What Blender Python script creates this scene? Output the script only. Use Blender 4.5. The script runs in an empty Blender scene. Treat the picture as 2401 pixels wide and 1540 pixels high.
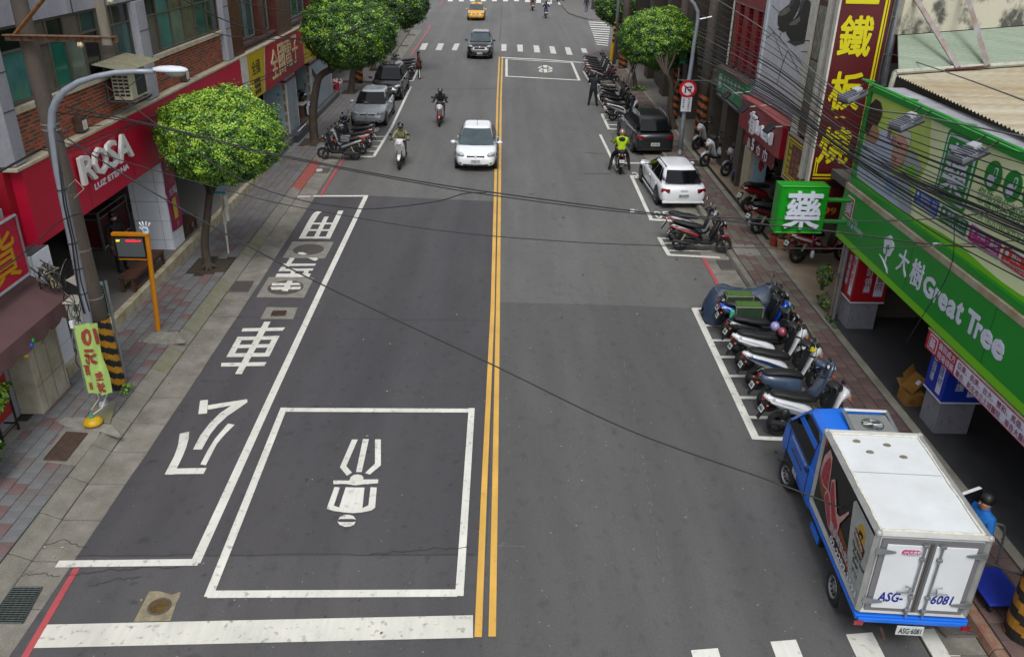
import bpy, bmesh, math, random
from mathutils import Vector, Matrix, Euler
R_ = math.radians
rnd = random.Random(7)
SC = bpy.context.scene
COL = SC.collection
# ---------------------------------------------------------------- camera
F_, CX_, CY_, CH_ = 1935.0, 1200.5, 770.0, 9.0
_d = Vector((1192-CX_, 182+CY_, -F_)).normalized()
_u = Vector((1, -0.02, 0)).cross(_d).normalized()
if _u.y < 0: _u = -_u
_x = _d.cross(_u)
RM = Matrix((_x, _d, _u))
CAMLOC = Vector((0, 0, CH_))
cd = bpy.data.cameras.new('camera'); cam = bpy.data.objects.new('camera', cd); COL.objects.link(cam)
cam.matrix_world = Matrix.Translation(CAMLOC) @ RM.to_4x4()
cd.sensor_width = 36; cd.sensor_fit = 'HORIZONTAL'; cd.lens = F_*36/2401.0
cd.clip_start = 0.1; cd.clip_end = 2000
SC.camera = cam
# ---------------------------------------------------------------- light
w = bpy.data.worlds.new('World'); SC.world = w; w.use_nodes = True
nt = w.node_tree; bg = nt.nodes['Background']
sky = nt.nodes.new('ShaderNodeTexSky'); sky.sky_type = 'NISHITA'; sky.sun_disc = False
SUN_EL, SUN_AZ = R_(58), R_(178)
sky.sun_elevation = SUN_EL; sky.sun_rotation = SUN_AZ
sky.air_density = 1.2; sky.dust_density = 3.0; sky.ozone_density = 1.0
hs = nt.nodes.new('ShaderNodeHueSaturation'); hs.inputs['Saturation'].default_value = 0.26
nt.links.new(sky.outputs[0], hs.inputs['Color']); nt.links.new(hs.outputs[0], bg.inputs[0])
bg.inputs[1].default_value = 0.15
sd = bpy.data.lights.new('sun', 'SUN'); sd.energy = 1.1; sd.angle = R_(24); sd.color = (1, 0.99, 0.965)
so = bpy.data.objects.new('sun', sd); COL.objects.link(so)
sv = Vector((math.sin(SUN_AZ)*math.cos(SUN_EL), math.cos(SUN_AZ)*math.cos(SUN_EL), math.sin(SUN_EL)))
so.rotation_euler = sv.to_track_quat('Z', 'Y').to_euler()
SC.view_settings.view_transform = 'Standard'; SC.view_settings.look = 'None'
SC.view_settings.gamma = 1; SC.view_settings.use_curve_mapping = False
SC.view_settings.exposure = 0.42
# ---------------------------------------------------------------- survey helpers: where a sight line meets a real plane
def ray(x, y): return RM @ Vector((x-CX_, -(y-CY_), -F_))
def G(x, y, z=0.0):
    r = ray(x, y); return CAMLOC + r*((z-CH_)/r.z)
def PX(x, y, X):
    r = ray(x, y); return CAMLOC + r*(X/r.x)
def PY(x, y, Y):
    r = ray(x, y); return CAMLOC + r*(Y/r.y)
def zm(ox, oy, s):
    k = 0.60025
    return lambda a, b: ((ox+a/s)*k, (oy+b/s)*k)
def V(*a): return Vector(a)
# ---------------------------------------------------------------- materials
def lin(h):
    if isinstance(h, str):
        h = h.lstrip('#'); c = [int(h[i:i+2], 16)/255 for i in (0, 2, 4)]
        return [x/12.92 if x <= .04045 else ((x+.055)/1.055)**2.4 for x in c]
    return list(h)
_M = {}
def M(name, col='#808080', rough=.6, metal=0, var=0, vs=4, bump=0, bs=40, coat=0, emit=0, alpha=None, col2=None, spec=None, stretch=None, fine=0, fs=60):
    if name in _M: return _M[name]
    m = bpy.data.materials.new(name); _M[name] = m; m.use_nodes = True
    t = m.node_tree; b = t.nodes['Principled BSDF']; L = t.links
    c = lin(col)
    b.inputs['Base Color'].default_value = (*c, 1); b.inputs['Roughness'].default_value = rough
    b.inputs['Metallic'].default_value = metal
    if spec is not None: b.inputs['Specular IOR Level'].default_value = spec
    if coat: b.inputs['Coat Weight'].default_value = coat; b.inputs['Coat Roughness'].default_value = .08
    if emit:
        b.inputs['Emission Color'].default_value = (*c, 1); b.inputs['Emission Strength'].default_value = emit
    tc = None
    def coords():
        n = t.nodes.new('ShaderNodeTexCoord'); mp = t.nodes.new('ShaderNodeMapping')
        L.new(n.outputs['Object'], mp.inputs[0])
        if stretch: mp.inputs['Scale'].default_value = stretch
        return mp.outputs[0]
    if var or bump or fine:
        tc = coords()
    src = None
    if var:
        n = t.nodes.new('ShaderNodeTexNoise'); n.inputs['Scale'].default_value = vs; n.inputs['Detail'].default_value = 7; n.inputs['Roughness'].default_value = .62
        L.new(tc, n.inputs['Vector'])
        r = t.nodes.new('ShaderNodeValToRGB'); r.color_ramp.elements[0].position = .32; r.color_ramp.elements[1].position = .68
        if col2: c2 = lin(col2); lo, hi = c2, c
        else: lo = [x*(1-var) for x in c]; hi = [min(1, x*(1+var)) for x in c]
        r.color_ramp.elements[0].color = (*lo, 1); r.color_ramp.elements[1].color = (*hi, 1)
        L.new(n.outputs['Fac'], r.inputs[0]); src = r.outputs[0]
        rr = t.nodes.new('ShaderNodeMath'); rr.operation = 'MULTIPLY_ADD'
        rr.inputs[1].default_value = .25; rr.inputs[2].default_value = max(0, rough-.12); L.new(n.outputs['Fac'], rr.inputs[0]); L.new(rr.outputs[0], b.inputs['Roughness'])
    if fine:
        n = t.nodes.new('ShaderNodeTexNoise'); n.inputs['Scale'].default_value = fs; n.inputs['Detail'].default_value = 3; L.new(tc, n.inputs['Vector'])
        mr = t.nodes.new('ShaderNodeMapRange'); mr.inputs[1].default_value = .3; mr.inputs[2].default_value = .7
        mr.inputs[3].default_value = 1-fine; mr.inputs[4].default_value = 1+fine; L.new(n.outputs['Fac'], mr.inputs[0])
        mx = t.nodes.new('ShaderNodeVectorMath'); mx.operation = 'SCALE'
        if src: L.new(src, mx.inputs[0])
        else: mx.inputs[0].default_value = c
        L.new(mr.outputs[0], mx.inputs['Scale']); src = mx.outputs[0]
    if src: L.new(src, b.inputs['Base Color'])
    if bump:
        n = t.nodes.new('ShaderNodeTexNoise'); n.inputs['Scale'].default_value = bs; n.inputs['Detail'].default_value = 4; L.new(tc, n.inputs['Vector'])
        bp = t.nodes.new('ShaderNodeBump'); bp.inputs['Strength'].default_value = bump; bp.inputs['Distance'].default_value = .01
        L.new(n.outputs['Fac'], bp.inputs['Height']); L.new(bp.outputs[0], b.inputs['Normal'])
    return m
def asphalt(name, c1, c2, spots=.5):
    """dark bitumen with aggregate grain, drifts, oil spots and light flecks"""
    m = M(name, c1, rough=.74); t = m.node_tree; L = t.links; b = t.nodes['Principled BSDF']
    tc = t.nodes.new('ShaderNodeTexCoord')
    def noise(s, d=5, st=(1, 1, 1), off=0):
        mp = t.nodes.new('ShaderNodeMapping'); mp.inputs['Scale'].default_value = st; mp.inputs['Location'].default_value = (off, off, 0); L.new(tc.outputs['Object'], mp.inputs[0])
        n = t.nodes.new('ShaderNodeTexNoise'); n.inputs['Scale'].default_value = s; n.inputs['Detail'].default_value = d; L.new(mp.outputs[0], n.inputs['Vector']); return n.outputs['Fac']
    def ramp(f, a, bb, ca, cb):
        r = t.nodes.new('ShaderNodeMapRange'); r.inputs[1].default_value = a; r.inputs[2].default_value = bb; r.inputs[3].default_value = ca; r.inputs[4].default_value = cb; L.new(f, r.inputs[0]); return r.outputs[0]
    def mul(a, bb):
        n = t.nodes.new('ShaderNodeMath'); n.operation = 'MULTIPLY'; L.new(a, n.inputs[0]); L.new(bb, n.inputs[1]); return n.outputs[0]
    base = t.nodes.new('ShaderNodeMix'); base.data_type = 'RGBA'
    L.new(ramp(noise(.35, 6, (1, .25, 1)), .35, .65, 0, 1), base.inputs[0])
    base.inputs[6].default_value = (*lin(c1), 1); base.inputs[7].default_value = (*lin(c2), 1)
    k = mul(ramp(noise(140, 2), .3, .7, .84, 1.16), ramp(noise(28, 4), .3, .7, .9, 1.1))
    k = mul(k, ramp(noise(2.2, 3, (1, .18, 1), 7), .3, .7, .93, 1.07))
    k = mul(k, ramp(noise(1.1, 3, (1, .02, 1), 11), .35, .65, .90, 1.08)); k = mul(k, ramp(noise(5, 6, (1, .6, 1), 41), .56, .72, 1, .80))
    k = mul(k, ramp(noise(3.1, 2, (1, 1, 1), 3), .66, .72, 1, 1-.3*spots))
    k = mul(k, ramp(noise(11, 1, (1, .8, 1), 19), .74, .77, 1, 1-.4*spots))
    k = mul(k, ramp(noise(16, 0, (1, 1, 1), 31), .84, .85, 1, 2.6))
    sc = t.nodes.new('ShaderNodeVectorMath'); sc.operation = 'SCALE'; L.new(base.outputs[2], sc.inputs[0]); L.new(k, sc.inputs['Scale'])
    L.new(sc.outputs[0], b.inputs['Base Color'])
    bp = t.nodes.new('ShaderNodeBump'); bp.inputs['Strength'].default_value = .35; bp.inputs['Distance'].default_value = .004
    L.new(noise(120, 2), bp.inputs['Height']); L.new(bp.outputs[0], b.inputs['Normal'])
    return m
def paint(name, c, wear=.5):
    """thermoplastic road paint: tracks, grime and chipped flecks"""
    m = M(name, c, rough=.6); t = m.node_tree; L = t.links; b = t.nodes['Principled BSDF']
    tc = t.nodes.new('ShaderNodeTexCoord')
    def nz(s, d, a, bb, lo, hi, st=(1, 1, 1)):
        mp = t.nodes.new('ShaderNodeMapping'); mp.inputs['Scale'].default_value = st; L.new(tc.outputs['Object'], mp.inputs[0])
        n = t.nodes.new('ShaderNodeTexNoise'); n.inputs['Scale'].default_value = s; n.inputs['Detail'].default_value = d; L.new(mp.outputs[0], n.inputs['Vector'])
        r = t.nodes.new('ShaderNodeMapRange'); r.inputs[1].default_value = a; r.inputs[2].default_value = bb; r.inputs[3].default_value = lo; r.inputs[4].default_value = hi; L.new(n.outputs['Fac'], r.inputs[0]); return r.outputs[0]
    a1 = nz(1.3, 6, .3, .7, .86, 1.06); a2 = nz(9, 8, .58, .70, 1, 1-.55*wear); a3 = nz(2.5, 3, .3, .7, .93, 1.04, (6, .4, 1))
    q = t.nodes.new('ShaderNodeMath'); q.operation = 'MULTIPLY'; L.new(a1, q.inputs[0]); L.new(a2, q.inputs[1])
    q2 = t.nodes.new('ShaderNodeMath'); q2.operation = 'MULTIPLY'; L.new(q.outputs[0], q2.inputs[0]); L.new(a3, q2.inputs[1])
    sc = t.nodes.new('ShaderNodeVectorMath'); sc.operation = 'SCALE'; sc.inputs[0].default_value = lin(c); L.new(q2.outputs[0], sc.inputs['Scale'])
    L.new(sc.outputs[0], b.inputs['Base Color'])
    return m
def glass(name, c='#0c1413', rough=.06):
    return M(name, c, rough=rough, spec=.8, var=.25, vs=1.5)
# ---------------------------------------------------------------- objects
def tag(o, label=None, cat=None, group=None, kind=None):
    if label: o['label'] = label
    if cat: o['category'] = cat
    if group: o['group'] = group
    if kind: o['kind'] = kind
    return o
def empty(name, loc=(0, 0, 0), rz=0, label=None, cat=None, group=None, rot=None):
    o = bpy.data.objects.new(name, None); COL.objects.link(o); o.location = loc
    o.rotation_euler = rot if rot else (0, 0, rz); o.empty_display_size = .2
    return tag(o, label, cat, group)
def ortho(d):
    d = d.normalized(); a = Vector((0, 0, 1)) if abs(d.z) < .9 else Vector((1, 0, 0))
    u = d.cross(a).normalized(); return u, d.cross(u).normalized()
class MB:
    def __init__(s): s.v = []; s.f = []; s.m = []
    def add(s, vs, fs, mi=0):
        n = len(s.v); s.v += [Vector(p) for p in vs]
        for f in fs: s.f.append([n+i for i in f]); s.m.append(mi)
        return s
    def poly(s, pts, mi=0): return s.add(pts, [list(range(len(pts)))], mi)
    def box(s, x0, x1, y0, y1, z0, z1, mi=0, T=None):
        p = [Vector((x, y, z)) for z in (z0, z1) for y in (y0, y1) for x in (x0, x1)]
        if T: p = [T @ q for q in p]
        return s.add(p, [(0, 2, 3, 1), (4, 5, 7, 6), (0, 1, 5, 4), (2, 6, 7, 3), (0, 4, 6, 2), (1, 3, 7, 5)], mi)
    def prism(s, pts, d, mi=0):
        d = Vector(d); n = len(pts); q = [Vector(p) for p in pts]; q += [p+d for p in q]
        nn = (q[1]-q[0]).cross(q[2]-q[1]) if n > 2 else d
        tot = Vector((0, 0, 0))
        for i in range(n): tot += (q[i]-q[0]).cross(q[(i+1) % n]-q[0])
        fs = [list(range(n)), list(range(2*n-1, n-1, -1))] + [(i, i+n, (i+1) % n+n, (i+1) % n) for i in range(n)]
        if tot.dot(d) > 0: fs = [list(reversed(f)) for f in fs]
        return s.add(q, fs, mi)
    def tube(s, pts, r, n=8, mi=0, cap=True):
        pts = [Vector(p) for p in pts]; k = len(pts); rs = r if isinstance(r, (list, tuple)) else [r]*k
        vs = []; u = None
        for i, p in enumerate(pts):
            d = (pts[min(i+1, k-1)]-pts[max(i-1, 0)])
            if d.length < 1e-6: d = Vector((0, 0, 1))
            d.normalize()
            if u is None: u, _ = ortho(d)
            u = (u-d*u.dot(d)).normalized(); w_ = d.cross(u)
            for j in range(n):
                a = 2*math.pi*j/n; vs.append(p+(u*math.cos(a)+w_*math.sin(a))*rs[i])
        fs = [(i*n+j, i*n+(j+1) % n, (i+1)*n+(j+1) % n, (i+1)*n+j) for i in range(k-1) for j in range(n)]
        if cap: fs += [list(range(n-1, -1, -1)), [(k-1)*n+j for j in range(n)]]
        return s.add(vs, fs, mi)
    def lathe(s, prof, c=(0, 0, 0), axis=(0, 0, 1), n=16, mi=0, cap=3):
        """prof: (radius, height along axis)"""
        c = Vector(c); a = Vector(axis).normalized(); u, w_ = ortho(a)
        vs = []
        for r, h in prof:
            for j in range(n):
                t = 2*math.pi*j/n; vs.append(c+a*h+(u*math.cos(t)+w_*math.sin(t))*r)
        k = len(prof)
        fs = [(i*n+j, (i+1)*n+j, (i+1)*n+(j+1) % n, i*n+(j+1) % n) for i in range(k-1) for j in range(n)]
        fs = [tuple(reversed(f)) for f in fs]
        if cap & 1: fs.append(list(range(n-1, -1, -1)))
        if cap & 2: fs.append([(k-1)*n+j for j in range(n)])
        return s.add(vs, fs, mi)
    def ball(s, c, r, seg=10, ring=6, mi=0, T=None):
        r = (r, r, r) if not isinstance(r, (tuple, list)) else r; vs = []; c = Vector(c)
        for i in range(1, ring):
            p = math.pi*i/ring
            for j in range(seg):
                t = 2*math.pi*j/seg; vs.append(Vector((r[0]*math.sin(p)*math.cos(t), r[1]*math.sin(p)*math.sin(t), -r[2]*math.cos(p))))
        vs += [Vector((0, 0, -r[2])), Vector((0, 0, r[2]))]
        if T: vs = [T @ q for q in vs]
        vs = [q+c for q in vs]
        fs = [(i*seg+j, i*seg+(j+1) % seg, (i+1)*seg+(j+1) % seg, (i+1)*seg+j) for i in range(ring-2) for j in range(seg)]
        b = (ring-1)*seg
        fs += [(b, (j+1) % seg, j) for j in range(seg)] + [(b+1, (ring-2)*seg+j, (ring-2)*seg+(j+1) % seg) for j in range(seg)]
        return s.add(vs, fs, mi)
    def loft(s, rings, mi=0, cap=True, closed=True):
        n = len(rings[0]); vs = [p for r in rings for p in r]; e = n if closed else n-1
        fs = [(i*n+j, i*n+(j+1) % n, (i+1)*n+(j+1) % n, (i+1)*n+j) for i in range(len(rings)-1) for j in range(e)]
        if cap and closed: fs += [list(range(n-1, -1, -1)), [(len(rings)-1)*n+j for j in range(n)]]
        return s.add(vs, fs, mi)
    def patch(s, a, b, c, d, nx=4, ny=3, bulge=(0, 0, 0), mi=0):
        """a,b bottom; d,c top"""
        a, b, c, d, bu = map(Vector, (a, b, c, d, bulge)); vs = []
        for j in range(ny+1):
            v = j/ny
            for i in range(nx+1):
                u_ = i/nx
                vs.append(a.lerp(b, u_).lerp(d.lerp(c, u_), v)+bu*(4*u_*(1-u_))*(.5+2*v*(1-v)))
        n = nx+1
        return s.add(vs, [(j*n+i, j*n+i+1, (j+1)*n+i+1, (j+1)*n+i) for j in range(ny) for i in range(nx)], mi)
    def build(s, name, mats, parent=None, smooth=False, world=True, bevel=0, sub=0, recalc=True):
        me = bpy.data.meshes.new(name)
        off = Vector((0, 0, 0)); inv = None
        if parent is not None and world:
            inv = wm(parent).inverted()
            vs = [inv @ p for p in s.v]
        else: vs = s.v
        me.from_pydata([tuple(p) for p in vs], [], s.f)
        if not isinstance(mats, (list, tuple)): mats = [mats]
        for m_ in mats: me.materials.append(m_)
        if len(mats) > 1: me.polygons.foreach_set('material_index', s.m)
        if recalc:
            b = bmesh.new(); b.from_mesh(me); bmesh.ops.recalc_face_normals(b, faces=b.faces); b.to_mesh(me); b.free()
        if smooth: me.polygons.foreach_set('use_smooth', [True]*len(me.polygons))
        me.update()
        o = bpy.data.objects.new(name, me); COL.objects.link(o)
        if parent is not None: o.parent = parent
        if bevel:
            md = o.modifiers.new('b', 'BEVEL'); md.width = bevel; md.segments = 2; md.limit_method = 'ANGLE'; md.angle_limit = R_(40)
        if sub:
            md = o.modifiers.new('s', 'SUBSURF'); md.levels = sub; md.render_levels = sub
        if smooth == 2:
            pass
        return o
def wm(o):
    m = Matrix.LocRotScale(o.location, o.rotation_euler, o.scale)
    return (wm(o.parent) @ m) if o.parent else m
def kids(o): return [c for c in bpy.data.objects if c.parent is o]
def copy_tree(root, loc=None, rz=None, label=None, swap=None, tilt=None):
    def rec(o, par):
        c = o.copy(); COL.objects.link(c); c.parent = par
        if swap and c.type == 'MESH' and c.data.materials and c.data.materials[0].name in swap:
            key = (c.data.name, swap[c.data.materials[0].name].name)
            if key not in _sw:
                d = c.data.copy(); d.materials[0] = swap[c.data.materials[0].name]; _sw[key] = d
            c.data = _sw[key]
        for k in kids(o): rec(k, c)
        return c
    c = rec(root, None)
    if loc is not None: c.location = loc
    if rz is not None: c.rotation_euler = (0, tilt or 0, rz)
    if label: c['label'] = label
    return c
_sw = {}
def stake(pieces, parent, name, mats, stuffname=None, limit=300):
    """countable pieces: pieces = [(loc, size(x,y,z), matindex, rotz)]; nearest `limit` are objects, rest one stuff mesh"""
    pieces = sorted(pieces, key=lambda p: (Vector(p[0])-CAMLOC).length)
    cache = {}; inv = wm(parent).inverted() if parent else Matrix()
    for p in pieces[:limit]:
        loc, sz, mi, rot = p; key = (tuple(round(q, 3) for q in sz), mi)
        if key not in cache:
            b = MB(); ch = min(.006, min(sz)*.25); x, y, z = sz[0]/2, sz[1]/2, sz[2]/2
            # block with chamfered top and front arrises
            lo = [(-x, -y, -z), (x, -y, -z), (x, y, -z), (-x, y, -z)]
            if len(p) > 3 and sz[0] < sz[2]:   # wall brick: outward face is +X or -X
                b.box(-x, x, -y, y, -z, z)
            else:
                md = [(-x, -y, z-ch), (x, -y, z-ch), (x, y, z-ch), (-x, y, z-ch)]
                tp = [(-x+ch, -y+ch, z), (x-ch, -y+ch, z), (x-ch, y-ch, z), (-x+ch, y-ch, z)]
                b.loft([lo, md, tp])
            me_o = b.build(name, mats[mi], None); cache[key] = me_o.data; bpy.data.objects.remove(me_o)
        o = bpy.data.objects.new(name, cache[key]); COL.objects.link(o); o.parent = parent
        o.location = inv @ Vector(loc); o.rotation_euler = rot
    if len(pieces) > limit:
        b = MB()
        for loc, sz, mi, rot in pieces[limit:]:
            T = Matrix.Translation(loc) @ Euler(rot).to_matrix().to_4x4(); b.box(-sz[0]/2, sz[0]/2, -sz[1]/2, sz[1]/2, -sz[2]/2, sz[2]/2, mi, T)
        tag(b.build(stuffname or name+'_field', mats, parent), kind='stuff')
# ---------------------------------------------------------------- lettering
_TX = {}
def glyphs(body):
    """outline faces of a word, as (x, y) in 0..1 of its box, with the box size in ems"""
    if body not in _TX:
        cu = bpy.data.curves.new('lettering', 'FONT'); cu.body = body; cu.resolution_u = 2
        if '\n' in body: cu.align_x = 'CENTER'; cu.space_line = .9
        o = bpy.data.objects.new('lettering', cu); COL.objects.link(o)
        dg = bpy.context.evaluated_depsgraph_get(); dg.update()
        me = bpy.data.meshes.new_from_object(o.evaluated_get(dg))
        vs = [tuple(v.co) for v in me.vertices]; fs = [tuple(p.vertices) for p in me.polygons]
        bpy.data.objects.remove(o); bpy.data.meshes.remove(me)
        x0 = min(v[0] for v in vs); x1 = max(v[0] for v in vs); y0 = min(v[1] for v in vs); y1 = max(v[1] for v in vs)
        _TX[body] = ([((v[0]-x0)/(x1-x0), (v[1]-y0)/(y1-y0)) for v in vs], fs, x1-x0, y1-y0)
    return _TX[body]
def text(name, body, O, U, W, mat, parent, bold=.0, depth=0, lift=.004, ital=0):
    """lettering fitted to the parallelogram O, O+U, O+W; strokes are thickened with stacked shifted copies"""
    O, U, W = Vector(O), Vector(U), Vector(W); n = U.cross(W).normalized()
    if ord(body[0]) > 0x2E80: bold *= .42   # dense characters keep their counters open
    vs, fs, we, he = glyphs(body); b = MB(); N = 0 if not bold else (10 if W.length > .3 else 4)
    offs = [(0, 0)]+[(bold*(1-.013*k)*math.cos(6.2832*(k+.37)/N+.2), bold*(1-.013*k)*math.sin(6.2832*(k+.37)/N+.2)) for k in range(N)]
    for k, (ox, oy) in enumerate(offs):
        P = [O+U*((x*we+ox+bold)/(we+2*bold)+ital*y)+W*((y*he+oy+bold)/(he+2*bold))+n*(lift+.0004*k) for x, y in vs]
        if not depth: b.add(P, fs); continue
        bm = bmesh.new(); pv = [bm.verts.new(p) for p in P]
        for f in fs:
            try: bm.faces.new([pv[i] for i in f])
            except ValueError: pass
        bmesh.ops.remove_doubles(bm, verts=bm.verts, dist=1e-5)
        r = bmesh.ops.extrude_face_region(bm, geom=list(bm.faces))
        for e in r['geom']:
            if isinstance(e, bmesh.types.BMVert): e.co += n*depth
        bmesh.ops.recalc_face_normals(bm, faces=bm.faces); bm.verts.index_update()
        b.add([v.co.copy() for v in bm.verts], [[v.index for v in f.verts] for f in bm.faces]); bm.free()
    return b.build(name, mat, parent, recalc=False)
# ================================================================ GROUND
WHITE = paint('road_white', (.64, .635, .58), .8); YEL = paint('road_yellow', (.62, .36, .07), .25); REDP = paint('road_red', (.42, .075, .085), .5)
ASP = asphalt('asphalt_far', (.100, .099, .096), (.120, .118, .114), .4)
ASPR = asphalt('asphalt_right', (.074, .073, .074), (.088, .086, .085), .5)
ASPL = asphalt('asphalt_left', (.052, .050, .055), (.064, .061, .065), .9)
CONC = M('gutter_concrete', '#86827a', .85, var=.3, vs=1.7, col2='#625f56', bump=.5, bs=30, fine=.16, fs=45)
CONC2 = M('kerb_concrete', '#7e7b72', .85, var=.3, vs=2.3, col2='#656359', bump=.6, bs=25, fine=.15, fs=40)
MOSS = M('mossy_concrete', '#66674a', .9, var=.3, vs=4, col2='#77756a', bump=.6, bs=25, fine=.15)
REDK = M('red_painted_kerb', '#9c4a43', .8, var=.3, vs=6, col2='#7a4a40', bump=.4)
PAV_A = M('paver_grey', '#68696a', .85, var=.14, vs=2.2, fine=.12, fs=50)
PAV_B = M('paver_red', '#6a5655', .85, var=.16, vs=2.2, fine=.12, fs=50)
PAV_C = M('paver_mid', '#666260', .85, var=.14, vs=2.2, fine=.12, fs=50)
MORTAR = M('paving_joint', '#2c2a24', .95, var=.3, vs=8)
DIRT = M('soil', '#3a3228', .95, var=.4, vs=14, bump=.8, bs=30)
IRON = M('cast_iron', '#575250', .6, .2, var=.3, vs=25, bump=.5, bs=60)
RUSTI = M('rusty_iron', '#4d3c33', .75, .3, var=.35, vs=9, bump=.6, bs=70)
def ground(name, x0, x1, y0, y1, z, m, d=.0):
    b = MB(); b.poly([(x0, y0, z), (x1, y0, z), (x1, y1, z), (x0, y1, z)]); o = b.build(name, m, None, recalc=False); return tag(o, kind='structure')
ground('ground', -300, 300, -60, 420, -.012, ASP)
b = MB(); pl = [G(*p, 0) for p in [(1168, 708), (1300, 711), (1480, 716), (1655, 725)]]
b.poly([(-.2, 0, -.004), (5.95, 0, -.004), (5.95, pl[3].y, -.004)]+[(p.x, p.y, -.004) for p in reversed(pl[:3])]+[(-.2, 19.6, -.004)])
tag(b.build('road', ASPR, None, recalc=False), kind='structure')
b = MB(); b.poly([(-7.6, 0, -.002), (-.2, 0, -.002), (-.2, 10.15, -.002), (-7.2, 10.0, -.002)]); tag(b.build('road_patch_near_stop_line', asphalt('asphalt_stop', (.064, .062, .065), (.077, .074, .075), 1), None, recalc=False), kind='structure')
b = MB(); b.poly([(-7.2, 10.0, .0), (-.2, 10.15, .0), (-.2, 28.6, .0), (-4.9, 29.05, .0), (-7.45, 28.9, .0)]); tag(b.build('road_resurfaced_bus_lane', ASPL, None, recalc=False), kind='structure')
# tar seams
SEAM = M('tar_seam', (.035, .034, .036), .8, var=.4, vs=20)
def line3(pts, w, z, ends=True):
    pts = [Vector((p.x, p.y, z)) for p in pts]; L_, R2 = [], []
    for i, p in enumerate(pts):
        d = (pts[min(i+1, len(pts)-1)]-pts[max(i-1, 0)]).normalized(); n = Vector((-d.y, d.x, 0)); L_.append(p+n*w/2); R2.append(p-n*w/2)
    return L_, R2
def stripes(name, items, m, z=.006, kind='structure', par=None):
    b = MB()
    for i, (pts, w) in enumerate(items):
        zz = z+.0011*(i % 12); l, r = line3(pts, w, zz)
        for j in range(len(l)-1): b.poly([r[j], r[j+1], l[j+1], l[j]])
    o = b.build(name, m, par, recalc=False)
    if kind: tag(o, kind=kind)
    return o
def marks(name, zf, polys, m=WHITE, z=.006, par=None):
    b = MB()
    for i, p in enumerate(polys):
        q = [G(*zf(*a), 0) for a in p]; ar = sum(q[k].x*q[(k+1) % len(q)].y-q[(k+1) % len(q)].x*q[k].y for k in range(len(q)))
        if ar < 0: q.reverse()
        b.poly([(v.x, v.y, z+.0011*(i % 12)) for v in q])
    o = b.build(name, m, par, recalc=False); return tag(o, kind='structure') if par is None else o
def wob(pts, n, a):
    out = []; r = random.Random(3)
    for i in range(len(pts)-1):
        for k in range(n): out.append(pts[i].lerp(pts[i+1], k/n)+Vector((r.uniform(-a, a), r.uniform(-a, a), 0)))
    return out+[pts[-1]]
stripes('tar_seam', [(wob([G(480, 742), G(800, 748), G(1150, 752)], 9, .02), .025), (wob([V(-7.1, 10.02, 0), V(-4, 10.1, 0), V(-.4, 10.17, 0)], 12, .02), .014),
    (wob([G(905/2*.6+900, 325/2*.6), G(1500*.6+925/2*.6, 40*.3)], 5, .02), .04), (wob([G(1168, 208), G(1000, 210)], 4, .03), .04)], SEAM, .003)
D_ = lambda *p: [G(x, y) for x, y in p]
CHALK = M('chalk_scuff', (.12, .12, .118), .9, var=.5, vs=30)
stripes('chalk_scuff', [([G(1140, 1277), G(1230, 1281)], .02), ([G(1165, 752), G(1200, 754)], .02), (wob([G(1172, 1284), G(1180, 1270), G(1187, 1275)], 3, .01), .018),
    ]+[([G(1466+i*3.2, 850+i*18)+V(rnd.uniform(-.03, .03), 0, 0), G(1467+i*3.2, 850+i*18+rnd.uniform(6, 14))+V(rnd.uniform(-.03, .03), 0, 0)], rnd.uniform(.008, .03)) for i in range(34) if rnd.random() < .6]+[([G(1408+i*4, 770+i*14)+V(rnd.uniform(-.04, .04), 0, 0), G(1409+i*4, 770+i*14+rnd.uniform(4, 9))], rnd.uniform(.008, .025)) for i in range(14) if rnd.random() < .6], CHALK, .002)
stripes('chalk_scuff', [(wob(D_((1372, 357), (1430, 362)), 4, .02), .06), (wob(D_((1367, 407), (1430, 407)), 4, .02), .07), (wob(D_((1478, 250), (1500, 268)), 3, .03), .1), (wob(D_((1310, 300), (1345, 298), (1346, 305), (1312, 306)), 3, .02), .03), ([G(1190, 200), G(1186, 330)], .02), (wob(D_((1240, 455), (1252, 454)), 2, .01), .08)], CHALK, .002)
stripes('road_crack', [(wob(D_(*q), 7, .035), w_) for q, w_ in ((((160, 1350), (240, 1338), (330, 1332), (420, 1330)), .012), (((215, 1375), (260, 1360), (330, 1352)), .01), (((90, 1290), (140, 1265), (205, 1285)), .012), (((40, 1350), (95, 1345), (140, 1352)), .012), (((0, 1310), (60, 1330), (40, 1345)), .015), (((870, 1300), (1000, 1288), (1100, 1283)), .012))], SEAM, .0125)
OIL = M('oil_drip', (.030, .029, .03), .55, var=.3, vs=12); b = MB()
for k in range(90):
    x, y = rnd.choice([(rnd.uniform(-6.3, -5), rnd.uniform(9, 30)), (rnd.gauss(-2.6, .5), rnd.uniform(8.5, 40)), (rnd.gauss(2.3, .6), rnd.uniform(9, 45)), (rnd.uniform(5.1, 6.5), rnd.uniform(12, 30))]); r = rnd.uniform(.012, .045); n = 9
    b.poly([(x+r*rnd.uniform(.6, 1.1)*math.cos(6.283*i/n), y+1.4*r*rnd.uniform(.6, 1.1)*math.sin(6.283*i/n), .0022) for i in range(n)])
tag(b.build('oil_drips', OIL, None, recalc=False), kind='structure')
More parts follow.
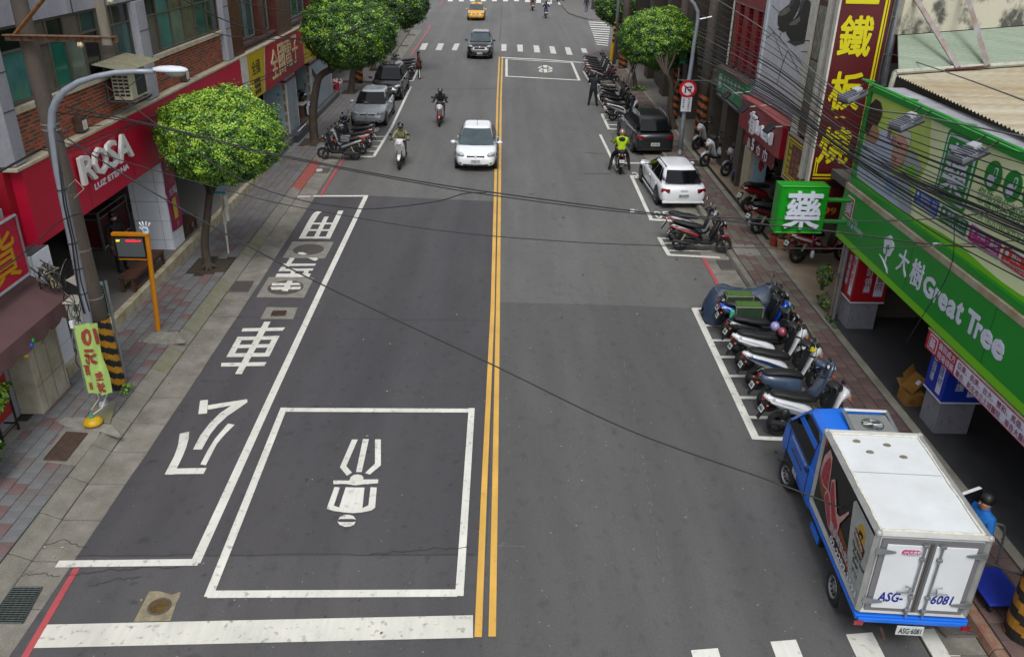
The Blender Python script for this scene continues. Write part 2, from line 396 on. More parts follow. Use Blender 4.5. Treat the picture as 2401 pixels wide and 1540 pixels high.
# yellow line, red lines
stripes('yellow_centre_line', [(D_((1121, 1493), (1136, 1130), (1155, 725), (1166.3, 234), (1171, 134)), .105), (D_((1154, 1492), (1161, 1130), (1167.5, 725), (1174.3, 234), (1178, 134)), .105)], YEL)
stripes('red_kerb_line', [(D_((55, 1545), (180, 1332)), .1), (D_((752, 458), (806, 372)), .1), (D_((962, 131), (1006, 69), (1007.5, 60), (1000, 56), (983, 54)), .13)], REDP)
stripes('red_kerb_line', [(D_((1648, 603), (1683, 667)), .1), (D_((1381, 129), (1398, 121), (1428, 117)), .13), (D_((1316, 9), (1330, 30), (1345, 34), (1380, 40)), .13), (D_((1030, 14), (1042, 0)), .13)], REDP)
# bus bay
stripes('bus_bay_outline', [(D_((858, 461), (757, 672), (648, 905), (458, 1320)), .155), (D_((134, 1322), (466, 1318)), .15), (D_((735, 460.3), (863, 460)), .17), (D_((690, 461.4), (728, 461)), .12)], WHITE)
zA = zm(700, 1500, 1.4446); zB = zm(0, 1600, 1.594); zC = zm(700, 700, 1.925); zD = zm(900, 500, 3.08)
def ell(cx, cy, rx, ry, n=18, a0=0, a1=360): return [(cx+rx*math.cos(R_(a0+(a1-a0)*i/n)), cy+ry*math.sin(R_(a0+(a1-a0)*i/n))) for i in range(n)]
marks('painted_character_public', zB, [[(1120, 150), (1178, 137), (1175, 180), (1160, 235), (1138, 290), (1082, 404), (1025, 404), (1085, 290), (1108, 225)], [(1082, 367), (1287, 363), (1268, 400), (1072, 402)],
    [(1420, 87), (1462, 95), (1405, 150), (1350, 215), (1282, 347), (1248, 342), (1290, 260), (1340, 180)]])
marks('painted_character_public', zA, [[(118, 93), (163, 89), (157, 166), (108, 170)], [(163, 120), (383, 86), (345, 112), (160, 146)],
    [(383, 86), (386, 103), (330, 142), (270, 183), (215, 235), (175, 285), (128, 370), (78, 370), (120, 290), (170, 225), (230, 165), (300, 118)]])
marks('painted_character_vehicle', zC, [[(478, 1122), (797, 1115), (778, 1140), (468, 1146)], [(318, 1382), (657, 1376), (640, 1405), (314, 1410)], [(640, 1073), (688, 1073), (470, 1467), (420, 1465)],
    [(440, 1187), (755, 1180), (742, 1207), (425, 1213)], [(405, 1247), (712, 1241), (700, 1268), (392, 1273)], [(372, 1312), (690, 1307), (676, 1336), (355, 1340)], [(440, 1187), (485, 1187), (405, 1340), (355, 1340)], [(709, 1181), (755, 1180), (678, 1336), (633, 1336)]])
marks('painted_character_exclusive', zC, [[(785, 636), (1030, 636), (1020, 652), (775, 655)], [(765, 663), (803, 661), (795, 676), (1010, 672), (1003, 689), (745, 694)], [(735, 712), (990, 712), (978, 738), (720, 738)],
    [(832, 594), (870, 594), (825, 660), (790, 660)], [(840, 672), (885, 674), (870, 712), (838, 712)], [(835, 712), (872, 712), (866, 740), (828, 740)], [(940, 690), (975, 690), (965, 738), (925, 738)], [(967, 594), (1035, 594), (1046, 606), (1020, 618)]])
marks('painted_character_use', zD, [[(1298, 998), (1361, 997), (1198, 1335), (1135, 1335)], [(1130, 1070), (1184, 1068), (1050, 1335), (993, 1335)], [(1070, 998), (1112, 1005), (1068, 1035), (1000, 1143), (890, 1335), (822, 1335), (925, 1143), (985, 1045), (1020, 1015)],
    [(985, 1143), (1240, 1143), (1228, 1163), (973, 1163)], [(942, 1222), (1205, 1222), (1193, 1243), (930, 1243)], [(845, 1311), (1180, 1310), (1168, 1335), (832, 1335)]])
# waiting box + pictogram
stripes('waiting_box_outline', [(D_((489, 1393), (1072, 1390)), .15), (D_((1077, 1397), (1106, 957)), .125), (D_((1107, 963), (661, 961)), .15), (D_((666, 956), (489, 1399)), .135)], WHITE)
marks('waiting_box_rider_pictogram', zA, [[(975, 313), (1008, 313), (943, 463), (907, 470)], [(943, 463), (975, 500), (947, 518), (907, 470)], [(1037, 311), (1071, 311), (1030, 497), (998, 497)], [(1105, 313), (1138, 313), (1138, 460), (1105, 450)],
    [(1105, 450), (1138, 460), (1076, 512), (1049, 503)], [(870, 545), (960, 546), (968, 526), (985, 514), (1008, 511), (1030, 516), (1040, 528), (1038, 540), (1124, 539), (1122, 561), (1040, 568), (992, 573), (940, 565), (870, 566)],
    [(876, 583), (908, 583), (872, 690), (832, 706)], [(940, 584), (1046, 586), (1034, 703), (985, 726), (903, 698)], [(1080, 584), (1115, 586), (1106, 700), (1068, 686)], [(832, 706), (872, 688), (903, 699), (1034, 703), (1068, 686), (1106, 700), (1085, 716), (1030, 727), (980, 731), (930, 727), (870, 718)],
    [(898, 768), (908, 752), (930, 741), (960, 739), (984, 748), (998, 767), (982, 764), (910, 764)], [(893, 778), (912, 782), (982, 782), (996, 778), (988, 797), (965, 807), (935, 809), (905, 797)]])
stripes('stop_line', [([G(95, 1491), G(1109, 1468)], .42)], paint('stop_white', (.60, .59, .53), 1.0))
# far box and crossings
z3 = zm(1500, 0, 2.0)
Zs = lambda zf, *p: [G(*zf(*q)) for q in p]
stripes('far_box_outline', [(Zs(z3, (957, 462), (957, 602)), .16), (Zs(z3, (950, 463), (1470, 494)), .24), (Zs(z3, (1466, 490), (1526, 632)), .17), (Zs(z3, (1530, 630), (950, 598)), .3), (Zs(z3, (920, 452), (1240, 468), (1567, 493)), .35)], WHITE)
zE = zm(1800, 0, 1.925)
marks('far_box_rider_pictogram', zE, [[(622, 520), (648, 520), (652, 548), (625, 548)], [(590, 527), (617, 523), (617, 531), (600, 535), (617, 541), (612, 548), (586, 538)], [(655, 524), (688, 530), (690, 538), (660, 549), (656, 542), (675, 536), (655, 531)],
    [(618, 493), (652, 494), (649, 512), (622, 511)], [(577, 513), (608, 497), (614, 501), (592, 512), (616, 518), (612, 524)], [(655, 498), (690, 514), (688, 524), (655, 518), (668, 513), (655, 505)]])
marks('far_zebra_crossing', z3, [[(300, 342), (346, 340), (322, 393), (275, 392)], [(425, 342), (470, 342), (448, 395), (402, 393)], [(552, 343), (592, 343), (568, 397), (528, 395)], [(674, 345), (714, 345), (694, 399), (654, 398)], [(795, 347), (838, 347), (826, 401), (784, 400)], [(917, 348), (957, 348), (956, 402), (917, 402)],
    [(1040, 352), (1084, 353), (1085, 408), (1045, 405)], [(1167, 358), (1210, 360), (1220, 415), (1175, 413)], [(1290, 364), (1330, 367), (1348, 425), (1303, 421)], [(1412, 372), (1453, 375), (1474, 434), (1428, 430)], [(1537, 380), (1578, 383), (1594, 420), (1550, 417)]], paint('worn_white', (.55, .54, .5), 1))
top = []
for i in range(11):
    x = 505+i*85.5; y0 = -14+max(0, (i-6))*6.5; top.append([(x, y0), (x+38, y0), (x+30+i*.9, y0+28), (x-8+i*.9, y0+28)])
marks('distant_zebra_crossing', z3, top)
marks('side_street_zebra_crossing', z3, [[(1590+i*6.1, 153+i*17.4), (min(1700+i*22, 1772-i*2), 160+i*17.8), (min(1700+i*22, 1772-i*2), 167+i*17.8), (1593+i*6.1, 160+i*17.4)] for i in range(12)])
b = MB(); zt = zm(2900, 1600, 1.5945)
for i, (xa, xb) in enumerate([(1620, 1683), (1806, 1866), (1983, 2045), (2151, 2211)]):
    ya = [1524, 1504, 1487, 1476][i]; p, q = G(xa, ya), G(xb, ya-5)
    b.poly([(p.x, 5, .006), (q.x, 5, .006), (q.x, q.y, .006), (p.x, p.y, .006)])
tag(b.build('near_zebra_crossing', WHITE, None, recalc=False), kind='structure')
# parking bays
def bay(pts, w=.13): return (D_(*pts), w)
z22 = lambda a: (1000+a/2.2)*.60025
bars = []
for a in (455, 597, 725, 868, 1030, 1215, 1385): 
    y = G(1650, z22(a)).y; bars.append(([V(4.98, y, 0), V(6.6, y+.02, 0)], .11))
stripes('scooter_bay_outline', [bay([(1628, 723), (1773, 1030)], .16)]+bars+[bay([(1765, 1027), (1850, 1031)])], WHITE)
yb = [G(1560, q).y for q in (571, 588)]
stripes('scooter_bay_outline', [bay([(1545, 557), (1569, 599)]), bay([(1543, 558), (1640, 567)]), bay([(1566, 598), (1720, 606)], .16)]+[([V(5.05, y, 0), V(6.4, y, 0)], .1) for y in yb], WHITE)
stripes('car_bay_outline', [bay([(1480, 412), (1528, 517)]), bay([(1477, 413), (1512, 414)], .2), bay([(1522, 515), (1625, 521)], .2)], WHITE)
stripes('car_bay_outline', [bay([(1407, 316), (1448, 400)], .12), bay([(1450, 383), (1500, 383)], .2)], WHITE)
stripes('scooter_bay_outline', [bay([(1411, 268), (1428, 304)]), bay([(1409, 268), (1450, 270)], .22), bay([(1425, 303), (1450, 304)], .22), bay([(1418, 281), (1450, 282)], .16), bay([(1421, 293), (1450, 294)], .16)], WHITE)
stripes('scooter_bay_outline', [bay([(1368, 168), (1424, 262)]), bay([(1366, 168), (1400, 169)], .25), bay([(1372, 176), (1400, 177)], .16), bay([(1377, 184), (1400, 185)], .16), bay([(1392, 200), (1470, 200)], .22), bay([(1422, 250), (1450, 251)], .22)], WHITE)
stripes('car_bay_outline', [bay([(963, 204), (918, 300), (876, 368)]), ], WHITE)
stripes('scooter_bay_outline', [bay([(842, 368), (877, 368)], .2)]+[bay([(835, y), (877+(368-y)*.55, y)], .16) for y in (355.6, 344, 331.5, 321)], WHITE)
stripes('scooter_bay_outline', [bay([(968, 190), (981, 161)]), bay([(945, 190), (969, 190)], .25), bay([(950, 180), (973, 180)], .18), bay([(955, 171), (977, 171)], .18)], WHITE)
for s_, (x, y), wd, dd in (('138', (852, 318), .55, .8), ('135', (930, 212), .4, .8), ('20', (1487, 419), .6, .9), ('05', (1538, 513), .55, .8), ('90', (1386, 199), .5, .8)):
    p = G(x, y); o = text('bay_number', s_, p+V(0, dd, .006) if x < 1000 else p+V(0, 0, .006), V(wd, 0, 0) if x > 1000 else V(wd, 0, 0), V(0, dd, 0), WHITE, None, bold=.01); tag(o, kind='structure')
# concrete patches and covers in the lane
PATCH = M('patch_concrete', '#7d7b73', .85, var=.2, vs=5, fine=.12); PATCHY = M('patch_concrete_tan', '#837a63', .85, var=.3, vs=7, fine=.15)
marks('concrete_patch', zC, [[(852, 470), (1163, 472), (1095, 597), (778, 592)], [(672, 738), (1015, 741), (938, 892), (580, 889)], [(660, 962), (890, 966), (857, 1053), (608, 1052)]], PATCH, .0035)
marks('concrete_patch', zB, [[(930, 1130), (990, 1128), (1040, 1142), (1072, 1150), (1125, 1132), (1118, 1165), (1100, 1200), (1060, 1313), (930, 1316), (830, 1322), (855, 1275)]], PATCHY, .0035)
def manhole(zf, cx, cy, rad, mat, label, ribs=True):
    c = G(*zf(cx, cy)); e = empty('manhole_cover', (c.x, c.y, 0), 0, label, 'manhole cover')
    b = MB(); b.lathe([(rad+.03, .0), (rad+.03, .007), (rad, .008), (rad, .006)], (c.x, c.y, .002), n=36); b.build('rim', IRON, e)
    b = MB(); b.lathe([(rad*.97, .0), (rad*.97, .009)], (c.x, c.y, .002), n=36); b.build('lid', mat, e)
    if ribs:
        b = MB()
        for r in [rad*k for k in (.25, .45, .65, .85)]:
            n = int(6+r*22)
            for k in range(n):
                a0 = 2*math.pi*k/n+r; a1 = a0+2*math.pi/n*.8
                q = [(c.x+rr*math.cos(a), c.y+rr*math.sin(a), .0135) for rr, a in ((r-rad*.075, a0), (r+rad*.075, a0), (r+rad*.075, a1), (r-rad*.075, a1))]
                b.prism(q, (0, 0, -.003))
        b.build('tread', mat, e)
    return e, c
manhole(zC, 973, 530, .43, IRON, 'round iron manhole cover in a concrete patch beside the upside-down 用 character')
e, c = manhole(zC, 800, 815, .45, IRON, 'round manhole cover painted over with white bars of the 專 character')
marks('painted_bar', zC, [[(700, 785), (900, 783), (915, 800), (695, 805)], [(688, 815), (917, 812), (910, 832), (695, 836)], [(815, 768), (855, 768), (815, 848), (770, 842)]], WHITE, .017, e)
marks('painted_blob', zC, [[(892, 555), (930, 553), (965, 568), (940, 573), (900, 570)]], WHITE, .018)
manhole(zB, 993, 1225, .14, M('ochre_iron', '#5c4a26', .7, .3, var=.4, vs=12, bump=.5), 'small rusty yellow manhole cover in the tan concrete patch near the stop line')
def ground_quad(zf, pts, z): return [Vector((p.x, p.y, z)) for p in (G(*zf(*a), z) for a in pts)]
def grate(zf, pts, z, label, name='drain_grate', bars=9, cross=0, mat=IRON, cat='drain grate', along=0):
    q = ground_quad(zf, pts, z); c = sum(q, Vector())/4; e = empty(name, (c.x, c.y, z), 0, label, cat)
    fr = MB()
    b = MB(); b.poly([p+V(0, 0, .002) for p in q]); b.build('pit' if bars else 'plate', M('pit_dark', '#0b0b0b', .9) if bars else mat, e, recalc=False)
    for i in range(4): fr.tube([q[i]+V(0, 0, .008), q[(i+1) % 4]+V(0, 0, .008)], .014, 4)
    fr.build('frame', mat, e)
    for i in range(1, bars):
        t = i/bars; a, d = (q[0].lerp(q[3], t), q[1].lerp(q[2], t)) if not along else (q[0].lerp(q[1], t), q[3].lerp(q[2], t))
        MB().tube([a+V(0, 0, .010), d+V(0, 0, .010)], .0075, 4).build('bar', mat, e)
    for i in range(1, cross):
        t = i/cross; MB().tube([q[0].lerp(q[1], t)+V(0, 0, .006), q[3].lerp(q[2], t)+V(0, 0, .006)], .006, 4).build('cross_bar', mat, e)
    return e
grate(zC, [(705, 992), (808, 990), (795, 1028), (690, 1030)], .004, 'small rectangular iron grate in the concrete patch above the 車 character', bars=7, mat=RUSTI)
GALV = M('galvanised_grate', '#4d5654', .5, .6, var=.2, vs=20)
# ---- left gutter, kerb, pavement
def lx(y): return -6.56-.0115*(y-9)-.008*max(0, 14-y) if y < 20 else -6.56-.1265-.028*(y-20)*.6   # asphalt edge
gs = tag(empty('left_gutter', (-7, 9, 0)), kind='structure')
gp = []; kb = []
ys = [5+.98*i for i in range(48)]
bb = MB(); bb.poly([(-7.65, 0, -.001), (lx(9)+.02, 0, -.001), (lx(20)+.02, 20, -.001), (lx(52)+.02, 52, -.001), (-8.1, 52, -.001), (-7.6, 20, -.001)]); bb.build('joint_bed', MORTAR, gs, recalc=False)
ks = tag(empty('left_kerb', (-7.8, 9, 0)), kind='structure')
def kx(y): return -7.22-.0125*(y-10) if y < 28 else -7.445-.014*(y-28)      # kerb foot
for i, y in enumerate(ys):
    y1 = y+.965; b = MB(); h = .006+.003*rnd.random()
    b.prism([(kx(y), y, h), (lx(y)+.02*rnd.random(), y, h*.6), (lx(y1)+.02*rnd.random(), y1, h*.6), (kx(y1), y1, h)], (0, 0, -.02)); b.build('gutter_slab', CONC, gs)
    prof = [(0, 0), (0, .03), (-.10, .07), (-.22, .125), (-.27, .15), (-.34, .155), (-.34, 0)] if True else 0
    m = CONC2
    if 15.5 < y < 25 and rnd.random() < .6: m = MOSS
    if 29.2 < y < 32.5: m = REDK
    b = MB(); g_ = .012*rnd.random(); rr = []
    for yy in (y+.005, y1): rr.append([(kx(yy)+px_-g_, yy, pz) for px_, pz in prof])
    b.loft(rr); b.build('kerb_stone', m, ks, bevel=.012)
lp = tag(empty('left_pavement', (-8.5, 9, 0)), kind='structure')
b = MB(); b.prism([(-9.9, 5, .135), (kx(5)-.33, 5, .135), (kx(28)-.33, 28, .135), (kx(52)-.33, 52, .135), (-11, 52, .135)], (0, 0, -.16)); b.build('bed', MORTAR, lp)
pcs = []; TW, TL = .262, .30
for j in range(170):
    for i in range(7):
        y = 5.5+j*TL*.5*2+(.15 if i % 2 else 0)
        if y > 51: continue
        xe = kx(y)-.34; x = xe-.02-TW*(i+.5)
        if x < -9.12-.013*(y-16)-(.5 if y > 27 else 0): continue
        if 21.0 < y < 22.4 and -8.75 < x < -7.85: continue
        if 35.6 < y < 36.9 and -8.95 < x < -8.05: continue
        far = y > 24
        mi = rnd.choice([0, 0, 1, 1, 0, 2, 2, 0])
        if far: mi = rnd.choice([0, 2, 2])
        pcs.append(((x, y, .145+rnd.uniform(-.002, .002)), (TW-.012, TL-.012, .022), mi, (rnd.uniform(-.006, .006), rnd.uniform(-.006, .006), rnd.uniform(-.006, .006))))
stake(pcs, lp, 'paver', [PAV_A, PAV_B, PAV_C], 'paver_field')
# patches in pavement
ROUGH = M('rough_concrete', '#8f8d86', .9, var=.25, vs=6, col2='#6d6a60', bump=.8, bs=40, fine=.2, fs=60)
def slab(name, zf, pts, z, h, m, par=None, kind='structure'):
    q = ground_quad(zf, pts, z); b = MB(); b.prism(q, (0, 0, -h)); o = b.build(name, m, par)
    if kind: tag(o, kind=kind)
    return o
z8 = zm(0, 1200, 2.2)
slab('pavement_patch', zB, [(400, 118), (560, 112), (628, 130), (610, 170), (470, 345), (240, 318), (275, 285), (375, 150)], .162, .02, CONC)
slab('pavement_patch', z8, [(1225, 300), (1310, 215), (1530, 210), (1545, 250), (1600, 300), (1440, 320)], .163, .02, ROUGH)
slab('pavement_patch', z8, [(500, 990), (560, 945), (720, 945), (880, 1000), (960, 1005), (1045, 1105), (1010, 1115), (860, 1065), (620, 1045)], .166, .02, ROUGH)
slab('pole_footing', z8, [(790, 800), (1000, 810), (945, 1000), (800, 960)], .185, .05, MOSS)
grate(zB, [(415, 140), (543, 148), (410, 318), (272, 310)], .168, 'rusty rectangular steel inspection cover in the left pavement by the yellow flag base', 'inspection_cover', 0, 0, RUSTI, 'inspection cover')
grate(zB, [(10, 1105), (262, 1105), (140, 1328), (-112, 1325)], .014, 'large galvanised drain grate in the gutter at the bottom left corner', bars=16, cross=7, mat=GALV)
grate(zC, [(398, 768), (560, 768), (515, 848), (355, 848)], .014, 'dark drain grate in the gutter beside the mossy kerb and tree pit', bars=14)
grate(zD, [(1050, 482), (1205, 482), (1170, 540), (1010, 540)], .014, 'drain grate with a pale splash in the gutter below the red painted kerb', bars=12)
slab('spilled_paint', zD, [(1040, 492), (1100, 490), (1112, 508), (1080, 525), (1030, 524)], .028, .004, WHITE)
grate(zD, [(715, 433), (842, 437), (805, 503), (672, 500)], .157, 'square grey steel inspection cover among pavers beyond the near tree', 'inspection_cover', 0, 0, M('plate_grey', '#6b6967', .6, .3, var=.2, vs=40), 'inspection cover')
for yy, xx, lb in ((62, -7.95, 'first drain grate of the far left gutter, nearest the zebra crossing'), (69, -8.15, 'second drain grate of the far left gutter'), (76, -8.3, 'third drain grate of the far left gutter')):
    e = empty('drain_grate', (xx, yy, 0), 0, lb, 'drain grate', 'drain grates of the far left gutter'); MB().box(xx-.35, xx+.35, yy-.35, yy+.35, .0, .014).build('plate', IRON, e)
    for k in range(5): MB().box(xx-.3, xx+.3, yy-.3+k*.14, yy-.26+k*.14, .015, .024).build('bar', GALV, e)
# tree pits
for k, pts in enumerate(([(150, 590), (400, 610), (330, 720), (75, 700)],)):
    slab('tree_pit', zC, pts, .15, .03, DIRT)
b = MB(); b.box(-8.95, -8.05, 35.6, 36.9, .1, .15); tag(b.build('tree_pit', DIRT, None), kind='structure')
b = MB(); b.box(-9.3, -8.5, 47.5, 48.8, .1, .16); tag(b.build('tree_pit', DIRT, None), kind='structure')
# far pavement (left) up to the corner
b = MB(); b.prism([(-8.15, 52, .13), (-8.3, 64, .13), (-8.7, 78, .13), (-9.3, 86, .13), (-11, 88, .13), (-13, 88, .13), (-13, 52, .13)], (0, 0, -.15)); tag(b.build('far_left_pavement', PAV_C, None), kind='structure')
b = MB(); b.prism([(-7.5, 52, .004), (-7.6, 64, .004), (-7.75, 80, .004), (-8.7, 80, .004), (-8.15, 52, .004)], (0, 0, -.02)); tag(b.build('far_left_gutter', CONC, None), kind='structure')
b = MB(); b.prism([(-30, 112, .13), (-8.6, 112, .13), (-7.4, 114, .13), (-7.2, 140, .13), (-30, 140, .13)], (0, 0, -.15)); tag(b.build('distant_left_pavement', PAV_C, None), kind='structure')
# ---- right side
rg = tag(empty('right_gutter', (6.5, 9, 0)), kind='structure')
MB().poly([(5.95, 0, -.001), (6.85, 0, -.001), (7.1, 63, -.001), (6.15, 63, -.001)]).build('joint_bed', MORTAR, rg, recalc=False)
rk = tag(empty('right_kerb', (7, 9, 0)), kind='structure')
REDK2 = M('faded_red_kerb', '#8a7a68', .85, var=.4, vs=5, col2='#7b4a3c', bump=.5)
for i in range(54):
    y = 4+i*1.06; y1 = y+1.045
    b = MB(); b.prism([(6.0+.001*i, y, .004), (6.78, y, .01), (6.78, y1, .01), (6.0+.001*i, y1, .004)], (0, 0, -.02)); b.build('gutter_slab', CONC, rg)
    b = MB(); b.loft([[(6.80, yy, 0), (6.83, yy, .12), (6.86, yy, .145), (6.98, yy, .148), (6.98, yy, 0)] for yy in (y+.004, y1)]); b.build('kerb_stone', REDK2 if y < 10 or 28 < y < 34 else CONC2, rk, bevel=.01)
rp = tag(empty('right_pavement', (7.5, 9, 0)), kind='structure')
MB().box(6.985, 8.1, 3, 62, 0, .128).build('bed', MORTAR, rp)
RPV = [M('paver_green_grey', '#676359', .85, var=.2, vs=2, fine=.14, fs=50), M('paver_brick', '#63504c', .85, var=.22, vs=2, fine=.14, fs=50), M('paver_brick_dark', '#574744', .85, var=.2, vs=2, fine=.14, fs=50)]
pcs = []
for j in range(190):
    for i in range(4):
        y = 4+j*.303+(.15 if i % 2 else 0); x = 7.0+.135+i*.265
        if y > 61: continue
        nr = y < 18
        mi = rnd.choice([1, 2, 2, 1] if nr else [0, 0, 1, 1, 0]) if y < 40 else rnd.choice([0, 1, 1])
        pcs.append(((x, y, .137+rnd.uniform(-.002, .002)), (.255, .293, .022), mi, (rnd.uniform(-.006, .006), rnd.uniform(-.006, .006), rnd.uniform(-.006, .006))))
stake(pcs, rp, 'paver', RPV, 'paver_field')
zF = zm(2600, 1000, 2.2); zG = zm(2600, 500, 2.567)
slab('pavement_patch', zG, [(655, 1160), (880, 1170), (960, 1275), (720, 1280)], .15, .02, ROUGH)
slab('cover_surround', zG, [(195, 312), (345, 318), (405, 402), (230, 410)], .152, .02, CONC)
grate(zG, [(230, 325), (335, 330), (362, 385), (255, 380)], .155, 'dark inspection cover with pale concrete surround beside the white estate car', 'inspection_cover', 0, 0, RUSTI, 'inspection cover')
slab('cover_surround', zF, [(1090, 570), (1205, 575), (1320, 738), (1165, 735)], .152, .02, CONC)
grate(zF, [(1110, 590), (1200, 590), (1270, 715), (1160, 712)], .155, 'dark inspection cover in the pavement in front of the parked scooter row', 'inspection_cover', 0, 0, RUSTI, 'inspection cover')
grate(zG, [(505, 1325), (680, 1330), (745, 1422), (560, 1420)], .014, 'dark flat drain cover in the right gutter beyond the tarpaulin', 'drain_cover', 0, 0, IRON, 'drain cover')
grate(zt, [(1190, 1335), (1400, 1240), (1500, 1410), (1265, 1415)], .018, 'dark barred drain grate behind the rear corner of the blue truck', bars=18, mat=IRON)
slab('cover_surround', z3, [(1790, 480), (1870, 484), (1900, 520), (1800, 518)], .152, .02, CONC)
# threshold kerb along the right shops
tk = tag(empty('shop_threshold', (8.3, 9, 0)), kind='structure')
CONC3 = M('threshold_concrete', '#8b887e', .85, var=.25, vs=2.2, col2='#6d6a5c', bump=.4, bs=30, fine=.1)
y = 3.0
while y < 60:
    y1 = y+1.5; b = MB(); b.box(8.085, 8.27, y, y1-.012, .0, .165 if y < 19 else .16); b.build('threshold_stone', CONC3, tk, bevel=.008); y = y1
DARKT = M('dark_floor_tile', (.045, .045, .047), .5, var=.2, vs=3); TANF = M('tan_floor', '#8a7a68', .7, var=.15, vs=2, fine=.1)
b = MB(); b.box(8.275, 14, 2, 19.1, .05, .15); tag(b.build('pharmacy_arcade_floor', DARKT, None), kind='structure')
b = MB(); b.box(8.275, 14, 19.1, 36.5, .0, .152); tag(b.build('arcade_floor', TANF, None), kind='structure')
b = MB(); b.box(8.275, 14, 36.5, 62, .0, .151); tag(b.build('arcade_floor', M('grey_floor', '#6a655e', .8, var=.2, vs=2), None), kind='structure')
b = MB(); b.box(8.29, 8.42, 24.6, 36.3, .15, .158); tag(b.build('drain_channel', M('channel_dark', '#1b1b1b', .8), None), kind='structure')
# corner pavement around (right) and across the side street
b = MB(); b.prism([(6.98, 62, .13), (14, 62, .13), (14, 66.2, .13), (9.5, 66, .13), (7.6, 64.8, .13)], (0, 0, -.15)); tag(b.build('corner_pavement', RPV[0], None), kind='structure')
b = MB(); q = [G(*z3(*p), .12) for p in ((1400, 55), (1440, 100), (1500, 122), (1600, 150), (1760, 160))]
b.prism([(p.x, p.y, .12) for p in q]+[(40, 84, .12), (40, 170, .12), (7.5, 170, .12), (6.6, 112, .12)], (0, 0, -.14)); tag(b.build('far_right_pavement', PAV_C, None), kind='structure')
# ================================================================ LEFT BUILDINGS
CREAM = M('cream_stone', '#b3ab98', .75, var=.2, vs=3, col2='#958b72', fine=.08)
WALLG = M('grey_render', '#9899a0', .85, var=.2, vs=1.5, col2='#7d7c84', fine=.12, fs=40, stretch=(1, 1, .25))
WALLB = M('back_wall', '#5a5855', .9, var=.2, vs=1)
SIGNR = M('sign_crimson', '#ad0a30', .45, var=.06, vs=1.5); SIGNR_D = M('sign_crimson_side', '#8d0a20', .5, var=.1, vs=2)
PAPER = M('sign_white', '#cfd2da', .5); OFFW = M('off_white', '#b9b7ac', .6, var=.15, vs=5)
TILEW = M('white_wall_tile', '#d5dae2', .25, var=.05, vs=2); JOINT = M('dark_joint', '#35383c', .8)
BRICKS = [M('brick_orange', '#8c4634', .85, var=.25, vs=5, fine=.15), M('brick_red', '#82392a', .85, var=.25, vs=5, fine=.15), M('brick_brown', '#5a3c32', .85, var=.25, vs=5, fine=.15)]
MORT = M('brick_mortar', '#a8946f', .95, var=.2, vs=6)
ALU = M('window_frame_bronze', '#5c574e', .5, .5, var=.1, vs=6); BLACK = M('black_plastic', '#131314', .5); RUBBER = M('rubber', '#17171a', .85, var=.2, vs=20)
STEEL = M('steel_grey', '#8b8f93', .4, .6, var=.15, vs=8); CHROME = M('chrome', '#b8babd', .15, 1)
GLS = {k: glass('pane_'+k, v) for k, v in dict(teal='#234a47', green='#0f5a4a', dark='#0d1616', grey='#57504a', curtain='#5e6a60', deep='#173936', sea='#3d6b68').items()}
LB = empty('shop_building', (-9.6, 16, 0), 0, 'grey building with brick band and brown window rows above the long crimson sign', 'building')
def P_(name, m, *boxes, par=None, bevel=0):
    b = MB()
    for x in boxes: b.box(*x)
    return b.build(name, m, par, bevel=bevel)
P_('wall', WALLG, (-22, -9.66, 15.7, 29.95, 4.55, 5.46), (-22, -9.75, 15.7, 29.95, 5.46, 7.04), par=LB)
b = MB(); b.box(-22, -9.52, 15.2, 29.95, 7.05, 12); b.build('parapet_wall', WALLG, LB)
for y in (17.3, 19.3, 21.3, 23.3, 25.3, 27.3): MB().box(-9.53, -9.505, y, y+.03, 7.04, 12).build('panel_joint', JOINT, LB)
P_('sill', CREAM, (-9.75, -9.5, 16.2, 22.3, 5.46, 5.585), (-9.75, -9.5, 23.1, 29.2, 5.46, 5.585), par=LB, bevel=.01)
for y0, y1 in ((15.65, 16.2), (22.35, 23.08), (29.2, 29.9)):
    b = MB(); b.prism([(-9.75, y0-.05, 4.6), (-9.42, y0+.05, 4.6), (-9.42, y1-.1, 4.6), (-9.75, y1, 4.6)], (0, 0, 2.42)); b.build('pilaster', WALLG, LB)
    for z in (5.6, 6.3): MB().box(-9.43, -9.412, y0+.06, y1-.11, z, z+.02).build('pilaster_joint', JOINT, LB)
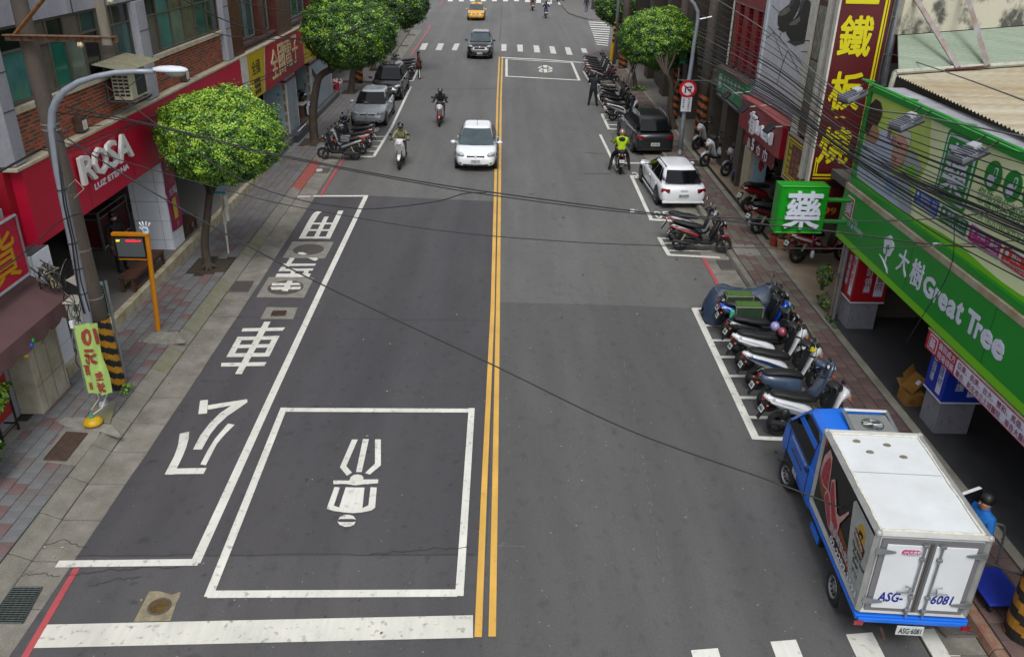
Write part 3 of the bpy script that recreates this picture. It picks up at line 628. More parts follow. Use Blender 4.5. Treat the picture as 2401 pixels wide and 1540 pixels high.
# brick band
MB().box(-9.66, -9.625, 16.2, 29.2, 4.58, 5.46).build('brick_bed', MORT, LB)
pc = []
for r in range(11):
    z = 4.615+r*.078; k = 0; y = 16.2-(.11 if r % 2 else 0)
    while y < 29.1:
        if not (22.3 < y+.1 < 23.0) and y > 16.1:
            c = rnd.random(); mi = 0 if c < .45 else (1 if c < .72 else 2)
            pc.append(((-9.617+rnd.uniform(-.003, .003), y+.1, z), (.024, .196, .054), mi, (0, 0, 0)))
        y += .222
stake(pc, LB, 'brick', BRICKS, 'brick_field')
def windows(par, X, side, ys, z0, z1, tz, cols, frame=ALU, tops=None, fw=.055):
    """one framed window per bay; panes are sub-parts"""
    s = side
    for i in range(len(ys)-1):
        y0, y1 = ys[i], ys[i+1]; fr = MB()
        a, b_ = (X-.03, X+.03)
        fr.box(a, b_, y0, y0+fw*.6, z0, z1); fr.box(a, b_, y1-fw*.6, y1, z0, z1); fr.box(a, b_, y0+fw*.6, y1-fw*.6, z0, z0+fw); fr.box(a, b_, y0+fw*.6, y1-fw*.6, z1-fw, z1)
        if tz: fr.box(a, b_, y0+fw*.6, y1-fw*.6, tz, tz+fw*.8)
        f = fr.build('window', frame, par, bevel=.006)
        e = X-.012*s if i % 2 else X-.02*s
        MB().box(e-.004, e+.004, y0+fw*.6, y1-fw*.6, z0+fw, (tz or z1-fw)).build('pane', GLS[cols[i % len(cols)]], f)
        if tz: MB().box(e-.004, e+.004, y0+fw*.6, y1-fw*.6, tz+fw*.8, z1-fw).build('pane', GLS[(tops or cols)[i % len(tops or cols)]], f)
windows(LB, -9.62, 1, [16.22, 17.25, 18.2, 18.95, 19.7, 20.5, 21.35, 22.33], 5.59, 7.04, 6.55, ['sea', 'grey', 'green', 'curtain', 'dark', 'grey', 'teal'], tops=['dark', 'grey', 'dark', 'grey', 'deep', 'grey', 'dark'])
windows(LB, -9.62, 1, [23.1, 24.1, 25.05, 26.05, 27.05, 28.1, 29.18], 5.59, 7.04, 6.55, ['grey', 'sea', 'curtain', 'grey', 'teal', 'dark'], tops=['dark', 'sea', 'grey', 'grey'])
# sign box
S = empty('shop_sign', (-9.4, 22, 3), 0, 'long crimson fascia sign with raised white letters ROSA LUZ ETERNA', 'sign')
b = MB(); b.box(-9.64, -9.4, 15.78, 30.3, 2.95, 4.5); b.build('panel', SIGNR, S)
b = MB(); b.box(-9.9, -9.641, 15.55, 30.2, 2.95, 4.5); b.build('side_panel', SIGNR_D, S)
for k, (y0, y1) in enumerate(((15.6, 18), (18, 20.4), (20.4, 22.8), (22.8, 25.2), (25.2, 27.6), (27.6, 30.35))):
    b = MB(); b.prism([(-9.66, y0, 4.505), (-9.37, y0, 4.505), (-9.37, y1-.02, 4.505), (-9.66, y1-.02, 4.505)], (0, 0, .07)); b.build('coping', CREAM, S, bevel=.01)
for y_ in (18.2, 20.6, 23.0, 25.4, 27.8): P_('panel_seam', M('seam_crimson', '#6d0520', .6), (-9.3995, -9.3965, y_, y_+.012, 2.96, 4.49), par=S)
RING = M('sign_letter_white', '#cccdca', .4, bump=.3, bs=80)
for ch, a, w_, zz in (('R', 0, .66, 0), ('O', .62, .70, 0), ('S', 1.30, .58, 0), ('A', 1.86, .82, 0)):
    text('letter', ch, (-9.395, 17.79+a, 3.6+zz), (0, w_, 0), (0, 0, .62), RING, S, bold=.02, depth=.08, lift=.05)
text('small_letters', 'LUZ ETERNA', (-9.395, 18.43, 3.31), (0, 1.87, 0), (0, 0, .14), PAPER, S, bold=.02, depth=.015)
# arcade under it
AR = empty('shop_arcade', (-11, 22, 0), 0, 'open shop arcade behind white tiled pillars under the crimson sign', 'arcade')
TERR = M('terrazzo', '#7d7a74', .6, var=.3, vs=60, col2='#4b4844', fine=.25, fs=90)
b = MB(); b.box(-14, -9.33, 15.1, 31, .0, .42); b.build('floor', TERR, AR)
P_('step_edge', M('cream_step', '#b5ae98', .7, var=.25, vs=4, col2='#8b8162'), (-9.325, -9.15, 15.25, 31, .0, .425), par=AR, bevel=.01)
P_('back_wall', WALLB, (-14.3, -14, 15, 31, .42, 3.4), par=AR)
P_('ceiling', WALLG, (-14.2, -9.92, 15.6, 31, 3.0, 3.2), par=AR)
P_('end_wall', WALLG, (-14.2, -10.42, 30.9, 31.1, .42, 3.0), par=AR)
for i in range(6): P_('door_frame', STEEL, (-13.98, -13.9, 16+i*2.4, 16.08+i*2.4, .42, 2.9), par=AR); P_('shop_glass', GLS['dark'], (-13.97, -13.94, 16.1+i*2.4, 18.35+i*2.4, .45, 2.8), par=AR)
for i in range(3): P_('threshold_strip', M('brown_strip', '#4a3526', .6, var=.2, vs=3), (-12.6+i*.22, -12.45+i*.22, 24, 29.8, .42, .432+.003*i), par=AR)
def tiled_pillar(x0, x1, y0, y1, z0, z1, label, nx=2, nz=5, group=None, splitx=None):
    e = empty('tiled_pillar', ((x0+x1)/2, (y0+y1)/2, z0), 0, label, 'pillar', group)
    P_('core', JOINT, (x0, x1, y0, y1, z0, z1), par=e)
    dz = (z1-z0)/nz; sx = splitx or [x0+(x1-x0)*i/nx for i in range(nx+1)]
    for k in range(nz):
        for i in range(len(sx)-1): P_('tile', TILEW, (sx[i]+.006, sx[i+1]-.006, y0-.018, y0-.001, z0+k*dz+.006, z0+(k+1)*dz-.006), par=e)
        P_('tile', TILEW, (x1+.001, x1+.018, y0-.016, y1-.01, z0+k*dz+.006, z0+(k+1)*dz-.006), par=e)
    return e
tiled_pillar(-10.42, -9.42, 22.25, 23.05, .15, 2.95, 'white tiled pillar carrying the magenta hanging banner', 2, 5, splitx=[-10.42, -10.28, -9.66, -9.42])
tiled_pillar(-10.0, -9.28, 15.2, 15.85, .15, 2.95, 'white tiled pillar between the cream metal cabinet and the arcade', 2, 4, splitx=[-10, -9.55, -9.28])
e = empty('shop_banner', (-9.4, 22.6, 2), 0, 'magenta hanging fabric banner with a big yellow 1 on a white tiled pillar', 'banner')
BAN = M('banner_magenta', '#a01566', .5, var=.25, vs=1.2, col2='#8a1440')
b = MB(); n = 10
for i in range(n+1):
    t = i/n; z = .95+2.0*t; x = -9.385+.02*math.sin(t*9)
    b.v += [V(x, 22.22, z), V(x+.01, 22.62, z-.03*(1-t)), V(x+.0, 23.02, z-.05*(1-t))]
for i in range(n):
    for j in range(2): a = i*3+j; b.f.append([a, a+1, a+4, a+3]); b.m.append(0)
b.build('cloth', BAN, e, smooth=True)
YEL_T = M('print_yellow', '#c9b01c', .5); text('big_number', '1', (-9.355, 22.45, 1.25), (0, .28, 0), (0, 0, .6), YEL_T, e, bold=.02)
text('lettering', '全館', (-9.355, 22.35, 1.95), (0, .5, 0), (0, 0, .22), PAPER, e, bold=.01)
text('lettering', '品牌結束', (-9.35, 22.35, 2.55), (0, .55, 0), (0, 0, .16), M('print_ochre', '#b0782c', .5), e); text('lettering', '出清', (-9.35, 22.45, 2.28), (0, .3, 0), (0, 0, .16), M('print_ochre'), e)
text('lettering', '折', (-9.355, 22.55, 1.0), (0, .16, 0), (0, 0, .16), YEL_T, e); text('lettering', 'ROSA', (-9.35, 22.4, 2.8), (0, .4, 0), (0, 0, .1), M('print_ochre'), e)
# flight case
e = empty('display_case', (-11.7, 22.9, .42), 0, 'dark red display bin with metal edges standing in the arcade', 'display bin')
b = MB(); b.box(-12.3, -11.35, 22.1, 23.9, .45, 1.32); b.build('body', M('case_red', '#54121a', .5, var=.2, vs=3), e)
b = MB()
for x in (-12.3, -11.35):
    for y in (22.1, 23.9): b.box(x-.03, x+.03, y-.03, y+.03, .42, 1.5)
for z in (.47, 1.32, 1.5):
    b.tube([(-12.3, 22.1, z), (-11.35, 22.1, z), (-11.35, 23.9, z), (-12.3, 23.9, z), (-12.3, 22.1, z)], .022, 4)
b.build('metal_edge', STEEL, e)
for k in range(14): MB().ball((-12.2+rnd.random()*.75, 22.25+rnd.random()*1.5, 1.36), (.1, .12, .05), 6, 4, T=None).build('goods', M('goods_%d' % (k % 3), ['#3b302c', '#5a3a34', '#2b2b30'][k % 3], .7), e)
def bench(x0, x1, y0, y1, label):
    e = empty('wooden_bench', ((x0+x1)/2, (y0+y1)/2, .42), 0, label, 'bench', 'wooden slat benches in the arcade'); W_ = M('bench_wood', '#4c2f20', .7, var=.35, vs=9, stretch=(1, .15, 1), bump=.3)
    n = 13; d = (y1-y0)/n
    for i in range(n): P_('slat', W_, (x0, x1, y0+i*d+.01, y0+(i+1)*d-.01, .79, .82), par=e)
    for y in (y0+.03, (y0+y1)/2, y1-.1):
        for x in (x0+.02, x1-.1): P_('leg', W_, (x, x+.07, y, y+.07, .42, .788), par=e)
    for z in (.74, .5):
        for x in (x0+.03, x1-.06): P_('rail', W_, (x, x+.03, y0+.05, y1-.05, z-.03, z+.03), par=e)
bench(-9.66, -9.26, 19.15, 21.2, 'brown slat bench near the bus display, in front of the waiting woman')
bench(-9.82, -9.38, 22.95+.2, 24.2, 'brown slat bench on the far side of the bannered tiled pillar')
# brick band fittings: meter boxes, AC, small lamps
z1_ = zm(0, 0, 1.925)
for yy, lb in ((18.5, 'small rusty wall lamp box on the brick band above letter O'), (25.1, 'small dark wall lamp box on the brick band right of the air conditioner')):
    e = empty('wall_lamp_box', (-9.5, yy, 4.8), 0, lb, 'lamp box'); P_('housing', RUSTI, (-9.6, -9.42, yy, yy+.28, 4.62, 4.95), par=e); P_('lens', OFFW, (-9.42, -9.41, yy+.04, yy+.24, 4.66, 4.86), par=e)
    MB().tube([(-9.5, yy+.3, 4.68), (-9.28, yy+.62, 4.64)], .012, 6).build('arm', RUSTI, e)
e = empty('air_conditioner', (-9.1, 20.9, 4.9), 0, 'cream air conditioner unit on a steel bracket under a corrugated cover', 'air conditioner')
CR = M('ac_cream', '#a39f88', .6, var=.1, vs=4)
P_('casing', CR, (-9.42, -8.98, 20.3, 21.3, 4.98, 5.62), par=e, bevel=.02)
P_('fan_grille', M('grille_dark', '#26282a', .7), (-8.979, -8.965, 20.62, 21.18, 5.05, 5.55), par=e)
for k in range(6):
    for j in range(3): P_('slot', BLACK, (-9.38+j*.13, -9.28+j*.13, 20.288, 20.299, 5.08+k*.085, 5.125+k*.085), par=e)
b = MB(); n = 26
for i in range(n+1):
    y = 19.85+i*.075; z = .025 if i % 2 else 0
    b.v += [V(-9.6, y, 5.86+z), V(-8.75, y, 5.72+z)]
for i in range(n): b.f.append([2*i, 2*i+1, 2*i+3, 2*i+2]); b.m.append(0)
b.build('corrugated_cover', M('fibre_cement', '#77755f', .9, var=.25, vs=6), e)
b = MB()
for y in (20.35, 21.25): b.tube([(-9.6, y, 4.93), (-8.9, y, 4.93)], .03, 4); b.tube([(-9.6, y, 4.6), (-8.95, y, 4.9)], .022, 4); b.tube([(-9.58, y, 4.9), (-9.58, y, 5.8)], .022, 4)
b.tube([(-8.95, 20.3, 4.94), (-8.95, 21.35, 4.94)], .028, 4); b.build('bracket', M('galv_bracket', '#55585c', .6, .5, var=.2, vs=8), e)
# ---------------------------------------------------------------- near left shop: sign, awning, cabinet, capsule machines
e = empty('shop_sign', (-9.2, 14.2, 2.7), 0, 'crimson sign board with a yellow character and grey frame above the brown awning', 'sign')
P_('panel', SIGNR, (-9.3, -9.2, 10.5, 14.9, 2.72, 3.9), par=e); b = MB(); b.tube([(-9.19, 10.5, 2.72), (-9.19, 14.88, 2.72), (-9.19, 14.88, 3.9), (-9.19, 10.5, 3.9)], .035, 4); b.build('frame', STEEL, e)
text('character', '貨', (-9.2, 13.72, 2.82), (0, .95, 0), (0, 0, .92), M('print_gold', '#b8860d', .5), e, bold=.03, lift=.01)
e = empty('shop_unit', (-10, 12, 0), 0, 'low shop unit with pale wall at the left edge behind the awning', 'shop')
P_('wall', WALLG, (-16, -9.45, 4, 14.95, .15, 4.0), par=e); P_('upper_wall', WALLG, (-16, -9.9, 4, 15.4, 4.0, 12), par=e)
BRN = M('awning_brown', '#5a4040', .75, var=.12, vs=2.5, fine=.05)
e = empty('awning', (-8.9, 13, 2.3), 0, 'faded brown fabric awning with a scalloped drooping edge', 'awning')
b = MB(); b.patch((-8.72, 9.0, 2.12), (-8.72, 15.25, 2.12), (-9.46, 15.2, 2.62), (-9.46, 9, 2.62), 12, 4, (0, 0, -.03)); b.build('canopy', BRN, e, smooth=True)
b = MB(); n = 60; y0, y1 = 9.0, 15.25
for i in range(n+1):
    y = y0+(y1-y0)*i/n; f = abs(math.sin((y-y1)*math.pi/.52)); b.v += [V(-8.72, y, 2.12), V(-8.70+.01*math.sin(y*9), y, 1.93), V(-8.69+.015*math.sin(y*9), y, 1.83+.03-.10*f**.6)]
for i in range(n):
    for j in range(2): a = i*3+j; b.f.append([a, a+1, a+4, a+3]); b.m.append(0)
b.build('valance', BRN, e, smooth=True)
b = MB(); b.poly([(-8.72, 15.25, 2.12), (-9.46, 15.2, 2.62), (-9.46, 15.2, 2.2), (-8.72, 15.25, 1.86)]); b.build('side_flap', BRN, e)
e = empty('sheet_metal_cabinet', (-9.1, 14.2, .15), 0, 'tall cream sheet metal roller shutter housing with scuffs, beside the white pillar', 'cabinet')
CMM = M('cream_sheet', '#b7b3a5', .6, var=.12, vs=2, col2='#8f8770', fine=.04)
P_('body', CMM, (-9.44, -8.99, 13.85, 14.95, .16, 2.25), par=e, bevel=.01)
for y in (14.05, 14.45, 14.85): P_('seam', M('seam_line', '#7e796a', .7), (-8.989, -8.984, y, y+.015, .2, 2.2), par=e)
for z in (.75,): P_('seam', M('seam_line'), (-8.9885, -8.9835, 13.87, 14.93, z, z+.015), par=e)
b = MB()
for k in range(9): y = 14.35+k*.05; z = 1.45+.04*k+rnd.uniform(-.03, .03); b.poly([(-8.982, y, z), (-8.982, y+.07, z+.05), (-8.982, y+.07, z+.07), (-8.982, y, z+.03)])
b.build('scuff_mark', M('scuff_dark', '#55544d', .8), e)
e = empty('balloon_bunch', (-8.75, 13.5, 1.75), 0, 'bunch of small red blue green and yellow balls under the awning edge', 'ornament')
for c, p in (('#1b45a8', (0, .03, 0)), ('#1b45a8', (.03, .12, .05)), ('#147a2c', (.02, .22, .1)), ('#8d2035', (-.04, -.03, .06)), ('#b49a20', (0, -.06, -.06))):
    MB().ball((-8.74+p[0], 13.45+p[1], 1.78+p[2]), .055, 10, 7).build('ball', M('ball'+c, c, .3), e, smooth=True)
e = empty('capsule_machine', (-9.3, 13.3, .15), 0, 'red capsule toy vending machine on a black stand at the left edge', 'vending machine')
RD = M('machine_red', '#8f0f1c', .4, var=.05); P_('body', RD, (-9.75, -9.18, 12.75, 13.35, 1.0, 1.42), (-9.75, -9.2, 12.78, 13.3, .55, .9), par=e, bevel=.02)
P_('window', GLS['dark'], (-9.7, -9.24, 12.735, 12.748, 1.08, 1.36), par=e)
for k in range(8): MB().ball((-9.66+k % 4*.12, 12.73, 1.15+.12*(k//4)), .045, 8, 5).build('capsule', [OFFW, M('caps_green', '#4a6a52', .4), M('caps_blue', '#5d7787', .4)][k % 3], e, smooth=True)
b = MB()
for x in (-9.72, -9.2):
    for y in (12.8, 13.32): b.tube([(x, y, .15), (x, y, 1.0)], .022, 6)
b.tube([(-9.72, 13.32, .3), (-9.2, 13.32, .3), (-9.2, 12.8, .3), (-9.72, 12.8, .3)], .018, 6); b.build('stand', BLACK, e)
MB().box(-9.9, -9.1, 12.5, 13.6, .1, .158).build('plinth', CONC, e)
# ---------------------------------------------------------------- second left building, brown stone
MARB = M('brown_marble', '#43211c', .35, var=.3, vs=3, col2='#5a3029', fine=.1); MARB2 = M('brown_marble_ledge', '#4d3431', .4, var=.25, vs=4)
B2 = empty('stone_clad_building', (-9.8, 36, 0), 0, 'brown marble clad building with green windows behind the electronics shop sign', 'building')
P_('wall', MARB2, (-22, -9.95, 29.96, 47, 4.5, 12), par=B2)
for y0, y1 in ((29.98, 31.35), (36.3, 38.6), (43, 44.6)): P_('column', MARB, (-9.95, -9.5, y0, y1, 4.52, 12), par=B2, bevel=.015)
for y0, y1 in ((31.5, 36.2), (38.8, 42.8)):
    b = MB(); b.box(-9.95, -9.62, y0, y1, 4.53, 4.62); b.box(-9.95, -9.56, y0, y1, 4.75, 4.84); b.box(-9.95, -9.68, y0, y1, 4.62, 4.75); b.build('sill', MARB2, B2, bevel=.02)
windows(B2, -9.85, 1, [31.6, 32.8, 34.0], 4.86, 6.6, None, ['deep', 'teal'], frame=M('frame_grey', '#6d716e', .5, .3)); windows(B2, -9.85, 1, [34.9, 36.1], 4.86, 6.6, None, ['deep'], frame=M('frame_grey'))
windows(B2, -9.85, 1, [39.0, 40.2, 41.4, 42.6], 4.86, 6.6, None, ['teal', 'deep'], frame=M('frame_grey')); P_('mullion_column', MARB, (-9.95, -9.6, 34.1, 34.8, 4.86, 7), par=B2)
windows(B2, -9.85, 1, [31.6, 32.8, 34.0, 34.9, 36.1], 7.2, 9, None, ['deep', 'teal'], frame=M('frame_grey'))
P_('far_wall', M('far_wall_brown', '#574640', .8, var=.2, vs=1), (-20, -9.9, 47, 78, 3.0, 12), (-20, -11.8, 47, 86, 0.15, 3.0), par=B2)
for i in range(8): windows(B2, -9.88, 1, [48+i*3.6, 50.4+i*3.6], 4.6, 6.2, None, ['deep'], frame=M('frame_grey'))
S = empty('shop_sign', (-9.4, 36, 3), 0, 'yellow and red fascia sign of the electronics shop reading 全國電子', 'sign')
SY = M('sign_yellow', '#b09a00', .45, var=.05, vs=2)
P_('side_panel', M('sign_side_white', '#bcb9b0', .5, var=.1), (-9.75, -9.42, 30.42, 30.5, 2.9, 4.5), (-9.419, -9.4, 30.42, 31.15, 2.9, 4.5), par=S)
b = MB(); b.prism([(-9.45, 31.15, 2.88), (-9.45, 32.95, 2.88), (-9.45, 33.55, 4.5), (-9.45, 31.15, 4.5)], (.05, 0, 0)); b.build('yellow_panel', SY, S)
b = MB(); b.prism([(-9.45, 33.07, 2.88), (-9.45, 40.0, 2.88), (-9.45, 40.0, 4.5), (-9.45, 33.67, 4.5)], (.05, 0, 0)); b.build('red_panel', M('sign_red', '#9c0a22', .45), S)
b = MB(); b.prism([(-9.45, 32.95, 2.88), (-9.45, 33.07, 2.88), (-9.45, 33.67, 4.5), (-9.45, 33.55, 4.5)], (.053, 0, 0)); b.build('divider', CREAM, S)
P_('yellow_panel', SY, (-9.45, -9.4, 40.0, 43, 2.88, 4.5), par=S)
P_('coping', CREAM, (-9.9, -9.38, 30.42, 43, 4.505, 4.56), par=S, bevel=.01)
CRM = M('sign_cream_letters', '#c4b188', .5)
for ch, y, w_, z, h in (('全', 34.25, 1.05, 3.12, 1.12), ('國', 35.45, 1.0, 3.12, 1.2), ('電', 36.6, 1.1, 3.2, 1.1), ('子', 37.85, 1.0, 3.2, 1.15)):
    text('letter', ch, (-9.4, y, z), (0, w_, 0), (0, 0, h), CRM, S, bold=.018, depth=.02)
DKT = M('print_dark', '#27180f', .5)
text('letter', '全國', (-9.4, 31.6, 3.7), (0, 1.1, 0), (0, 0, .5), DKT, S, bold=.01)
for k in range(9): P_('logo_block', DKT, (-9.399, -9.392, 31.75+(k % 3)*.28, 31.97+(k % 3)*.28, 3.0+(k//3)*.2, 3.15+(k//3)*.2), par=S)
text('letter', '全國', (-9.4, 40.4, 3.6), (0, 1.1, 0), (0, 0, .5), DKT, S, bold=.01)
# shop below under renovation
AR2 = empty('shop_under_renovation', (-11, 38, 0), 0, 'shop arcade under renovation with film wrapped panel walls', 'arcade')
P_('floor', M('stone_floor', '#4c4a4a', .6, var=.2, vs=2), (-14, -9.4, 31.01, 47, 0, .42), par=AR2); P_('floor_edge', M('step_stone', '#57565a', .6, var=.3, vs=3), (-9.395, -9.25, 31.0, 47, 0, .425), par=AR2, bevel=.01)
P_('back_wall', WALLB, (-14.2, -14, 31, 47, .42, 3), par=AR2); P_('ceiling', WALLB, (-14, -9.9, 31.01, 47, 2.95, 3.1), par=AR2)
P_('inner_floor', M('red_floor', '#5a3a33', .7, var=.2, vs=2), (-13, -9.6, 38.4, 41.5, .421, .43), par=AR2)
FILM = M('film_wrapped_panel', '#93a2aa', .3, var=.08, vs=2); BLU = M('print_blue', '#3f88ad', .5); PGREY = M('print_grey_blue', '#8292a0', .5)
def panelwall(x0, x1, y0, y1, label):
    e = empty('panel_wall', ((x0+x1)/2, (y0+y1)/2, .42), 0, label, 'wall')
    P_('panel', FILM, (x0, x1, y0, y1, .43, 2.9), par=e, bevel=.01)
    for z in (.75, 1.3, 1.85, 2.4):
        text('print', 'LABOARD', (x0+.25, y0, z), (min(.65, (x1-x0)*.5), 0, 0), (0, 0, .09), PGREY, e)
        P_('print_mark', BLU, (x0+.62, x0+.75, y0-.006, y0-.001, z+.2, z+.32), par=e); text('print', '力', (x0+.42, y0, z+.2), (.13, 0, 0), (0, 0, .12), PGREY, e)
        for yy in (y0+.35, y0+1.1):
            if yy < y1-.3: b = MB(); b.prism([(x1+.001, yy, z), (x1+.001, yy+.04, z), (x1+.001, yy+.04, z+.2), (x1+.001, yy+.1, z+.2), (x1+.001, yy+.02, z+.32), (x1+.001, yy-.06, z+.2), (x1+.001, yy, z+.2)], (.004, 0, 0)); b.build('print_arrow', PGREY, e)
    for z in (.5, .95, 1.4, 1.85, 2.3): P_('timber_tab', M('timber_tab', '#8a6a35', .7, var=.2), (x1-.16, x1-.06, y0-.012, y0-.001, z, z+.3), par=e)
    P_('top_rail', M('rail_red', '#6a1220', .5), (x0-.05, x1+.03, y0-.03, y1, 2.62, 2.7), par=e)
    P_('edge_strip', OFFW, (x1-.03, x1+.012, y0-.008, y0+.03, .43, 2.6), (x1-.02, x1+.012, y1-.04, y1+.01, .43, 2.6), par=e)
panelwall(-10.55, -9.5, 36.6, 38.4, 'first film wrapped white panel wall, left of the second tree trunk')
panelwall(-10.2, -9.5, 41.4, 46.4, 'second film wrapped white panel wall, behind the second tree')
panelwall(-10.3, -9.6, 31.1, 32.2, 'short film wrapped panel wall partly hidden by the near tree crown')
e = empty('wrapped_kerb_block', (-9.2, 37.5, .15), 0, 'low stone block wrapped in clear film at the renovation doorway', 'block')
P_('body', M('block_stone', '#34363b', .3, var=.4, vs=5), (-9.4, -9.06, 36.1, 39.6, .15, .47), par=e, bevel=.01); P_('film_strip', PAPER, (-9.25, -9.2, 36.9, 39, .471, .48), par=e); P_('timber_tab', M('timber_tab'), (-9.27, -9.15, 38.4, 39.3, .48, .492), par=e)
e = empty('timber_pallet_box', (-9.9, 40.3, .43), 0, 'brown plywood crate with bags and a white frame in the renovation doorway', 'crate')
P_('side', M('plywood', '#5c4030', .8, var=.25, vs=4), (-10.4, -9.65, 39.9, 40.0, .43, 1.0), (-10.4, -10.3, 40.01, 41.0, .43, 1.0), (-9.75, -9.65, 40.01, 41, .43, 1.0), par=e)
P_('cover_sheet', OFFW, (-10.45, -9.6, 39.85, 41, 1.001, 1.03), par=e); P_('white_frame', PAPER, (-9.55, -9.5, 40.2, 41, .5, 1.0), (-9.55, -9.1, 40.2, 40.25, .5, .56), (-9.55, -9.1, 40.2, 40.25, .94, 1), (-9.15, -9.1, 40.2, 40.25, .56, .94), par=e)
e = empty('flower_bucket', (-9.4, 47.5, .42), 0, 'pink and white flowers in a red bucket at the shop step', 'flowers')
MB().lathe([(.12, 0), (.16, .35)], (-9.45, 47.3, .42), n=12).build('bucket', M('bucket_red', '#a01c2c', .4), e)
b = MB()
for k in range(30): b.ball((-9.45+rnd.gauss(0, .13), 47.3+rnd.gauss(0, .13), .9+rnd.gauss(0, .1)), .05, 5, 4)
b.build('blossom', M('blossom', '#c9a6a8', .7, var=.4, vs=30), e)
# bus information display
e = empty('bus_arrival_display', (-8.15, 17.6, .15), 0, 'orange post with a grey bus arrival screen under a white hand emblem', 'bus display')
ORG = M('orange_paint', '#c27a04', .4, var=.06)
c8 = zm(0, 700, 2.2)
pb = V(-8.17, 17.6, .16); pt = PY(344, 548, 17.6)
b = MB(); b.tube([pb, pt], .055, 12); b.build('post', ORG, e, smooth=False)
tl = V(pt.x-.78, 17.6, 2.58)
P_('frame_top', ORG, (tl.x, pt.x+.05, 17.54, 17.66, 2.53, 2.6), par=e, bevel=.008); P_('frame_bottom', ORG, (tl.x+.06, pt.x-.02, 17.56, 17.64, 1.96, 1.99), par=e)
P_('screen_case', BLACK, (tl.x+.02, pt.x-.05, 17.56, 17.65, 1.99, 2.53), par=e, bevel=.01)
P_('screen', M('screen_grey', '#5a5e5f', .3), (tl.x+.07, pt.x-.1, 17.55, 17.559, 2.04, 2.48), par=e)
text('red_led_text', '現在時間14:10', (tl.x+.3, 17.55, 2.40), (.34, 0, 0), (0, 0, .045), M('led_red', '#ff1030', .5, emit=2), e, bold=.01); text('yellow_led_text', '307', (tl.x+.08, 17.55, 2.40), (.09, 0, 0), (0, 0, .045), M('led_yellow', '#e8e020', .5, emit=1.5), e, bold=.01)
HW = M('hand_white', '#c9ccd2', .4); hx = pt.x-.01
b = MB(); b.box(hx-.07, hx+.07, 17.57, 17.63, 2.62, 2.74); b.build('hand_palm', HW, e, bevel=.02)
for k, (dx, l, a) in enumerate(((-.055, .11, -.12), (-.02, .13, -.04), (.02, .13, .05), (.055, .1, .14))): MB().tube([(hx+dx, 17.6, 2.72), (hx+dx+a*.5, 17.6, 2.74+l)], [.02, .016], 8).build('hand_finger', HW, e, smooth=True)
MB().tube([(hx-.06, 17.6, 2.65), (hx-.13, 17.6, 2.74)], [.02, .016], 8).build('hand_thumb', HW, e, smooth=True)
P_('hand_emblem', M('emblem_cyan', '#3aa0b5', .4), (hx-.03, hx+.03, 17.562, 17.569, 2.66, 2.72), par=e)
MB().lathe([(.07, 0), (.07, .03)], (hx, 17.6, 2.6), n=14).build('hand_cuff', HW, e)
# bus stop pole with timetable
e = empty('bus_stop_sign', (-7.95, 15.1, .15), 0, 'grey bus stop pole with green and white route board beside the utility pole', 'bus stop sign')
b = MB(); b.tube([(-7.9, 15.1, .12), (-7.87, 15.1, 2.5)], .028, 10); b.build('pole', STEEL, e); 
P_('board', M('board_pale', '#94a6a6', .5, var=.08, vs=3), (-8.13, -7.93, 15.085, 15.1, 1.8, 2.48), par=e); P_('route_strip', M('route_green', '#0e3a26', .5), (-8.0, -7.93, 15.075, 15.084, 1.8, 2.4), par=e)
for k in range(9): text('route_number', str(7+k), (-7.985, 15.074, 1.82+k*.063), (.035, 0, 0), (0, 0, .038), PAPER, e)
for k in range(7): P_('timetable_line', M('route_yellow', '#8d9a4a', .6) if k in (1, 4) else PGREY, (-8.11, -8.03, 15.078, 15.084, 1.86+k*.08, 1.90+k*.08), par=e)
MB().box(-7.905, -7.865, 15.12, 15.14, 1.85, 2.48).build('back_board', PAPER, e)
# second bus stop pole beyond tree (white)
e = empty('bus_stop_sign', (-8.07, 22.7, .15), 0, 'white bus stop pole with stacked meter tubes and blue route plate behind the near tree', 'bus stop sign')
q = [PY(*p, 22.7) for p in ((537, 605), (519, 455), (508, 440))]; b = MB(); b.tube([q[0], q[1]], .03, 10); b.build('pole', OFFW, e)
for dz, rr, dx in ((1.15, .075, .02), (1.5, .07, .05), (1.05, .06, -.06)): MB().lathe([(rr*.7, 0), (rr, .02), (rr, .42), (rr*.7, .44)], (q[1].x+.05+dx, 22.68, dz), n=14).build('tube_case', OFFW, e, smooth=False)
P_('route_plate', M('plate_pale_blue', '#8fb0bd', .5), (q[1].x-.22, q[1].x+.16, 22.66, 22.68, 1.95, 2.32), par=e); P_('plate_band', M('band_teal', '#2f7f80', .5), (q[1].x-.2, q[1].x+.14, 22.65, 22.659, 1.97, 2.03), par=e); P_('plate_tab', M('tab_blue', '#17479a', .5), (q[1].x-.21, q[1].x-.16, 22.65, 22.659, 2.08, 2.3), par=e)
# street lamp + concrete utility pole + cabinet + flag
GALP = M('lamp_pole_grey', '#8d949e', .45, .3, var=.12, vs=5)
e = empty('street_lamp', (-8.02, 14.2, .15), 0, 'grey curved street lamp with white head reaching over the road from the left pavement', 'street lamp')
lp_ = [PY(*p, 14.25) for p in ((240, 945), (205, 745), (185, 640), (160, 520), (135, 400), (121, 300), (122, 262), (132, 237), (152, 213), (185, 193), (225, 180), (270, 171), (320, 168), (362, 168))]
b = MB(); b.tube(lp_, [.085, .08, .078, .075, .07, .066, .062, .06, .056, .052, .048, .045, .042, .04], 14); b.build('pole', GALP, e, smooth=True)
MB().lathe([(.15, 0), (.15, .03), (.10, .12), (.09, .3)], (lp_[0].x, 14.25, .16), n=14).build('base', STEEL, e)
h0, h1 = PY(360, 168, 14.25), PY(440, 164, 14.25)
b = MB(); L_ = h1.x-h0.x; rr = []
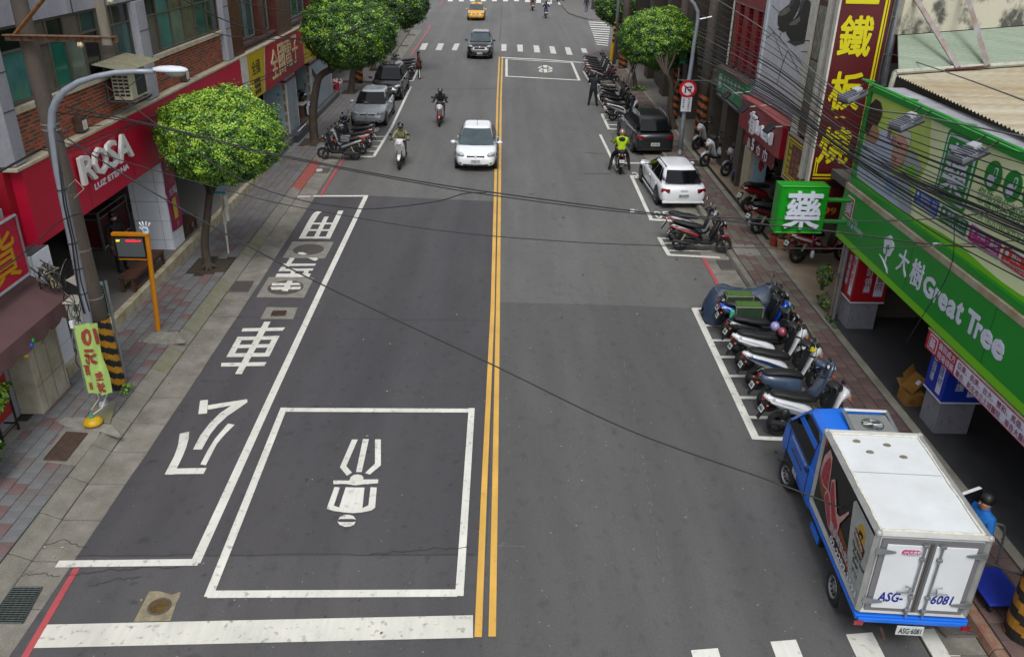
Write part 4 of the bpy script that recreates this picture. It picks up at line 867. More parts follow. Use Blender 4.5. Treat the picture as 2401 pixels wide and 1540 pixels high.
for t, w_, h in ((0, .04, .04), (.06, .06, .05), (.2, .1, .07), (.5, .135, .08), (.8, .12, .07), (.95, .08, .045), (1, .03, .02)):
    rr.append([(h0.x+L_*t, 14.25+w_*math.cos(a), h0.z+.02+(h*math.sin(a) if math.sin(a) > 0 else h*.35*math.sin(a))) for a in [2*math.pi*k/14 for k in range(14)]])
b.loft(rr); b.build('lamp_head', M('lamp_white', '#c4cad2', .35), e, smooth=True)
MB().ball((h0.x+L_*.62, 14.25, h0.z-.0), (L_*.33, .1, .09), 12, 8).build('lens', M('lamp_lens', '#8c9287', .2, spec=.8), e, smooth=True)
b = MB()
for z in (.9, 1.6, 2.6, 3.1, 3.6, 4.6):
    t = next(i for i in range(1, len(lp_)) if lp_[i].z > z); a = (z-lp_[t-1].z)/(lp_[t].z-lp_[t-1].z); p = lp_[t-1].lerp(lp_[t], a)
    b.lathe([(.092, 0), (.092, .02)], p, n=12)
b.build('strap', M('strap_dark', '#333538', .6), e)
e = empty('utility_pole', (-8.0, 14.95, .15), 0, 'tall dark concrete utility pole beside the street lamp with yellow and black striped foot', 'utility pole')
POLEC = M('pole_concrete', '#453f39', .85, var=.35, vs=1.6, col2='#5b5048', bump=.3, fine=.12, stretch=(1, 1, .4))
up = [PY(*p, 14.95) for p in ((262, 915), (206, 640), (152, 420), (100, 225), (58, 60), (30, -60), (5, -200))]
up[0] = V(-8.02, 14.95, .15)
b = MB(); b.tube(up, [.17, .16, .155, .148, .14, .13, .12], 18); b.build('shaft', POLEC, e, smooth=True)
STR_Y = M('hazard_yellow', '#a9780f', .55, var=.2, vs=6); STR_K = M('hazard_black', '#14151a', .6, var=.2, vs=6); STR_O = M('hazard_orange', '#8a4a1a', .6, var=.25, vs=5)
def stripes_wrap(par, base, top, r, z0, z1, m1, m2, n=24, k=9, slope=1.0):
    b = MB(); d = (top-base)/(top.z-base.z); K = 48
    for j in range(K):
        for i in range(n):
            P = []
            for jj, ii in ((j, i), (j, i+1), (j+1, i+1), (j+1, i)):
                z = z0+(z1-z0)*jj/K; a = 2*math.pi*ii/n; c = base+d*(z-base.z); P.append(c+V(r*math.cos(a), r*math.sin(a), 0))
            ph = (j/K*k+i/n*slope) % 1
            b.poly(P, 0 if ph < .5 else 1)
    return b.build('stripe_sleeve', [m1, m2], par, smooth=True)
stripes_wrap(e, up[0], up[1], .18, .18, 1.75, STR_Y, STR_K, k=5.5, slope=2)
RS = M('rusty_steel', '#5a2a1c', .8, .2, var=.5, vs=14, col2='#7b6a55', bump=.3)
x0, x1 = PY(12, 87, 14.7), PY(272, 84, 14.7)
b = MB(); b.box(x0.x, x1.x, 14.68, 14.76, x0.z-.06, x0.z+.04); b.box(x0.x, x1.x, 14.60, 14.675, x0.z+.03, x0.z+.045); b.build('cross_arm', RS, e)
b = MB(); b.tube([PY(28, 90, 14.7), PY(105, -5, 14.7), PY(150, -60, 14.7)], .035, 4); b.build('brace', M('ochre_steel', '#6b4a25', .8, .2, var=.4, vs=10), e)
b = MB(); b.box(x1.x-.22, x1.x-.06, 14.62, 14.678, x1.z-.15, x1.z+1.2); b.build('timber_post', M('weathered_timber', '#6b6458', .9, var=.3, vs=8, stretch=(1, 1, .2)), e)
INS = M('porcelain', '#b5a98a', .3)
for px_, pz in ((x1.x+.02, x1.z+.55), (x0.x+1.25, x0.z-.1)): MB().lathe([(.02, 0), (.05, .01), (.03, .03), (.055, .05), (.03, .08)], (px_, 14.6, pz), (1, 0, 0), 12).build('insulator', INS, e, smooth=True)
b = MB()
for z, rr in ((5.6, .16), (5.5, .16), (2.2, .17), (4.3, .155), (3.2, .16)):
    t = [p for p in up]; i = next(i for i in range(1, len(t)) if t[i].z > z); a = (z-t[i-1].z)/(t[i].z-t[i-1].z); p = t[i-1].lerp(t[i], a); b.lathe([(rr, 0), (rr, .025)], p, n=16)
b.build('band', M('band_grey', '#85837c', .6, .2), e)
MB().tube([up[2]+V(.1, -.12, -.1), up[2]+V(.3, -.2, .05), up[2]+V(.42, -.2, -.12), up[2]+V(.2, -.2, -.3)], .006, 6).build('wire_loop', OFFW, e)
e = empty('electric_cabinet', (-8.55, 15.05, 1.55), 0, 'grey metal electric cabinet with louvres hung beside the street lamp', 'cabinet')
CG = M('cabinet_grey', '#9c9d94', .55, var=.08, vs=3)
P_('body', CG, (-8.72, -8.33, 14.95, 15.3, 1.58, 2.06), par=e, bevel=.008); P_('lid', M('cabinet_lid', '#aaa79b', .6, var=.1), (-8.75, -8.31, 14.9, 15.33, 2.061, 2.085), par=e, bevel=.008)
for z in (1.68, 1.9):
    for k in range(4): P_('louvre', JOINT, (-8.55, -8.45, 14.94, 14.949, z+k*.026, z+.01+k*.026), par=e)
P_('door_edge', JOINT, (-8.64, -8.632, 14.942, 14.949, 1.6, 2.05), par=e)
P_('bracket', STEEL, (-8.32, -8.1, 15.1, 15.14, 1.7, 1.74), par=e)
e = empty('loudspeaker_shade', (-8.55, 15.2, 2.35), 0, 'white triangular metal lamp shade above the electric cabinet', 'lamp shade'); b = MB(); b.prism([(-8.72, 15.2, 2.45), (-8.42, 15.2, 2.6), (-8.32, 15.2, 2.2)], (.05, .25, 0)); b.build('shade', OFFW, e)
e = empty('flag', (-7.86, 13.5, .17), 0, 'lime green vertical advertising flag with red writing on a yellow round base', 'flag')
LG = M('flag_lime', '#9dba66', .75, var=.05, vs=3); f0 = V(-7.86, 13.5, .17); ftop = V(-7.84, 13.55, 2.35)
BY = M('base_yellow', '#b8920c', .45, var=.1, vs=9)
MB().lathe([(.13, 0), (.175, .03), (.18, .08), (.14, .12), (.13, .13), (.06, .155), (.04, .16)], f0, n=24).build('base', BY, e, smooth=True)
MB().lathe([(.045, .15), (.045, .2), (.03, .21), (.03, .24)], f0, n=12).build('collar', M('collar_teal', '#2f8f7a', .5), e)
MB().tube([f0+V(0, 0, .2), ftop], .012, 8).build('pole', STEEL, e)
MB().box(ftop.x-.03, ftop.x+.03, 13.52, 13.57, 2.22, 2.36).build('cap', PAPER, e)
b = MB(); ny, nx = 22, 12; grid = []
def flagpt(u, v):   # u across, v up
    a = -1.05+.25*math.sin(v*3); w_ = .43*u*(1-.12*math.sin(v*3.1+1))
    s_ = (.05*math.sin(u*7+v*4)+.035*math.sin(u*15-v*6))*u
    return V(-7.85+w_*math.cos(a*.35)+s_*.3, 13.55+w_*.25+s_, .84+1.42*v-.07*u*(1-v)+.02*math.sin(v*8)*u)
for j in range(ny+1):
    for i in range(nx+1): b.v.append(flagpt(i/nx, j/ny))
for j in range(ny):
    for i in range(nx): a = j*(nx+1)+i; b.f.append([a, a+1, a+nx+2, a+nx+1]); b.m.append(0)
b.build('cloth', LG, e, smooth=True)
FR = M('flag_red_ink', '#8d3a30', .8)
def flagtext(s, u0, v0, du, dv, flip=False, bold=.02):
    vs, fs = glyphs(s)[:2]; b = MB()
    for k in range(5):
        a = k*1.257; P = []
        for x, y in vs:
            if flip: x = 1-x
            P.append(flagpt(u0+du*x+bold*math.cos(a), v0+dv*y+bold*.5*math.sin(a))+V(.004, -.012-.0005*k, .002))
        b.add(P, fs)
    b.build('lettering', FR, e, recalc=False)
flagtext('10', .3, .72, .5, .2, True, .03); flagtext('元', .25, .45, .4, .2, True, .03); flagtext('百', .1, .28, .22, .14, True, .02); flagtext('生', .55, .2, .3, .12, True, .02); flagtext('活', .52, .04, .34, .12, True, .02)
flagtext('送', .12, .06, .16, .1, True, .01)
MB().tube([f0+V(0, 0, .2), f0+V(.12, .2, .25), f0+V(.17, .4, .45), V(-7.86, 14.2, .7)], .012, 6).build('tie_tape', OFFW, e)
MB().tube([f0+V(0, 0, .3), f0+V(.05, .3, .4), V(-8.05, 14.2, .5)], .01, 6).build('tie_tape', OFFW, e)
# ================================================================ RIGHT SIDE
GRN = M('sign_green', '#138524', .4, var=.06, vs=1.2); LIME = M('sign_lime', '#6cb812', .45); GRN_D = M('frame_green', '#0f7d22', .5, var=.08, vs=3)
RUSTC = M('ledge_rust_stained', '#a9a595', .8, var=.25, vs=2.5, col2='#8d7a58', fine=.08); MOS = M('mosaic_tile', '#85858f', .3, var=.1, vs=8)
def oX(X, zf, pts): return [PX(*zf(*p), X) for p in pts]
def xpoly(name, X, pts, mat, par, lift=.004, th=.004):
    """flat print on a wall facing the road (right side); pts = (Y, z)"""
    b = MB(); b.prism([(X-lift, y, z) for y, z in pts], (-th, 0, 0)); return b.build(name, mat, par)
def xtext(name, s, X, y, z, w_, h, mat, par, **k): return text(name, s, (X, y, z), (0, -w_, 0), (0, 0, h), mat, par, **k)
def rrect(y0, y1, z0, z1, r=.05, n=4):
    P = []
    for cy, cz, a0 in ((y1-r, z0+r, 270), (y1-r, z1-r, 0), (y0+r, z1-r, 90), (y0+r, z0+r, 180)):
        for k in range(n+1): a = R_(a0+90*k/n); P.append((cy+r*math.cos(a), cz+r*math.sin(a)))
    return P
PH = empty('pharmacy_building', (8.6, 15, 0), 0, 'low pharmacy shop building with dark arcade under green signs on the right', 'building')
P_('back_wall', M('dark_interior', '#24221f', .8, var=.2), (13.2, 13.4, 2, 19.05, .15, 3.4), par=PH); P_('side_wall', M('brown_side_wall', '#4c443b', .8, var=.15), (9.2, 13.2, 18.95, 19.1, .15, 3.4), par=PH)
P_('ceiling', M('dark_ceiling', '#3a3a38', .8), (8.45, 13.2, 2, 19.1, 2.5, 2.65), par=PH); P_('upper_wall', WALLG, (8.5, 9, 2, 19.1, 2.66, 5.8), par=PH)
P_('ledge', RUSTC, (8.19, 8.5, 4, 10.4, 3.42, 3.56), (8.19, 8.5, 10.41, 13.4, 3.42, 3.56), (8.19, 8.5, 13.41, 16.4, 3.42, 3.56), (8.19, 8.5, 16.41, 19.28, 3.42, 3.56), par=PH, bevel=.01)
S = empty('shop_sign', (8.2, 15, 2.2), 0, 'long green pharmacy fascia sign with white letters and a lime lower edge', 'sign')
P_('panel', GRN, (8.2, 8.44, 3, 19.28, 2.36, 3.415), par=S); P_('lower_edge', LIME, (8.2, 8.44, 3, 19.28, 2.2, 2.358), par=S); P_('end_cap', GRN_D, (8.2, 8.44, 19.281, 19.31, 2.2, 3.41), par=S)
for y_ in (6.2, 9.3, 12.4, 15.5): P_('panel_seam', M('seam_green', '#0b4d14', .6), (8.1965, 8.1995, y_, y_+.012, 2.37, 3.41), par=S)
LW = M('letter_lilac_white', '#c6c9da', .45)
for ch, y, w_, z, h in (('大', 15.98, .48, 2.64, .52), ('樹', 15.36, .5, 2.62, .54)): xtext('letter', ch, 8.2, y, z, w_, h, LW, S, bold=.03, depth=.012)
for ch, y, w_, h, z in (('G', 14.80, .43, .42, 2.64), ('r', 14.33, .19, .31, 2.65), ('e', 14.15, .33, .33, 2.64), ('a', 13.81, .31, .33, 2.64), ('t', 13.50, .24, .41, 2.65), ('T', 13.14, .40, .42, 2.66), ('r', 12.80, .20, .31, 2.66), ('e', 12.61, .36, .34, 2.65), ('e', 12.25, .37, .35, 2.64)):
    xtext('letter', ch, 8.2, y, z, w_, h, LW, S, bold=.042, depth=.003)
b = MB()
for y, z, r in ((16.62, 3.0, .12), (16.5, 3.08, .12), (16.38, 3.0, .12), (16.43, 2.88, .12), (16.58, 2.87, .12)):
    b.lathe([(r, 0), (r, .01+.001*len(b.f)/40)], (8.195, y, z), (-1, 0, 0), 16)
b.build('tree_emblem', LW, S); b = MB(); b.prism([(8.19, 16.53, 2.6), (8.19, 16.45, 2.6), (8.19, 16.46, 2.86), (8.19, 16.52, 2.86)], (-.006, 0, 0)); b.build('emblem_trunk', LW, S)
b = MB()
for k, w0 in ((0, 1),):
    b.tube([(8.18, 16.56, 2.72), (8.176, 16.5, 2.8), (8.176, 16.55, 2.95), (8.176, 16.47, 3.0), (8.176, 16.47, 2.9), (8.176, 16.4, 2.95)], .014, 4)
b.build('emblem_line', GRN, S); b = MB(); b.tube([(8.185, 16.82, 2.66), (8.185, 16.6, 2.62), (8.185, 16.35, 2.5), (8.185, 16.28, 2.42)], [.006, .02, .02, .004], 5); b.build('emblem_swoosh', LW, S)
RBG = M('sign_red_square', '#b3122a', .4)
xpoly('red_square', 8.2, rrect(18.6, 19.02, 2.84, 3.33, .05), PAPER, S); xpoly('red_square', 8.2, rrect(18.625, 18.995, 2.865, 3.305, .04), RBG, S, .009); xtext('letter', '藥', 8.186, 18.97, 2.9, .32, .36, LW, S, bold=.03)
xtext('small_letters', '第147店', 8.2, 18.58, 2.80, .36, .1, LW, S, bold=.01); xtext('small_letters', '醫院處方', 8.2, 19.1, 2.66, .52, .12, LW, S, bold=.01); xtext('small_letters', '中央藥局', 8.2, 18.36, 2.66, .52, .13, LW, S, bold=.01)
MB().lathe([(.06, 0), (.06, .006)], (8.196, 18.47, 2.71), (-1, 0, 0), 16).build('round_logo', M('logo_blue', '#8aa4d8', .4), S)
# billboard
BB = empty('billboard', (8.3, 15, 3.6), 0, 'pale green pharmacy billboard with two printed people and a big green 藥 panel', 'billboard')
pg = M('print_pale_green', '#dbe5b2', .5, var=.04, vs=.8); P_('panel', pg, (8.3, 8.42, 3, 19.05, 3.72, 5.72), par=BB)
P_('frame', GRN_D, (8.24, 8.46, 3, 19.2, 5.722, 5.84), (8.24, 8.46, 19.052, 19.2, 3.7, 5.72), par=BB)
P_('frame_bottom', GRN, (8.24, 8.46, 3, 19.2, 3.57, 3.70), par=BB)
b = MB(); n = 30; up_ = [(19.04-16*i/n, 3.83+.05*math.sin(i*.9)) for i in range(n+1)]; b.prism([(8.296, y, z) for y, z in [(19.04, 3.705)]+up_+[(3.04, 3.705)]], (-.0035, 0, 0)); b.build('lime_wave', LIME, BB)
yg = M('print_yellow_green', '#a9c63e', .5, var=.1, vs=.7, col2='#bfd07c')
xpoly('print_ground', 8.3, [(19.0, 3.9), (19.0, 5.7), (16.2, 5.7), (15.9, 5.0), (16.2, 4.2), (16.5, 3.87)], yg, BB, .001)
SKIN = M('print_skin', '#a97a5c', .5, var=.08, vs=4); HAIRP = M('print_hair', '#3a2418', .5, var=.2, vs=5); COAT = M('print_coat', '#aebcd2', .5, var=.06, vs=3); COAT2 = M('print_coat_shadow', '#98a4b4', .5, var=.1, vs=3)
def pprint(name, pts, mat, lift, zf=zm(3300, 400, 1.926)):
    q = oX(8.3, zf, pts); b = MB(); b.prism([(8.3-lift, p.y, p.z) for p in q], (-.002, 0, 0)); return b.build(name, mat, BB)
pprint('printed_coat', [(95, 420), (130, 330), (175, 285), (260, 250), (330, 330), (350, 520), (390, 740), (420, 800), (330, 740), (95, 560)], COAT, .008)
pprint('printed_neck', [(150, 260), (215, 210), (270, 260), (225, 320)], SKIN, .011)
pprint('printed_face', [(195, 150), (235, 165), (250, 190), (262, 230), (240, 270), (205, 275), (175, 240)], SKIN, .0135)
pprint('printed_hair', [(175, 260), (150, 180), (165, 90), (195, 20), (240, -25), (275, 0), (290, 60), (282, 110), (250, 175), (220, 165), (200, 200)], HAIRP, .016)
pprint('printed_coat', [(395, 560), (440, 520), (490, 600), (510, 740), (500, 850), (420, 800), (370, 620)], COAT2, .0185)
pprint('printed_coat', [(270, 220), (320, 200), (385, 270), (370, 480), (330, 520), (245, 460)], COAT, .0195)
pprint('printed_hair', [(400, 240), (430, 195), (470, 185), (500, 215), (508, 260), (495, 330), (460, 300)], M('print_white_hair', '#c0bcb0', .5), .021)
pprint('printed_face', [(385, 290), (410, 240), (450, 250), (485, 310), (470, 400), (430, 480), (380, 500), (352, 440), (362, 370)], M('print_pink_skin', '#bf8d7c', .5, var=.1, vs=5), .0235)
pprint('printed_brow', [(405, 300), (440, 322), (436, 330), (402, 310)], HAIRP, .026); pprint('printed_mouth', [(372, 400), (400, 425), (392, 440), (366, 412)], M('print_lips', '#8d4a44', .5), .026); pprint('printed_eye', [(395, 330), (415, 340), (412, 350), (392, 341)], HAIRP, .026)
pprint('printed_bag', [(470, 400), (510, 345), (560, 420), (590, 500), (545, 560), (450, 490)], M('print_grey', '#9aa2a4', .5, var=.1), .022); pprint('printed_bag', [(460, 500), (520, 470), (560, 530), (500, 560)], LIME, .025)
pprint('printed_shirt', [(330, 540), (395, 560), (360, 700), (310, 650)], M('print_sky', '#86a2cf', .5, var=.1), .027)
for k, (s, y0) in enumerate((('醫院', 17.85), ('處方', 17.6))): text('printed_writing', s, (8.27, y0, 4.95-.05*k), (0, -.2, -.02), (0, .0, .22), M('print_redblue', '#a0403a', .5), BB, bold=.01)
# 藥 panel
bo = rrect(14.25, 15.45, 4.42, 5.72-.02, .1); xpoly('character_panel', 8.3, bo, GRN, BB, .006); xpoly('character_panel_rim', 8.3, rrect(14.31, 15.39, 4.48, 5.64, .08), LW, BB, .0105); xpoly('character_panel_field', 8.3, rrect(14.36, 15.34, 4.53, 5.59, .07), GRN, BB, .0155)
xtext('character', '藥', 8.3, 15.28, 4.58, .86, .95, LW, BB, bold=.035, lift=.022)
for y, s in ((13.68, '藥'), (13.08, '乳'), (12.5, '保')):
    MB().lathe([(.26, 0), (.26, .006)], (8.294, y, 5.28), (-1, 0, 0), 24).build('round_symbol', GRN, BB); MB().lathe([(.11, 0), (.11, .004)], (8.285, y+.03, 5.2), (-1, .0, 0), 16).build('symbol_mark', LW, BB); xpoly('symbol_mark', 8.286, rrect(y-.12, y-.02, 5.26, 5.44, .03), LW, BB); xpoly('symbol_mark', 8.2815, rrect(y-.1, y-.04, 5.28, 5.42, .02), GRN, BB)
GP = M('print_green_text', '#2f8a2a', .5)
xtext('slogan', '您值得信賴的藥局', 8.3, 14.0, 4.75, 2.0, .28, GP, BB, bold=.005); xtext('slogan', 'YOUR TRUSTWORTHY PHARMACY', 8.3, 14.05, 4.5, 2.4, .13, GP, BB, bold=.004)
for y, c, s1, s2 in ((16.13, '#1c4fb5', '醫療器材・營養', 'Medical Equipment'), (15.03, '#12722a', '藥品・保健', 'Medical & Health'), (13.93, '#b5127c', '孕媽・醫美', 'Maternity & Cosmeceuticals'), (12.84, '#c22a1a', '嬰幼・奶粉', 'Infant Formula')):
    m = M('label'+c, c, .45); xpoly('label_rim', 8.3, rrect(y-1.04, y, 4.05, 4.37, .04), LW, BB, .006); xpoly('label_field', 8.3, rrect(y-1.02, y-.02, 4.07, 4.35, .035), m, BB, .011); xtext('label_text', s1, 8.3, y-.28, 4.2, .68, .12, LW, BB, bold=.015, lift=.017); xtext('label_text', s2, 8.3, y-.12, 4.1, .85, .06, LW, BB, bold=.008, lift=.017)
    MB().lathe([(.05, 0), (.05, .004)], (8.284, y-.14, 4.26), (-1, 0, 0), 12).build('label_mark', LW, BB)
b = MB()
for y0, y1 in ((19.1, 17.4), (16.9, 15.1), (14.6, 12.8), (12.3, 10.5)): b.tube([(8.3, y0, 5.93), (8.0, y0-.05, 5.98), (8.0, y1, 5.98), (8.3, y1, 5.85)], .025, 6)
b.build('top_rail', GRN_D, BB)
LGY = M('floodlight_grey', '#7c7e88', .45, .3, var=.1, vs=8)
for k, (y, lb) in enumerate(((18.75, 'leftmost grey floodlight on the billboard, in front of the tall red sign'), (16.02, 'middle grey floodlight over the printed man with glasses'), (13.62, 'rightmost grey floodlight above the 藥 panel'))):
    e = empty('floodlight', (7.75, y, 5.7), 0, lb, 'floodlight', 'floodlights along the top of the billboard')
    T = Matrix.Translation((7.72, y, 5.68)) @ Euler((R_(0), R_(-22), R_(12))).to_matrix().to_4x4()
    MB().box(-.24, .24, -.19, .19, -.05, .04, 0, T).build('body', LGY, e, bevel=.01); MB().box(-.26, .26, -.21, .21, -.075, -.051, 0, T).build('rim', M('flood_dark', '#33343a', .5), e)
    for j in range(8): MB().box(-.22+j*.055, -.2+j*.055, -.185, .185, .041, .07, 0, T).build('cooling_fin', LGY, e)
    MB().box(.05, .2, -.1, .1, .041, .12, 0, T).build('driver_box', M('flood_light', '#a5a8ac', .4, .2), e, bevel=.01)
    b = MB(); b.tube([(7.8, y-.2, 5.74), (8.1, y-.22, 5.97)], .018, 5); b.tube([(7.8, y+.2, 5.74), (8.1, y+.18, 5.97)], .018, 5); b.build('bracket', BLACK, e)
# roofs behind
RF1 = M('corrugated_tan', '#a29e8c', .75, var=.3, vs=1.1, col2='#877556', fine=.08, stretch=(.25, 1.6, 1)); RF2 = M('corrugated_green', '#8c968a', .75, var=.2, vs=1.2, col2='#6f7f66', fine=.08, stretch=(.25, 1.6, 1))
dr = V(3.86, 1.71, 0).normalized()
def corr(name, A, B, C, D, n, m, par, amp=.02):
    """A->B lower edge, D->C upper edge; ribs run A->B"""
    b = MB(); nrm = (B-A).cross(D-A).normalized()
    for i in range(n*4+1):
        t = i/(n*4); h = amp*math.sin(i*math.pi/2); b.v += [A.lerp(D, t)+nrm*h, B.lerp(C, t)+nrm*h]
    for i in range(n*4): b.f.append([2*i, 2*i+1, 2*i+3, 2*i+2]); b.m.append(0)
    return b.build(name, m, par, smooth=True)
RB = empty('corrugated_roof_shed', (9, 19, 5.5), 0, 'rusty tan and green corrugated roofs behind the pharmacy billboard', 'roof')
E1_ = V(9.02, 19.66, 5.98); E2_ = E1_+dr*9
corr('lower_roof', V(8.55, 8, 5.86)+V(0, 0, 0), V(16.8, 11.6, 5.86), E2_, E1_, 80, RF1, RB, .022)
for m_ in (RF1, RF2):
    for n_ in m_.node_tree.nodes:
        if n_.type == 'MAPPING': n_.inputs['Rotation'].default_value = (0, 0, -math.atan2(1.71, 3.86)); n_.inputs['Scale'].default_value = (.12, 2.6, 1)
U1 = PY(2105, 84, 21.9); U2 = PY(2401, 62, 23.6); U2 = U1.lerp(U2, 2.2)
corr('upper_roof', E1_+V(.05, .05, .1), E2_+V(0, 0, .1), U2, U1, 22, RF2, RB, .03)
STW = M('stained_wall', '#b9b5a2', .9, var=.6, vs=1.3, col2='#4d4c48', fine=.1); 
b = MB(); b.prism([U1+V(0, 0, .02), U2+V(0, 0, .02), U2+V(0, 0, 6), U1+V(0, 0, 6)], (-.1, .25, 0)); b.build('upper_wall', STW, RB)
stn = STW.node_tree; 
for n_ in stn.nodes:
    if n_.type == 'VALTORGB': n_.color_ramp.elements[0].position = .40; n_.color_ramp.elements[1].position = .52
b = MB(); b.tube([E1_+V(-.05, -.02, .08), E2_+V(0, -.02, .08)], .06, 8); b.build('gutter_pipe', M('pipe_white', '#a3a495', .6, var=.2, vs=4), RB); MB().tube([E1_+V(-.05, 0, .08), E1_+V(-.1, -.02, -.5)], .06, 8).build('downpipe', M('pipe_white'), RB)
BEAM = M('beam_grey_rust', '#97989b', .7, var=.5, vs=3, col2='#80695c')
for (a, c) in (((2137, -20), (2247, 160)), ((2265, -20), (2316, 156))):
    t = (c[0]-2110)/(2401-2110); q = E1_.lerp(E1_+dr*4.3, t); lo = PY(c[0], c[1], 19.5+t*1.7); hi = PY(a[0], a[1], 21.5+t*1.4); MB().tube([lo, hi], .075, 4).build('diagonal_beam', BEAM, RB)
MB().tube([PY(2216, 165, 20.2), PY(2306, 157, 20.6)], .03, 4).build('rail', M('dark_red_rail', '#4d1d1a', .7), RB)
# blade sign
BS = empty('blade_sign', (8.85, 21.8, 2.9), 0, 'tall dark red vertical sign with yellow characters 鐵板燒', 'sign')
DKR = M('sign_dark_red', '#4f0a10', .45, var=.08, vs=2); YLW = M('sign_bright_yellow', '#c4bb00', .45)
P_('panel', DKR, (8.24, 9.52, 21.8, 21.95, 2.85, 10.5), par=BS)
P_('edge', OFFW, (8.19, 8.239, 21.76, 21.97, 2.8, 10.5), par=BS)
P_('border', YLW, (9.34, 9.39, 21.79, 21.799, 3.0, 10.5), (9.42, 9.45, 21.79, 21.799, 2.94, 10.5), (8.32, 9.339, 21.79, 21.799, 3.0, 3.05), (8.32, 9.419, 21.79, 21.799, 2.92, 2.95), (8.32, 8.35, 21.79, 21.799, 3.051, 3.5), (8.38, 8.41, 21.79, 21.799, 3.051, 3.5), par=BS)
for ch, z, h in (('鐵', 6.08, 1.0), ('板', 4.75, .98), ('燒', 3.33, 1.0), ('堡', 7.34, 1.0)):
    text('character', ch, (8.34, 21.795, z), (.84, 0, 0), (0, 0, h), YLW, BS, bold=.055, lift=.01)
P_('dash', M('dash_gold', '#c79a30', .5), (8.62, 8.9, 21.78, 21.79, 4.55, 4.6), par=BS)
e = empty('steel_post', (9.75, 21.8, 3), 0, 'grey steel mast behind the tall red sign', 'post')
q = [PY(2112, -10, 22.1), PY(2085, 120, 22.1), PY(2050, 310, 22.1)]; MB().tube(q, .09, 10).build('mast', STEEL, e); b = MB()
for z in (4.3, 5.2, 6.1, 7.0): b.tube([(9.5, 22.0, z), (9.9, 22.1, z+.05)], .02, 5)
b.tube([(9.6, 22, 3), (9.66, 22, 8.5)], .03, 5); b.build('bracket', IRON, e)
# side menu signs, white post, food strip
e = empty('sign_post', (8.25, 22.5, 3), 0, 'white square post left of the tall red sign with small printed signs', 'post')
P_('post', OFFW, (8.2, 8.36, 22.35, 22.55, 2.75, 9.5), par=e)
for z in (3.3, 4.0, 5.0, 6.2): xtext('small_marks', 'HHIII', 8.2, 22.5, z, .12, .08, M('print_grey'), e)
FOODR = M('frame_maroon', '#4a2a28', .6, var=.2); FOOD = M('food_photo', '#8c8b7c', .5, var=.8, vs=6, col2='#4a4a3a'); FOODB = M('food_photo_red', '#7a5f54', .5, var=.8, vs=7, col2='#413a34')
e = empty('food_picture_strip', (8.4, 23.3, 3.6), 0, 'narrow vertical strip of printed food pictures between white posts', 'sign')
P_('backing', FOODR, (8.4, 8.46, 22.7, 23.75, 3.7, 7.3), par=e)
for z0, z1, m in ((3.8, 4.6, FOODB), (4.65, 5.75, FOOD), (5.8, 7.15, FOOD)): P_('picture', m, (8.385, 8.399, 22.8, 23.65, z0, z1), par=e)
P_('side_post', OFFW, (8.37, 8.5, 23.8, 24.3, 3.6, 9.5), par=e)
for z in (5.9, 6.2): P_('pin', BLACK, (8.2, 8.37, 23.95, 23.98, z, z+.02), par=e)
e = empty('menu_sign', (8.3, 23.3, 2.6), 0, 'small dark red and yellow framed menu sign reading 平價鐵板燒', 'sign')
P_('panel', DKR, (8.3, 8.36, 22.65, 24.15, 2.35, 3.6), par=e); P_('rim', M('rim_grey', '#8d8278', .5), (8.29, 8.37, 22.6, 22.649, 2.3, 3.65), (8.29, 8.37, 24.151, 24.2, 2.3, 3.65), (8.29, 8.37, 22.65, 24.15, 2.3, 2.349), (8.29, 8.37, 22.65, 24.15, 3.601, 3.65), par=e)
b = MB()
for y0, y1, z0, z1 in ((22.7, 24.1, 3.5, 3.54), (22.7, 24.1, 2.41, 2.45), (24.05, 24.09, 2.451, 3.499), (22.7, 24.0, 3.43, 3.45), (22.7, 24.0, 2.5, 2.52), (23.98, 24.0, 2.521, 3.43)): b.box(8.292, 8.299, y0, y1, z0, z1)
b.build('border', YLW, e)
for i, ch in enumerate('平價鐵板燒'): xtext('character', ch, 8.3, 23.92, 3.26-.18*i, .28, .15, YLW, e, bold=.03)
for i, ch in enumerate('牛排海鮮'): xtext('character', ch, 8.3, 23.5, 3.2-.2*i, .16, .13, M('print_ochre'), e)
for i, ch in enumerate('火鍋飯麵湯'): xtext('character', ch, 8.3, 23.2, 3.2-.17*i, .14, .11, M('print_ochre'), e)
for i, ch in enumerate('歡迎'): xtext('character', ch, 8.3, 22.95, 2.85-.2*i, .17, .15, YLW, e, bold=.02)
e = empty('menu_sign', (8.7, 20.5, 2.0), 0, 'dark red sign with 099 number below the tall red sign, behind the green 藥 box', 'sign')
P_('panel', DKR, (8.25, 9.45, 21.55, 21.6, 1.75, 2.75), par=e); text('number', '099', (8.5, 21.55, 2.0), (.55, 0, 0), (0, 0, .2), M('print_ochre'), e, bold=.02); text('character', '熱炒美食', (8.6, 21.55, 2.35), (.6, 0, 0), (0, 0, .16), M('print_ochre'), e)
P_('rim', YLW, (8.25, 9.45, 21.54, 21.549, 1.76, 1.79), par=e)
